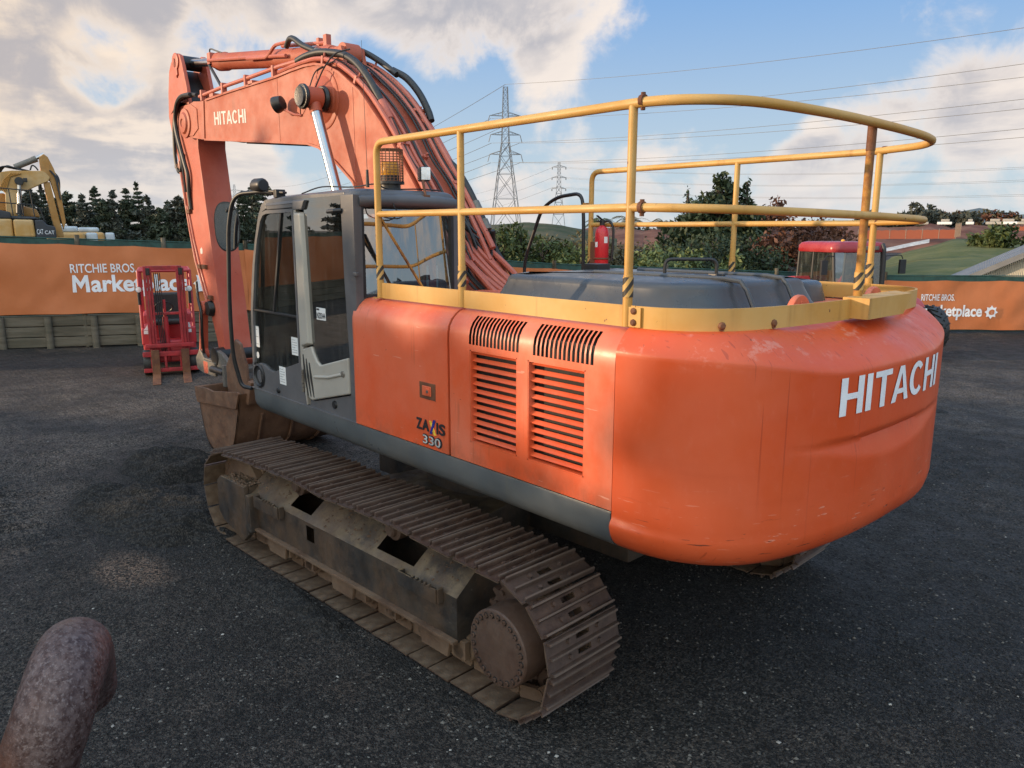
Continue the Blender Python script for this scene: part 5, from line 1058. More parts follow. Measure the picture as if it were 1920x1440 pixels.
ridge('hillside', -63.5, -84, [(34, lambda a: -3.6), (60, lin([(-63.5, -3.2), (-67, -2.6), (-70, -1.9), (-84, -1.6)])), (85, lin([(-63.5, -3.0), (-67, -2.3), (-69.5, -1.45), (-72.1, -.75), (-84, -.75)])), (100, lin([(-63.5, -2.9), (-67.3, -2.05), (-69.2, -1.35), (-72.1, -.48), (-75, -.52), (-84, -.5)])), (104, lin([(-63.5, -3.2), (-84, -1.2)]))], grass.m, 70, .10, 2)
ridge('earth_bank', -44, -86, [(100, lambda a: -2.9), (125, lin([(-44, -1.3), (-62, -1.3), (-68, -1.0), (-71, -.55), (-86, -.25)])), (150, lin([(-44, -.25), (-50, -.1), (-58, .05), (-64, .16), (-70, .30), (-75, .34), (-86, .3)])), (190, lin([(-44, -.2), (-70, .34), (-86, .34)])), (260, lambda a: .2)], earth.m, 70, .3, 5)
scrub = NT('scrub_ground'); scrub.fin(scrub.mix(scrub.ss(scrub.noise(.2, 5), .35, .65), (.045, .055, .02), (.10, .085, .045)), .9, 0, .2); scrub.bump(scrub.noise(1.2, 4), .6, .4)
ridge('scrub_hill', -26, -50, [(60, lambda a: -2.4), (95, lin([(-26, -.8), (-40, -.7), (-45, -.8), (-50, -1.9)])), (122, lin([(-26, .1), (-38, .25), (-43.5, .58), (-46, .35), (-48.5, -.1), (-50, -.6)])), (130, lin([(-26, -.4), (-50, -1.2)]))], scrub.m, 60, .05, 8)
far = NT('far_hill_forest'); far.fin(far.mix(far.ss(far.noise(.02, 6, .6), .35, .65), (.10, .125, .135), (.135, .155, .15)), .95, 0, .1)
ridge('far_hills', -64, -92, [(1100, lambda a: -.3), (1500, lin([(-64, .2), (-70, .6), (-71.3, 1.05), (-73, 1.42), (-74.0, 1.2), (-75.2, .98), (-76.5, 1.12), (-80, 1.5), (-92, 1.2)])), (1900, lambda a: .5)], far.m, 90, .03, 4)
# ---- trees
def leaf_cloud(m, centres, n, size, r):
    P = []
    for c, rad in centres:
        k = max(1, int(n * rad[0] * rad[1] * rad[2] / sum(q[1][0] * q[1][1] * q[1][2] for q in centres)))
        d = r.normal(size=(k, 3)); d /= np.linalg.norm(d, axis=1)[:, None]; d *= (r.random((k, 1)) ** .45); P.append(np.array(c) + d * np.array(rad))
    P = np.concatenate(P); k = len(P)
    a = r.normal(size=(k, 3)); a /= np.linalg.norm(a, axis=1)[:, None]; b = np.cross(a, r.normal(size=(k, 3))); b /= np.linalg.norm(b, axis=1)[:, None] + 1e-9
    s = size * r.uniform(.55, 1.4, (k, 1)); q = np.stack([P - a * s, P + b * s * .45, P + a * s, P - b * s * .45], 1).reshape(-1, 3)
    m.add(q.tolist(), (np.arange(k * 4).reshape(-1, 4)).tolist())
LEAF = dict(pine=leafy('pine_needles', (.026, .036, .022), (.052, .064, .038)), pine2=leafy('pine_needles_dull', (.036, .042, .034), (.066, .070, .052)), ever=leafy('evergreen_leaves', (.014, .024, .010), (.032, .046, .020)),
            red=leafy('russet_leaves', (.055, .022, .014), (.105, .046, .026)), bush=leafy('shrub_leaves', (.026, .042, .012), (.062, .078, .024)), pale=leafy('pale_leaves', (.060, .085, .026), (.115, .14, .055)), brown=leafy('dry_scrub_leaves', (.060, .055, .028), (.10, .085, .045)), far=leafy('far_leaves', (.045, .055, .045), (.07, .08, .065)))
bark = plain('bark', (.055, .042, .032), .9, 0, .4, 6, .5)
def pine(loc, h, w, seed, label, group, base=.12, dens=1., mat='pine', leaf=.3, thin=0.):
    r = np.random.default_rng(seed); T = thing('pine_tree', label, 'tree', loc, r.uniform(0, 6.28), group)
    m = MB(); m.tube([(0, 0, -.5), (.02 * h * r.uniform(-1, 1), .02 * h * r.uniform(-1, 1), h * .5), (0, 0, h * .985)], [h * .02, h * .013, h * .003], 7)
    L = MB(); n = 0; z = h * base; pw, pe = (r.uniform(1.6, 3.2), .7) if r.random() < .35 else (1., r.uniform(.65, .9))
    while z < h * .97:
        f = (z - h * base) / (h * (1 - base)); ln = w * max(.0, 1 - f ** pw) ** pe * r.uniform(.45, 1.15) + w * .05; k = r.integers(4, 7); a0 = r.uniform(0, 6.28)
        for i in range(k):
            if r.random() < thin: continue
            a = a0 + 6.283 * i / k + r.uniform(-.3, .3); l = ln * r.uniform(.6, 1.15); up = r.uniform(-.05, .38); d = V((math.cos(a), math.sin(a), up))
            m.tube([(0, 0, z), tuple(d * l * .6 + V((0, 0, z))), tuple(d * l + V((0, 0, z + l * .08)))], [h * .006, h * .004, h * .001], 4, cap=False)
            cs = [((d * l * q + V((0, 0, z + l * .05 * q))), (l * .22 + .08, l * .22 + .08, l * .09 + .07)) for q in (.35, .62, .92)]
            leaf_cloud(L, [(tuple(c), rr) for c, rr in cs], int(66 * dens * (.5 + l)), leaf * (.36 + .09 * l), r)
        z += h * .058 * r.uniform(.7, 1.4)
    leaf_cloud(L, [((0, 0, h * .97), (.15, .15, h * .05))], 20, leaf * .7, r)
    m.build('trunk', bark, T, ang=60); L.build('crown', LEAF[mat], T, smooth=False); return T
def broad(name, loc, h, w, seed, label, cat='tree', mat='ever', n=5000, leaf=.16, lobes=9, base=.05, group=None, shape=None):
    r = np.random.default_rng(seed); T = thing(name, label, cat, loc, 0, group); m = MB(); L = MB(); cs = []
    for i in range(lobes):
        f = (i + .5) / lobes; zz = h * (base + (1 - base) * f); rad = w * (shape(f) if shape else math.sin(math.pi * (f * .8 + .16)) ** .8)
        for k in range(4 if lobes > 4 else 3):
            a = r.uniform(0, 6.28); q = rad * r.uniform(.3, .8); c = (q * math.cos(a), q * math.sin(a), zz + r.uniform(-.5, .5) * h / lobes); s = rad * r.uniform(.32, .6) + w * .05
            cs.append((c, (s, s, max(s * r.uniform(.6, .95), h / lobes * .55)))); m.tube([(0, 0, max(0, zz - h * .25)), tuple(V(c) * .6 + V((0, 0, zz * .4))), c], [h * .014, h * .008, h * .002], 5, cap=False)
    m.tube([(0, 0, -.3), (0, 0, h * .45), (0, 0, h * .9)], [h * .028, h * .018, h * .004], 7); leaf_cloud(L, cs, n, leaf, r)
    m.build('trunk', bark, T, ang=60); L.build('crown', LEAF[mat], T, smooth=False); return T
PINES = [(-10.9, 2.2, 1.5), (-11.55, 2.45, 1.6), (-12.9, 2.0, 1.9), (-13.75, 1.95, 1.4), (-14.5, 2.2, 1.4), (-14.95, 1.75, 1.6), (-15.5, 1.9, 1.6), (-16.3, 2.72, 1.9), (-16.95, 2.4, 1.3), (-17.5, 1.9, 1.3), (-18.15, 1.55, 1.8), (-18.75, 2.0, 1.3), (-19.4, 2.15, 1.8), (-20.3, 1.9, 1.8), (-21.1, 2.1, 1.6), (-21.9, 1.75, 1.6), (-22.6, 1.85, 1.5), (-23.5, 2.5, 1.6), (-24.2, 2.3, 1.7), (-25.0, 2.55, 1.8), (-25.9, 2.2, 1.8)]
for i, (az, el, w) in enumerate(PINES):
    d = 95 + rnd.uniform(-10, 14); pine(pol(az, d, .7), (zel(el, d) - .7) * rnd.uniform(.95, 1.18), w * 1.25, 100 + i, 'dark pine tree in the row behind the orange banner fence', 'pine trees behind the fence', .06, 1.1, 'pine' if i % 3 else 'pine2', .46, .22)
# unseen pines added past the left edge of the yard to block the low sun
for i in range(13):
    q = V((14.0, 26.5, 0)) + V((-.72, .55, 0)) * (i * 2.7 - 9.1) + V((rnd.uniform(-.8, .8), rnd.uniform(-.8, .8), 0)); pine(q, 7.7 + rnd.uniform(-.5, .6), 2.5, 300 + i, 'bushy pine added out of frame to block the low sun', 'added sun-blocking pines', .02, 1.6, 'pine', .42, .05)
for i in range(12):
    q = V((16.2, 29.2, 0)) + V((-.72, .55, 0)) * (i * 2.7 - 5.0); o = copy_tree([c for c in COL.objects if c.get('group') == 'added sun-blocking pines'][i]); o.location = q; o.scale = (1.15, 1.15, .98)
src = [c for c in COL.objects if c.get('group') == 'pine trees behind the fence']
for i in range(22): o = copy_tree(src[i % len(src)]); o.location = pol(-8 + i * 2.9 + rnd.uniform(-.5, .5), 100 + rnd.uniform(-9, 9), .7); o.scale = (1.5, 1.5, 1.0)
big = lambda f: (.72, .95, 1.0, .98, .92, .80, .62, .45, .26, .12)[min(9, int(f * 10))]
broad('evergreen_tree', pol(-57.0, 46, -.2), zel(4.35, 46), 2.75, 21, 'tall dark evergreen tree with pointed crown behind the machine', mat='ever', n=17000, leaf=.185, lobes=12, shape=big)
broad('evergreen_tree', pol(-58.9, 47, -.2), zel(3.9, 47) , 1.5, 22, 'narrow dark evergreen close beside the tall pointed one', mat='ever', n=4200, leaf=.16, lobes=9, shape=big)
broad('evergreen_tree', pol(-54.9, 49, -.2), zel(3.1, 49), 1.1, 23, 'slender open evergreen on the near side of the tall dark one', mat='ever', n=2000, leaf=.15, lobes=8, shape=big)
for i, (az, d, el, w, mt, lb) in enumerate([(-60.6, 52, 2.0, 2.2, 'red', 'russet leafed bush with bare twigs beside the dark evergreen'), (-62.3, 50, .9, 2.6, 'red', 'wide russet autumn bush behind the red tractor cab'), (-64.2, 55, .75, 2.2, 'red', 'low brown autumn bush between the tractor and the earth bank'), (-61.2, 40, -.2, 1.8, 'red', 'rust brown bush beside the small grey shed roof')]):
    broad('autumn_bush', pol(az, d, -.2), zel(el, d) + .2, w, 40 + i, lb, 'bush', mt, 3600, .16, 6)
SHR = [(-41.6, 30, .15, 1.5, 'bush'), (-43.0, 31, .30, 1.5, 'bush'), (-44.6, 30, -.4, 1.5, 'bush'), (-46.0, 32, -.8, 1.6, 'brown'), (-47.4, 29, -1.4, 1.3, 'pale'), (-48.6, 33, -1.0, 1.6, 'brown'), (-50.2, 31, -1.3, 1.5, 'brown'), (-51.8, 31, -1.2, 1.5, 'brown'), (-53.4, 30, -1.1, 1.3, 'pale'), (-55.2, 33, -.6, 1.6, 'ever'), (-52.6, 27, -1.8, 1.0, 'pale'), (-55.6, 28, -1.7, 1.0, 'pale'), (-58.0, 30, -1.8, 1.1, 'pale'), (-40.2, 34, .0, 1.2, 'bush'), (-38.9, 33, -.1, 1.2, 'bush'), (-56.8, 36, -.2, 2.2, 'ever'), (-59.0, 37, -.1, 2.0, 'ever'), (-47.8, 42, -1.0, 2.2, 'brown'), (-45.2, 44, -.5, 2.2, 'brown'), (-51.0, 42, -1.1, 2.2, 'brown'), (-42.2, 36, .2, 1.6, 'bush')]
for i, (az, d, el, w, mt) in enumerate(SHR):
    lb = {'bush': 'green shrub growing behind the low orange banner fence', 'brown': 'brownish dry shrub growing behind the low orange banner fence', 'pale': 'pale yellow-green leafy shrub behind the low orange banner fence', 'ever': 'dark green bush at the foot of the tall evergreen'}[mt]
    broad('shrub', pol(az, d, -.2), zel(el, d) + .2, w, 60 + i, lb, 'shrub', mt, 3600, .10, 5, group='%s shrubs behind the fence' % {'bush': 'green', 'brown': 'dry', 'pale': 'pale', 'ever': 'dark'}[mt])
for i, (az, el, d) in enumerate([(-48.7, .95, 62), (-51.0, 1.05, 58), (-53.3, .85, 64)]):
    T = thing('palm_tree', ('palm with drooping fronds just beyond the red extinguisher', 'palm with drooping fronds between the two nearest rail posts', 'palm with drooping fronds left of the dark evergreen')[i], 'palm', pol(az, d, -.5)); h = zel(el, d) + .1
    m = MB(); m.tube([(0, 0, 0), (.1, 0, h * .6), (0, 0, h)], [.17, .13, .12], 8); m.build('trunk', bark, T); r = random.Random(70 + i)
    m = MB()
    for k in range(15):
        a = 6.283 * k / 15 + r.uniform(-.2, .2); el0 = r.uniform(.1, 1.2); pts = [V((math.cos(a) * q * 1.5, math.sin(a) * q * 1.5, h + math.sin(el0) * q * 1.4 - q * q * 1.1)) for q in (0, .25, .5, .75, 1)]; m.tube(pts, [.03, .02, .015, .01, .005], 4)
        for q in range(12):
            p = pts[min(3, q // 3)].lerp(pts[min(4, q // 3 + 1)], (q % 3) / 3); sd = V((-math.sin(a), math.cos(a), -.5)) * .38
            for sg in (1, -1): e = p + V((sd.x * sg, sd.y * sg, sd.z)) + V((math.cos(a), math.sin(a), 0)) * .15; m.add([p, p + V((.02, .02, .03)), e], [(0, 1, 2)])
    m.build('frond', LEAF['brown' if i else 'bush'], T, smooth=False)
for i in range(16):
    az = -66.3 - i * .42 + rnd.uniform(-.12, .12); el = (1.3 if 6 < i < 11 else .85) + rnd.uniform(-.2, .25); 
    if i in (12, 13): el -= .3
    d = 165 + rnd.uniform(-12, 12); broad('hilltop_tree', pol(az, d, zel(.2, d)), (math.tan(R(el)) - math.tan(R(.2))) * d + .5, 1.9, 400 + i, 'dark round tree on the hilltop beyond the earthworks', 'tree', 'pine2', 500, .5, 4, group='trees on the hilltop')
broad('hilltop_tree', pol(-63.3, 150, .4), 4.2, 1.5, 450, 'single small pointed tree on the skyline above the tractor', 'tree', 'pine2', 400, .45, 5, shape=big)
for i in range(14):
    az = -70.8 - i * .45 + rnd.uniform(-.15, .15); d = 210; broad('bare_tree', pol(az, d, zel(.3, d)), 2.6 + rnd.uniform(-.6, 1), 2.2, 470 + i, 'brownish bare tree along the far earthworks skyline', 'tree', 'red' if i % 2 else 'brown', 220, .5, 3, group='bare trees on the far skyline')
for i in range(9):
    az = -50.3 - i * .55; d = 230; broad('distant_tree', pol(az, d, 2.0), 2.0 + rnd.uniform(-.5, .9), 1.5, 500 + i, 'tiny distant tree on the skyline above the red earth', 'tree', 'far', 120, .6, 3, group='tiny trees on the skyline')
# ---- fences
wood = NT('sleeper_wood'); wc = wood.mix(wood.ss(wood.noise(2.5, 6, .6, (.4, .4, 3)), .35, .65), (.085, .070, .046), (.15, .125, .088)); wc = wood.mix(wood.ss(wood.noise(.8, 4), .45, .7, 0, .5), wc, (.060, .062, .034)); wood.bump(wood.noise(12, 4, .6, (.2, .2, 3)), .5, .02); wood.fin(wc, .85)
bann = NT('banner_fabric'); bc_ = bann.mix(bann.ss(bann.noise(.8, 5, .6), .35, .65), (.47, .140, .045), (.53, .17, .062)); bann.bump(bann.noise(1.3, 4, .55, (1, 1, .5)), .35, .06); bann.fin(bc_, .6, 0, .3)
green = plain('green_shadecloth', (.015, .055, .045), .7, 0, .3, 6)
LEFT_H = [2.86, 2.77, 2.55, 1.98, 1.64, 1.64]; BOT = [.86, .86, .84, .42, .10, .10]
RW = thing('retaining_wall', 'low weathered timber sleeper retaining wall below the left orange banner', 'retaining wall', FL[1])
for k in range(3):
    for sidx in range(2):
        m = MB(); a, b = FL[sidx].copy(), FL[sidx + 1].copy(); d = (b - a).normalized(); nl = int((b - a).length / 3.2); n_ = V((-d.y, d.x, 0))
        for i in range(nl):
            p, q = a.lerp(b, i / nl) - FL[1], a.lerp(b, (i + 1) / nl - .004) - FL[1]; o = n_ * rnd.uniform(-.012, .012); z = .03 + k * .265 + .12
            m.bar(p + V((0, 0, z)) + o, q + V((0, 0, z + rnd.uniform(-.01, .01))) + o, .10, .245)
        m.build('sleeper', wood.m, RW, bevel=.012)
a, b = FL[1], FL[2]; d = (b - a).normalized(); n_ = V((d.y, -d.x, 0)); n_ = n_ if n_.dot(CAM - a) > 0 else -n_
for i in range(-7, 6):
    base = a + d * (i * 1.05 + .12) if i >= 0 else a + (FL[0] - a).normalized() * (-i * 1.05 - .12)
    m = MB(); p = base - FL[1] + n_ * .12; m.tube([p + V((0, 0, -.1)), p + V((rnd.uniform(-.02, .02), 0, .80))], .085, 10); m.build('wall_post', wood.m, RW)
def fence_seg(i, sub, lower, upper, out):      # points along one stretch
    a, b = FL[i], FL[i + 1]; return [(a.lerp(b, k / sub), BOT[i] + (BOT[i + 1] - BOT[i]) * k / sub, LEFT_H[i] + (LEFT_H[i + 1] - LEFT_H[i]) * k / sub) for k in range(sub + 1)]
def wrinkle(idx, s_, z):
    return .055 * noise.noise(V((s_ * .9 + z * .5, z * 1.1, idx * 7))) + .022 * noise.noise(V((s_ * 2.6 - z * 1.4, z * 1.6, idx * 3))) + .018 * abs(math.sin(s_ * 1.05 + z * .7)) ** 6
def banner(name, label, idx, grp='orange fence banners'):
    B = thing(name, label, 'banner', FL[idx], 0, grp); nn_ = 110; P = fence_seg(idx, nn_, 0, 0, 0); d = (FL[idx + 1] - FL[idx]).normalized(); Ls = (FL[idx + 1] - FL[idx]).length; n = V((d.y, -d.x, 0)); n = n if n.dot(CAM - FL[idx]) > 0 else -n
    G = []
    for k, (p, z0, z1) in enumerate(P):
        tension = abs(math.sin(k / nn_ * Ls * 1.9)); row = []
        for j in range(17):
            f = j / 16; z = z0 + (z1 - .10 - z0) * f - (.03 * tension if j == 16 else 0) + (.015 * tension if j == 0 else 0)
            w = wrinkle(idx, k / nn_ * Ls, z); row.append(p - FL[idx] + n * (.125 + w) + V((0, 0, z)))
        G.append(row)
    MB().grid(G).build('banner_sheet', bann.m, B, ang=180); return B, d, n
def shade(idx, label):
    S = thing('wire_fence', label, 'fence', FL[idx], 0, 'wire fences with green cloth'); P = fence_seg(idx, 12, 0, 0, 0); m = MB()
    G = [[p - FL[idx] + V((0, 0, z)) for z in (z0 - .03, z1 + .02 - .015 * (k % 2))] for k, (p, z0, z1) in enumerate(P)]; m.grid(G); m.build('green_cloth', green, S, smooth=False)
    m = MB(); m.tube([p - FL[idx] + V((0, 0, z1 + .03)) for p, z0, z1 in P], .016, 6); m.tube([p - FL[idx] + V((0, 0, z0 - .05)) for p, z0, z1 in P], .010, 6); m.build('top_wire', green, S)
    for k in range(0, 13, 4):
        p, z0, z1 = P[k]; m = MB(); q = p - FL[idx]; m.tube([q + V((0, 0, 0)), q + V((0, 0, z1 + .13))], .06, 8); m.build('fence_post', wood.m, S)
labs = ['stretch of orange fence banner running out of frame beyond the yellow digger', 'orange fence banner with white marketplace lettering behind the red forklift', 'plain stretch of orange fence banner behind the grey cab', 'low plain orange banner stretch beyond the engine hood', 'right-hand orange fence banner with white lettering beyond the red tractor']
BN = {}
for i, lb in enumerate(labs): BN[i] = banner('fence_banner', lb, i); shade(i, ['green topped wire fence beyond the yellow digger', 'green topped wire fence above the timber wall behind the forklift', 'green topped wire fence stretch behind the cab', 'green topped low wire fence in front of the shrubs', 'green topped low wire fence beyond the red tractor'][i])
def banner_text(idx, s0, rbw, rbz, rbh, ww, wz, cap):
    B, d, n = BN[idx]; o = d * s0 + n * .131; bn = lambda q: wrinkle(idx, q.dot(d), q.z)
    lettering('banner_lettering', 'RITCHIE BROS.', M['white'], B, o + V((0, 0, rbz)), d, (0, 0, 1), rbw, rbh, .012, bend=bn)
    lettering('banner_lettering', 'arketplace', M['white'], B, o + d * ww * .158 + V((0, 0, wz - cap * .30)), d, (0, 0, 1), ww * .842, cap * 1.30, .028, bend=bn)
    bm = bmesh.new(); mw = ww * .146; k = .23       # the capital M as four heavy strokes
    for q in ([(0, 0), (k, 0), (k, 1), (.06, 1)], [(1 - k, 0), (1, 0), (.94, 1), (1 - k, 1)], [(k, 1), (k, .62), (.5, .18), (.5, .58)], [(.5, .58), (.5, .18), (1 - k, .62), (1 - k, 1)]): bm.faces.new([bm.verts.new(o + d * (a * mw) + V((0, 0, wz + b * cap))) for a, b in q])
    for ax_, ln_ in ((d, mw), (V((0, 0, 1)), cap)):
        for j in range(1, 7): bmesh.ops.bisect_plane(bm, geom=bm.verts[:] + bm.edges[:] + bm.faces[:], plane_co=o + V((0, 0, wz)) + ax_ * (ln_ * j / 7), plane_no=ax_)
    bm.verts.index_update(); mm = MB(); mm.add([v.co + n * (bn(v.co) + .004) for v in bm.verts], [tuple(v.index for v in f.verts) for f in bm.faces]); bm.free(); mm.build('banner_lettering', M['white'], B, smooth=False)
    k = ww * .108; c = o + d * (ww * 1.135) + V((0, 0, wz + cap * .42)); c = c + n * (bn(c) + .03); m = MB(); P = []
    for i in range(32): a = 360 * i / 32; r_ = (1.0, .76, .70, .80)[i % 4] * k; P.append(c + d * r_ * math.cos(R(a)) + V((0, 0, r_ * 1.05 * math.sin(R(a)))))
    m.add(P, [tuple(range(32))]); m.add([p + n * .004 for p in P], [tuple(range(32))]); m.build('banner_emblem', M['white'], B, smooth=False)
    lettering('banner_lettering', 'e', bann.m, B, c + n * .008 - d * .42 * k + V((0, 0, -.42 * k)), d, (0, 0, 1), .84 * k, .84 * k, .04, .002, .15)
banner_text(1, 1.81, 1.52, 1.885, .225, 2.77, 1.40, .43)
banner_text(4, 1.03, .955, .95, .19, 1.76, .49, .34)
# ================================================================ OTHER MACHINES AND STRUCTURES
# ---- red forklift facing the yard
RED = paint('forklift_red', (.40, .016, .022), (.44, .04, .045), .4, .2, .15, .2); REDK = plain('mast_red', (.30, .014, .018), .5, 0, .3, 6)
FK = thing('forklift', 'red forklift with raised mast and lowered forks parked by the timber wall', 'forklift', pol(-18.15, 17.2), R(-18.15 + 180))
# local frame: x towards the viewer, y to the viewer's right is -y... built with lateral l = screen right
def fl(l, x, z): return (x, l, z)
def fbox(m, l0, l1, x0, x1, z0, z1): return m.box(x0, x1, l0, l1, z0, z1)
m = MB(); fbox(m, -.50, .50, -2.1, -.15, .32, .62); fbox(m, -.50, .50, -2.3, -1.3, .5, 1.15); fbox(m, -.52, -.24, -1.0, -.10, .62, .98); fbox(m, .24, .52, -1.0, -.10, .62, .98); fbox(m, -.5, .5, -.4, -.1, .25, .7); m.build('body', RED, FK, bevel=.04, seg=3)
m = MB(); fbox(m, -.36, .30, -1.25, -1.05, 1.02, 1.62); fbox(m, -.30, .28, -1.2, -.75, .95, 1.08); m.build('seat', M['black'], FK, bevel=.05, seg=3)
m = MB(); 
for l in (-.49, .49): m.tube([fl(l, -.22, .95), fl(l, -.40, 2.12), fl(l, -1.9, 2.12), fl(l, -2.1, 1.1)], .03, 8)
for k in range(6): m.tube([fl(-.48, -.5 - k * .26, 2.13), fl(.48, -.5 - k * .26, 2.13)], .018, 6)
m.tube([fl(-.49, -.4, 2.12), fl(.49, -.4, 2.12)], .03, 8); build_each(m, 'overhead_guard', RED, FK)
for l in (-.30, .30):
    m = MB(); fbox(m, l - .085, l - .035, -.02, .12, .18, 2.24); fbox(m, l - .030, l + .022, -.045, .09, .18, 2.22); fbox(m, l + .027, l + .07, -.06, .06, .18, 2.2); m.build('mast_rail', REDK, FK, bevel=.006)
    m = MB(); fbox(m, l - .055, l + .04, .0, .11, 2.06, 2.20); m.build('mast_roller', M['grease'], FK, bevel=.01)
m = MB(); fbox(m, -.33, .33, -.05, .05, 2.16, 2.24); fbox(m, -.33, .33, -.06, .02, 1.25, 1.30); build_each(m, 'mast_beam', REDK, FK, bevel=.006)
m = MB(); m.tube([fl(-.05, -.08, .3), fl(-.05, -.08, 1.2)], .055, 12); m.tube([fl(-.05, -.08, 1.2), fl(-.05, -.08, 1.55)], .03, 10); m.build('lift_cylinder', RED, FK)
m = MB()
for k in range(4): m.tube(spline([fl(-.19 + k * .035, .0, 2.1), fl(-.185 + k * .034, .02, 1.5), fl(-.18 + k * .03, .03, .9), fl(-.16 + k * .03, .03, .5)], 4), .010, 5)
build_each(m, 'lift_chain', M['black'], FK)
m = MB(); m.tube([fl(-.06 + .17 * math.cos(R(a)), -.52 + .10 * math.sin(R(a)), 1.36 + .12 * math.sin(R(a))) for a in range(0, 360, 18)], .014, 6, closed=True); m.tube([fl(-.06, -.52, 1.36), fl(-.06, -.35, 1.05)], .02, 6); m.build('steering_wheel', M['black'], FK)
m = MB(); fbox(m, -.46, .46, .12, .19, .60, .68); fbox(m, -.52, .52, .12, .18, .42, .52); fbox(m, -.52, .52, .12, .18, .10, .18); fbox(m, -.13, -.08, .10, .17, .18, .45); fbox(m, .16, .2, .10, .17, .18, .45); m.build('carriage', REDK, FK, bevel=.012)
for l in (-.29, .27):
    m = MB(); m.prism([(.19, .56), (.235, .56), (.245, .07), (1.12, .022), (1.12, .010), (.19, .012)], l - .075, l + .075); m.build('fork', M['rust'], FK, bevel=.006)
for l in (-.42, .42):
    for x, r_ in ((-.15, .27), (-1.75, .25)):
        m = MB(); m.lathe([(r_ * .55, -.09), (r_ * .95, -.10), (r_, -.07), (r_, .07), (r_ * .95, .10), (r_ * .55, .09)], (x, l, r_), (0, 1, 0), 24); w = m.build('wheel', M['rubber'], FK); m = MB(); m.lathe([(r_ * .56, -.08), (r_ * .3, -.05), (r_ * .3, .05), (r_ * .56, .08)], (x, l, r_), (0, 1, 0), 20); m.build('rim', RED, w)
for l in (-.50, .45):
    m = MB(); m.lathe([(.03, -.05), (.06, -.02), (.062, .02)], fl(l, -.20, 1.76), (1, 0, 0), 14); m.tube([fl(l, -.22, 1.45), fl(l, -.22, 1.72)], .03, 8); h = m.build('headlight', M['black'], FK); m = MB(); m.lathe([(.056, .02), (.03, .028)], fl(l, -.20, 1.76), (1, 0, 0), 14); m.build('headlight_lens', M['lens'], h)
m = MB(); fbox(m, -.47, -.37, -.09, -.085, .86, .93); fbox(m, .33, .43, -.09, -.085, .86, .93); m.prism([(-.47, .94), (-.37, .94), (-.38, 1.06)], -.09, -.085, 'yz'); m.prism([(.30, .96), (.42, .96), (.40, 1.07), (.32, 1.06)], -.09, -.085, 'yz'); build_each(m, 'marking_label', M['label'], FK, smooth=False)
# ---- yellow digger beyond the left fence: local u to the right of the view, v away from it
YP = paint('digger_yellow', (.46, .245, .06), (.52, .34, .15), .5, .2, .2, .4, (.10, .06, .03)); YD = paint('digger_ochre', (.36, .165, .03), (.42, .22, .06), .5, .3, .2, .3)
YE = thing('yellow_excavator', 'yellow excavator with raised folded boom standing beyond the orange banner fence', 'excavator', pol(-9.2, 38, .7), R(-9.2 - 90))
def yq(a, b): return (a / 7.2 * .0202, 2.95 - .7 + (157 - b / 7.2) * .0215)
def yp(L, v0, v1, m): return m.prism([yq(*p) for p in L], v0, v1)
m = MB(); yp([(-260, 990), (150, 990), (150, 1230), (-260, 1230)], -1.2, 1.2, m); yp([(158, 995), (405, 1000), (415, 1230), (158, 1230)], -1.3, 1.1, m); m.build('engine_housing', YP, YE, bevel=.08, seg=3)
m = MB(); yp([(-260, 890), (-10, 868), (140, 900), (150, 985), (405, 992), (500, 1010), (520, 1060), (415, 1062), (415, 1230), (670, 1240), (665, 1100), (520, 1060), (500, 1005), (300, 960), (150, 940)][:4] + [(-260, 985)], -1.0, 1.0, m); yp([(417, 1005), (520, 1000), (560, 1060), (668, 1090), (668, 1240), (417, 1240)], -1.32, .5, m); yp([(100, 945), (440, 960), (500, 1000), (100, 992)], -.9, .9, m); m.build('side_cover', plain('digger_black', (.022, .026, .034), .45, 0, .2, 3), YE, bevel=.05)
for u0, w_ in ((432, 78), (528, 118)):
    q0 = yq(u0, 1190); lettering('maker_lettering', 'CAT', M['white'], YE, (q0[0], -1.325, q0[1] + .0), (1, 0, 0), (0, 0, 1), w_ / 7.2 * .0202, .20 if w_ < 80 else .145, .0)
m = MB(); yp([(0, 430), (100, 370), (220, 350), (600, 340), (640, 365), (690, 420), (660, 480), (600, 500), (390, 600), (300, 610), (270, 700), (230, 950), (90, 950), (110, 640), (30, 560)], -.30, .30, m); m.build('boom', YP, YE, bevel=.03)
m = MB(); yp([(600, 500), (680, 480), (750, 1000), (790, 1230), (690, 1230), (640, 900)], -.22, .22, m); yp([(580, 160), (640, 110), (690, 150), (750, 300), (800, 520), (830, 1020), (790, 1130), (740, 720), (690, 480), (580, 330)], -.20, .20, m); m.build('arm', YD, YE, bevel=.03)
m = MB(); a = V((yq(265, 300)[0], 0, yq(265, 300)[1])); b = V((yq(500, 195)[0], 0, yq(500, 195)[1])); c = V((yq(650, 110)[0], 0, yq(650, 110)[1])); m.cyl(a, b, .12); m.cyl(b, b + (b - a).normalized() * .15, .13); AY = m.build('arm_cylinder', M['steel'], YE); MB().cyl(b, c, .07).build('rod', M['chrome'], AY)
m = MB(); a = V((yq(255, 930)[0], -.5, yq(255, 930)[1])); b = V((yq(295, 490)[0], -.5, yq(295, 490)[1])); m.cyl(a, a.lerp(b, .3), .13); BY = m.build('boom_cylinder', M['black'], YE); MB().cyl(a.lerp(b, .28), b, .08).build('rod', M['chrome'], BY); m = MB(); m.lathe([(.16, -.15), (.16, .15)], b, (0, 1, 0), 16); m.obox((yq(370, 475)[0], -.6, yq(370, 475)[1]), .15, .15, .16); m.build('boom_lamp', M['black'], YE, bevel=.02)
m = MB()
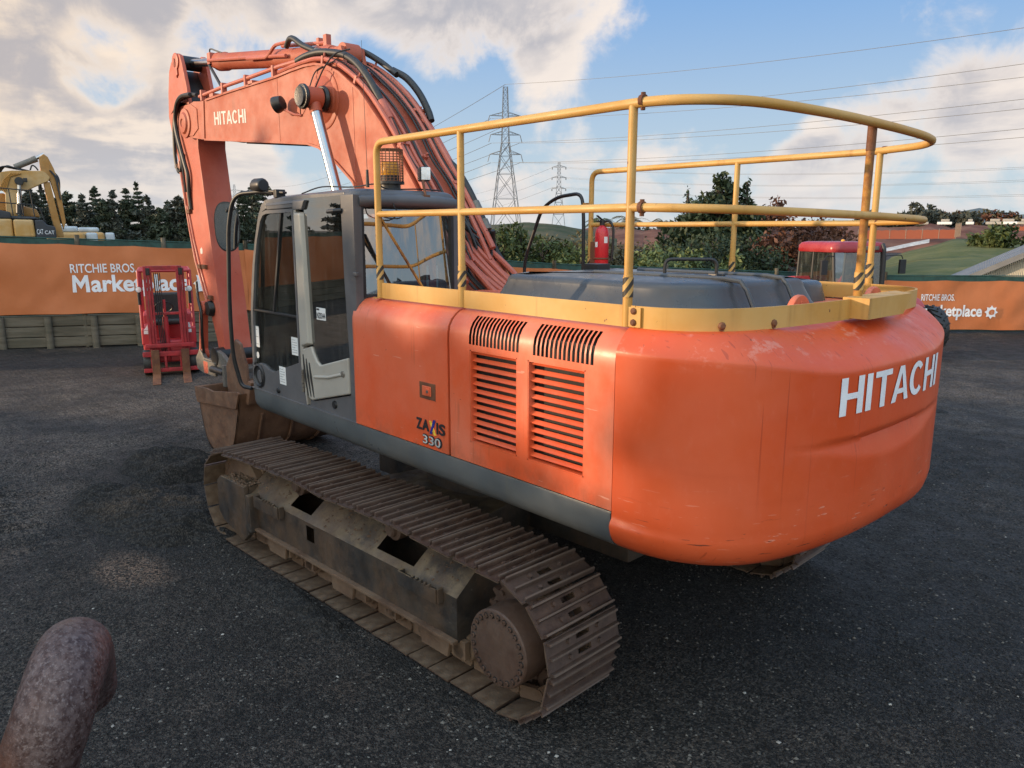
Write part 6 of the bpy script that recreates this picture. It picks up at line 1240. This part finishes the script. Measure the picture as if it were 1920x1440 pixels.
for k in range(6): m.tube(spline([(*[yq(690 + k * 9, 330)][0][:1], -.3 + k * .06, yq(0, 330)[1]), (yq(750 + k * 10, 420)[0], -.3 + k * .06, yq(0, 420)[1]), (yq(770 + k * 6, 560)[0], -.3 + k * .06, yq(0, 560)[1]), (yq(790 - k * 4, 700)[0], -.3 + k * .06, yq(0, 720 - k * 20)[1])], 5), .03, 5)
for k in range(7): m.tube(spline([(yq(-60 + k * 8, 480)[0], -.3 + k * .09, yq(0, 520)[1]), (yq(60 + k * 14, 330 + k * 6)[0], -.3 + k * .09, yq(0, 330 - k * 6)[1]), (yq(200 + k * 10, 290)[0], -.3 + k * .09, yq(0, 300 + 8 * (k % 3))[1]), (yq(330 + k * 20, 330)[0], -.3 + k * .09, yq(0, 338)[1])], 5), .028, 5)
for k in range(4): m.tube(spline([(yq(560, 500)[0], -.28 + k * .1, yq(0, 500)[1]), (yq(530 + k * 12, 560)[0], -.28 + k * .1, yq(0, 580)[1]), (yq(590, 650 - k * 12)[0], -.28 + k * .1, yq(0, 650 - k * 14)[1])], 5), .02, 5)
m.tube(spline([(yq(450, 330)[0], -.2, yq(0, 335)[1]), (yq(480, 275)[0], -.2, yq(0, 272)[1]), (yq(520, 290)[0], -.2, yq(0, 290)[1]), (yq(550, 335)[0], -.2, yq(0, 335)[1])], 5), .03, 6); m.build('hose', M['rubber'], YE)
m = MB()
for k in range(5): m.tube([(yq(30 + k * 22, 640)[0], -.33, yq(0, 620)[1]), (yq(120 + k * 18, 440)[0], -.33, yq(0, 470 - k * 10)[1]), (yq(210 + k * 30, 380)[0], -.33, yq(0, 385)[1])], .03, 5)
m.build('boom_pipe', YD, YE)
m = MB()
for b in (575, 760): m.tube([(yq(-260, b)[0], -1.25, yq(0, b)[1]), (yq(405, b + 45)[0], -1.25, yq(0, b + 45)[1])], .022, 6)
for u in (-120, 150, 275, 405): m.tube([(yq(u, 590)[0], -1.25, yq(0, 590 + u * .06)[1]), (yq(u + 20, 950)[0], -1.25, yq(0, 960)[1])], .022, 6)
m.tube(fillet([(yq(425, 800)[0], -1.2, yq(0, 800)[1]), (yq(500, 850)[0], -1.2, yq(0, 850)[1]), (yq(580, 1160)[0], -1.2, yq(0, 1160)[1])], .2), .022, 6); m.build('handrail', M['black'], YE)
m = MB(); yp([(-200, 660), (100, 640), (230, 880), (-200, 880)], .2, 1.1, m); yp([(290, 800), (480, 850), (520, 960), (290, 950)], .3, .9, m); m.build('rear_bodywork', YD, YE, bevel=.06)
m = MB(); 
for v in (-1.4, 1.4): m.prism([(-1.9, .1), (-1.9, .8), (1.9, .8), (1.9, .1)], v - .3, v + .3)
m.box(-1.2, 1.2, -1.1, 1.1, .6, yq(0, 1235)[1] + .05); m.build('undercarriage', M['track'], YE, bevel=.1, seg=3)
for i, (az, d, lb) in enumerate([(-12.9, 44, 'yellow machine roof with pale hood just right of the folded yellow arm'), (-14.15, 47, 'smaller yellow machine roof with white cab pillars furthest along the fence')]):
    D = thing('parked_digger', lb, 'excavator', pol(az, d, .7), R(az - 90)); s_ = 1 - .12 * i; zt = zel(-.15, d) - .7
    m = MB(); m.box(-1.0 * s_, .62 * s_, -1.1, 1.1, .9, zt); m.build('body', YP, D, bevel=.15, seg=3); m = MB(); m.box(-.75 * s_, .35 * s_, -.9, .9, zt, zt + .28 * s_); m.build('hood', plain('pale_hood', (.42, .46, .48), .3, 0, .15, 2), D, bevel=.1, seg=3)
    m = MB(); m.box(.64 * s_, 1.15 * s_, -1.0, .4, 1.0, zt - .02); m.build('cab', plain('pale_cab', (.45, .50, .52), .25, 0, .15, 2), D, bevel=.1); m = MB(); m.box(-1.1, 1.1, -1.3, 1.3, .0, .8); m.build('undercarriage', M['track'], D, bevel=.1); m = MB(); m.box(-1.06 * s_, -.76 * s_, -.8, .8, zt, zt + .18); m.build('counterweight_cover', M['black'], D, bevel=.04)
# ---- red tractor
TRACT = paint('tractor_red', (.30, .018, .022), (.36, .05, .05), .3, .15, 0, .15); TX = thing('tractor', 'red farm tractor with roof lamps and black wing mirrors by the right fence', 'tractor', pol(-65.2, 22.0), R(154)); TX.scale = (.90, .99, 1.0)
m = MB(); rr = rrect(-.85, .85, -.82, .82, .2, 5); rows = [[(x * e, y * e, z) for x, y in rr + rr[:1]] for z, e in ((2.42, .98), (2.46, 1.0), (2.58, .99), (2.65, .93), (2.68, .80))]; m.grid(rows); m.add(rows[-1][:-1], [tuple(range(len(rr)))]); m.add(rows[0][:-1], [tuple(range(len(rr)))]); m.build('cab_roof', TRACT, TX, ang=60, weld=True)
m = MB()
for y in (-.74, .74):
    m.tube([(.85, y * .95, 1.25), (.72, y, 2.45)], .04, 8); m.tube([(-.15, y, 1.1), (-.1, y, 2.45)], .035, 8); m.tube([(-.80, y, 1.25), (-.74, y, 2.45)], .045, 8)
m.box(-.8, .85, -.76, .76, 1.08, 1.22); m.tube([(.85, -.7, 1.25), (.85, .7, 1.25)], .03, 6); m.build('cab_frame', M['black'], TX)
tg = glass('tractor_glass', (.50, .60, .58), 1.0, .06, .12)
m = MB(); m.prism([(.83, 1.22), (.70, 2.44), (-.72, 2.44), (-.78, 1.22)], -.745, -.742); m.build('side_window', tg, TX, smooth=False); m = MB(); m.prism([(.83, 1.22), (.70, 2.44), (-.72, 2.44), (-.78, 1.22)], .742, .745); m.build('side_window', tg, TX, smooth=False)
m = MB(); m.add([(.85, -.72, 1.25), (.85, .72, 1.25), (.72, .72, 2.44), (.72, -.72, 2.44)], [(0, 1, 2, 3)]); m.build('windscreen', tg, TX, smooth=False)
m = MB(); m.box(-.5, -.05, -.28, .28, 1.05, 1.2); m.box(-.6, -.48, -.28, .28, 1.15, 1.85); m.build('seat', M['black'], TX, bevel=.05); m = MB(); m.tube([(.42 + .10 * math.cos(R(a)), .20 * math.sin(R(a)), 1.58 + .16 * math.cos(R(a))) for a in range(0, 360, 20)], .014, 6, closed=True); m.tube([(.42, 0, 1.58), (.7, 0, 1.2)], .03, 6); m.build('steering_wheel', M['black'], TX)
m = MB(); hp = [(.88, 1.62), (1.4, 1.60), (2.2, 1.52), (2.75, 1.40), (2.95, 1.25), (3.0, .85), (.88, .85)]; m.prism(hp, -.36, .36); m.prism([(.2, .9), (.88, .9), (.88, 1.25), (.2, 1.1)], -.7, .7); m.build('bonnet', TRACT, TX, bevel=.10, seg=3)
m = MB(); m.box(2.96, 3.02, -.28, .28, .86, 1.22); m.build('grille', M['black'], TX, bevel=.02)
for y in (-.22, .22): MB().box(3.0, 3.03, y - .08, y + .08, 1.12, 1.19).build('headlight', M['lens'], TX, bevel=.01)
m = MB(); m.cyl((1.02, .58, 1.2), (1.0, .58, 2.35), .065); m.tube(fillet([(1.0, .58, 2.3), (1.0, .58, 2.5), (.92, .58, 2.62)], .1), .05, 10); m.build('exhaust', M['black'], TX)
for k in range(6): MB().box(3.05 + .0 * k, 3.35, -.30 + k * .10, -.215 + k * .10, .45, .88).build('front_weight', TRACT, TX, bevel=.03)
def tyre(x, y, r, w, nm):
    m = MB(); m.lathe([(r * .58, -w * .42), (r * .8, -w * .52), (r * .95, -w * .48), (r * .97, 0), (r * .95, w * .48), (r * .8, w * .52), (r * .58, w * .42)], (x, y, r), (0, 1, 0), 32); n = 20
    for k in range(n):
        for sg in (-1, 1):
            a = R(360 * (k + (.5 if sg > 0 else 0)) / n); a2 = a + .22; p = lambda an, rr_: (x + rr_ * math.cos(an), r + rr_ * math.sin(an)); q0, q1 = p(a, r * .97), p(a2, r * .95)
            m.bar((q0[0], y + .02 * sg, q0[1]), (q1[0], y + sg * w * .48, q1[1]), r * .06, r * .09, (q0[0] - x, 0, q0[1] - r))
    t_ = m.build('wheel', M['rubber'], TX, ang=30); m = MB(); m.lathe([(r * .6, -w * .4), (r * .5, -w * .2), (r * .2, -w * .1), (r * .2, w * .1), (r * .5, w * .2), (r * .6, w * .4)], (x, y, r), (0, 1, 0), 24); m.build('rim', TRACT, t_)
tyre(2.35, .95, .60, .38, 0); tyre(2.35, -.95, .60, .38, 0); tyre(-.45, 1.0, .88, .48, 0); tyre(-.45, -1.0, .88, .48, 0)
m = MB(); m.prism([(-1.3, 1.3), (-.9, 1.75), (-.2, 1.8), (.15, 1.4), (.05, 1.35), (-.25, 1.7), (-.85, 1.65), (-1.2, 1.25)], .76, 1.22); m.prism([(-1.3, 1.3), (-.9, 1.75), (-.2, 1.8), (.15, 1.4), (.05, 1.35), (-.25, 1.7), (-.85, 1.65), (-1.2, 1.25)], -1.22, -.76); m.build('mudguard', TRACT, TX, bevel=.02)
for y, x in ((1.35, .8), (-1.05, .8)):
    s_ = 1 if y > 0 else -1; m = MB(); m.obox((x, y, 2.05), .07, .19, .36); m.tube(fillet([(.76, .74 * s_, 2.32), (x, y - .05 * s_, 2.34), (x, y, 2.24)], .06), .014, 6); m.build('wing_mirror', M['black'], TX, bevel=.02)
for y in (.18, .42): MB().box(.83, .90, y - .085, y + .085, 2.47, 2.57).build('roof_lamp', M['steel'], TX, bevel=.015)
MB().lathe([(.05, 0), (.05, .04), (.02, .06)], (-.2, .2, 2.67), (0, 0, 1), 12).build('beacon', M['amber'], TX)
m = MB(); m.box(-.9, 2.6, -.3, .3, .5, .95); m.build('chassis', M['black'], TX, bevel=.05)
# ---- pylons and power lines
galv = plain('galvanised_steel', (.20, .21, .22), .6, .3, .2, .3)
def pylon(az, d, el, arms, base, waist, label, thick=.11, hang=False, yaw=0.):
    z0 = zel(.1, d) - 1.0; H = zel(el, d) - z0; T = thing('power_pylon', label, 'pylon', pol(az, d, z0), R(az + yaw)); m = MB()
    def w(z): f = z / H; return base + (waist - base) * min(1, f / .62) if f < .62 else waist + (waist * .55 - waist) * (f - .62) / .38
    lv = [0]; 
    while lv[-1] < H * .97: lv.append(min(H, lv[-1] + max(w(lv[-1]) * 1.15, H * .028)))
    for i in range(len(lv) - 1):
        z, z2 = lv[i], lv[i + 1]; a, b = w(z) / 2, w(z2) / 2; k = thick * (1 if z < H * .6 else .7); A = [(-a, -a), (a, -a), (a, a), (-a, a)]; B = [(-b, -b), (b, -b), (b, b), (-b, b)]
        for j in range(4):
            p, q = A[j], A[(j + 1) % 4]; p2, q2 = B[j], B[(j + 1) % 4]; m.tube([(*p, z), (*p2, z2)], k * .8, 4, cap=False); m.tube([(*p, z), (*q2, z2)], k * .45, 3, cap=False); m.tube([(*q, z), (*p2, z2)], k * .45, 3, cap=False); m.tube([(*p2, z2), (*q2, z2)], k * .4, 3, cap=False)
    m.build('tower', galv, T, smooth=False)
    for za, wa in arms:
        z = za * H; m = MB(); c = w(z) / 2
        for s in (-1, 1):
            tip = (0, s * wa, z)
            for q in (-c, c): m.tube([(q, s * c, z), tip], thick * .5, 4, cap=False); m.tube([(q, s * c, z + H * .022), tip], thick * .5, 4, cap=False)
            for f in (.3, .6): m.tube([(-c * (1 - f), s * (c + (wa - c) * f), z), (c * (1 - f), s * (c + (wa - c) * f), z + H * .022 * (1 - f))], thick * .35, 3, cap=False)
        m.build('cross_arm', galv, T, smooth=False); m = MB()
        for s in (-1, 1): m.tube([(0, s * wa, z), (0, s * (wa - (.0 if hang else -.5)), z - H * (.035 if hang else .05))], thick * (1.2 if hang else .7), 5)
        build_each(m, 'insulator', galv, T, smooth=False)
    return T, z0, H
A1 = [(.535, 3.95), (.665, 3.7), (.79, 3.95)]
pylon(-41.86, 200, 10.05, A1, 7.4, 1.8, 'tall lattice power pylon with three cross arms behind the raised boom', .15, yaw=8)
pylon(-45.72, 400, 4.79, [(.62, 3.5), (.78, 3.5), (.93, 3.4)], 7.2, 2.2, 'smaller distant lattice pylon right of the tall one', .22, True)
pylon(-23.0, 620, 3.05, [(.60, 8), (.73, 8), (.86, 8)], 9, 2.2, 'faint far pylon seen between the arm and the cab', .22)
wire_m = plain('conductor_wire', (.10, .105, .11), .6, .3, .1, .2)
def wire(p0, p1, sag, r, label, group, ext=1.7):
    a, b = V(p0), V(p1); L = []
    for k in range(49): t = ext * k / 48; L.append(a.lerp(b, t) + V((0, 0, -4 * sag * t / ext * (1 - t / ext))))
    tag(MB().tube(L, [r] * 49, 4, cap=False).build('power_line', wire_m, None), label, 'power line', group)
g1 = 'conductors from the tall pylon towards the right'
for eT, eR, off in ((10.0, 12.84, 0), (7.75, 10.89, -1.05), (7.75, 10.16, 1.05), (6.1, 8.93, -1.0), (6.1, 8.39, 1.0), (4.75, 7.25, -1.05), (4.75, 6.76, 1.05)):
    wire(pol(-41.86 - off * .95, 200, zel(eT, 200)), pol(-74.5, 140, zel(eR, 140)), 3.2, .045, 'thin conductor strung from the tall pylon across the sky to the right', g1)
for eT, e2, off in ((10.0, 3.0, 0), (7.75, 2.65, -1.05), (7.75, 2.6, 1.05), (6.1, 2.2, -1.0), (6.1, 2.15, 1.0), (4.75, 1.75, -1.05), (4.75, 1.7, 1.05)):
    wire(pol(-41.86 - off, 200, zel(eT, 200)), pol(-24.6, 620, zel(e2, 620)), 9., .06, 'thin conductor strung from the tall pylon down to the far left', 'conductors from the tall pylon towards the left', 1.0)
for eT, eR in ((4.45, 4.75), (3.75, 4.0), (3.05, 3.15)):
    for off in (-.48, .48): wire(pol(-45.72 - off, 400, zel(eT, 400)), pol(-75, 300, zel(eR + off * .1, 300)), 6., .05, 'faint conductor from the smaller pylon across the sky to the right', 'conductors from the smaller pylon', 1.5)
for eT, e2 in ((4.45, 2.7), (3.75, 2.1), (3.05, 1.5)): wire(pol(-45.3, 400, zel(eT, 400)), pol(-36, 800, zel(e2, 800)), 9., .06, 'faint conductor from the smaller pylon down to the left', 'conductors running left from the smaller pylon', 1.2)
# ---- buildings beyond the right fence, container, earthworks clutter
roofm = NT('corrugated_roof'); rc = roofm.mix(roofm.ss(roofm.noise(1.2, 5), .35, .65), (.10, .105, .11), (.17, .17, .17)); roofm.bump(roofm.wave(5.5, 'X', 0), .6, .04); roofm.fin(rc, .5)
cladm = NT('cream_cladding'); cl = cladm.mix(cladm.ss(cladm.noise(.8, 4), .35, .65), (.44, .39, .30), (.52, .47, .37)); cladm.bump(cladm.wave(5.5, 'X', 0), .7, .04); cladm.fin(cl, .6)
def gable(loc, az, w, dp, hw, hr, label, roofcol, name='shed', ov=.25):
    T = thing(name, label, 'shed', loc, R(az)); m = MB(); m.prism([(-w / 2, 0), (w / 2, 0), (w / 2, hw), (0, hr), (-w / 2, hw)], 0, dp); m.build('wall', cladm.m, T, smooth=False)
    m = MB(); k = (hr - hw) / (w / 2)
    for s in (-1, 1): m.prism([(0, hr + .02), (s * (w / 2 + ov), hw - ov * k + .02), (s * (w / 2 + ov), hw - ov * k + .14), (0, hr + .16)], -ov, dp + ov)
    m.build('roof', roofcol, T, smooth=False); m = MB()
    for s in (-1, 1): m.prism([(0, hr - .04), (s * (w / 2 + ov), hw - ov * k - .04), (s * (w / 2 + ov), hw - ov * k + .16), (0, hr + .18)], -ov - .04, -ov - .003)
    m.build('barge_board', plain('trim_grey', (.16, .155, .15), .6, 0, .1, 3), T, smooth=False); return T
gable(pol(-60.55, 40), -60.55 - 90 - 30, 3.6, 7.0, .9, zel(-1.68, 40), 'small cream shed with grey corrugated roof left of the red tractor', roofm.m)
gable(pol(-79.4, 34), -79.4 - 90 + 6, 9.6, 8, .69, 3.19, 'large cream corrugated gable building cut off by the right edge', roofm.m, 'gable_building', .35)
CT = thing('shipping_container', 'blue shipping container half hidden beside the orange boom pipes', 'container', pol(-40.6, 33), R(-40.6 - 90)); m = MB(); zc_ = zel(-.55, 33)
for k in range(24): x0 = -3.4 + k * .2; m.prism([(x0, 0), (x0 + .06, .035), (x0 + .12, .035), (x0 + .18, 0), (x0 + .2, 0), (x0 + .2, .12), (x0, .12)], .1, zc_, 'xy')
m.box(-3.45, 1.45, .06, 2.4, .1, zc_ - .02); m.build('shell', plain('container_blue', (.03, .065, .13), .6, 0, .35, 2), CT, smooth=False); m = MB(); m.box(-3.5, 1.5, -.05, .06, zc_ - .02, zc_ + .10); m.box(1.4, 1.52, -.05, .06, .05, zc_); m.box(-3.5, 1.5, -.05, .06, .0, .14); m.build('frame_rail', plain('container_frame', (.10, .11, .115), .6, 0, .3, 2), CT)
hv = NT('safety_mesh'); hv.fin(hv.mix(hv.mth('GREATER_THAN', hv.wave(4., 'Z'), .5), (.30, .070, .028), (.22, .060, .030)), .7)
def meshfence(a0, a1, d, e0, e1, h, label):
    T = thing('safety_fence', label, 'safety fence', pol(a0, d, 0)); o = pol(a0, d, 0); G = []
    for k in range(25): az = a0 + (a1 - a0) * k / 24; e = e0 + (e1 - e0) * k / 24; p = pol(az, d, zel(e, d)) - o; G.append([p, p + V((0, 0, h + .08 * (k % 2)))])
    MB().grid(G).build('mesh', hv.m, T, smooth=False); m = MB()
    for k in range(0, 25, 4): m.tube([G[k][0], G[k][0] + V((0, 0, h + .2))], .04, 5)
    m.build('post', plain('fence_stake', (.25, .2, .15), .8), T)
meshfence(-66.2, -71.9, 122, -.55, -.48, 1.15, 'orange mesh safety fence along the red earth slope'); meshfence(-71.85, -72.15, 120, -.4, -.35, 1.6, 'short end panel of orange mesh fence on the slope edge')
meshfence(-74.6, -76.5, 126, .02, .02, .5, 'distant orange mesh strip above the grassy slope at right edge')
ls = thing('white_sheet', 'long white sheet lying on the slope just right of the tractor cab', 'sheet', pol(-69.0, 62, zel(-.95, 62))); m = MB(); P = [(-67.6, -1.30), (-68.4, -1.12), (-69.4, -.86), (-70.45, -.62)]; m.grid([[pol(a, d, zel(e + q, d)) - pol(-69.0, 62, zel(-.95, 62)) for d, q in ((61.0, -.13), (61.6, .0), (62.4, .10))] for a, e in P]); m.build('cloth', plain('weathered_sheet', (.36, .36, .35), .7, 0, .3, 3), ls)
for i, (az, w_) in enumerate([(-70.0, 1.6), (-71.2, 2.2), (-73.9, 2.4), (-74.6, 2.8), (-75.5, 2.0), (-72.6, 1.2)]):
    T = thing('site_vehicle', ['pale parked site vehicle first along the hilltop earthworks', 'pale site vehicle second along the hilltop earthworks', 'cream site vehicle beyond the grassy slope', 'long cream site vehicle near the right edge of the hilltop', 'yellowish site vehicle furthest right on the hilltop', 'low white site vehicle midway along the hilltop'][i], 'vehicle', pol(az, 152, zel(.30, 152)), R(az - 90)); m = MB(); m.box(-w_ / 2, w_ / 2, -.8, .8, .25, .7); m.build('body', M['label'] if i % 2 else M['beige'], T, bevel=.08); m = MB(); m.box(-w_ / 4, w_ / 3, -.7, .7, .7, 1.15); m.build('cab', M['beige'], T, bevel=.08)
for i, az in enumerate((-73.45, -73.85)):
    T = thing('traffic_marker', ['left orange marker standing at the top of the grassy slope', 'right orange marker standing at the top of the grassy slope'][i], 'marker', pol(az, 100, zel(-.55, 100))); m = MB(); m.lathe([(.35, 0), (.30, .05), (.08, .75)], (0, 0, 0), (0, 0, 1), 10); m.build('cone', M['orange'], T); m = MB(); m.box(-.4, .4, -.4, .4, -.04, .0); m.build('base', M['black'], T)
broad('slope_bush', pol(-74.6, 78, zel(-1.0, 78)), 1.5, 2.2, 600, 'dark green bush patch on the grassy slope at right', 'bush', 'bush', 900, .25, 3); broad('slope_bush', pol(-73.2, 80, zel(-.95, 80)), 1.0, 1.6, 601, 'lower dark bush beside the patch on the grassy slope', 'bush', 'bush', 600, .25, 3)
# ---- rusty pipe hoop in front of the viewer
pm = NT('rusty_pipe'); pc = pm.mix(pm.ss(pm.noise(130, 5, .65), .36, .62), (.042, .018, .015), (.115, .075, .068)); pc = pm.mix(pm.ss(pm.noise(300, 3, .6), .52, .68, 0, .6), pc, (.21, .16, .15)); pc = pm.mix(pm.ss(pm.noise(9, 4), .5, .7, 0, .7), pc, (.12, .045, .022)); pm.bump(pm.noise(320, 5, .7), .5, .002); pm.fin(pc, pm.ss(pm.noise(40, 3), .3, .7, .36, .6), .3, .5)
PH = thing('pipe_hoop', 'thick rusty curved steel pipe rising at the lower left corner', 'pipe', (CAM.x, CAM.y, 0))
m = MB(); m.tube(spline([(.80, .08, .0), (.805, .05, 1.2), (.808, -.045, 2.1), (.804, -.080, 2.33), (.800, -.102, 2.43), (.800, -.119, 2.475), (.818, -.136, 2.503), (.846, -.151, 2.512), (.886, -.163, 2.498), (.93, -.174, 2.46), (.96, -.180, 2.41)], 8), .0365, 28); m.build('pipe', pm.m, PH)
m = MB(); m.lathe([(.13, 0), (.13, .012), (.06, .014)], (.80, .08, 0), (0, 0, 1), 24); m.build('foot_plate', M['rust'], PH)
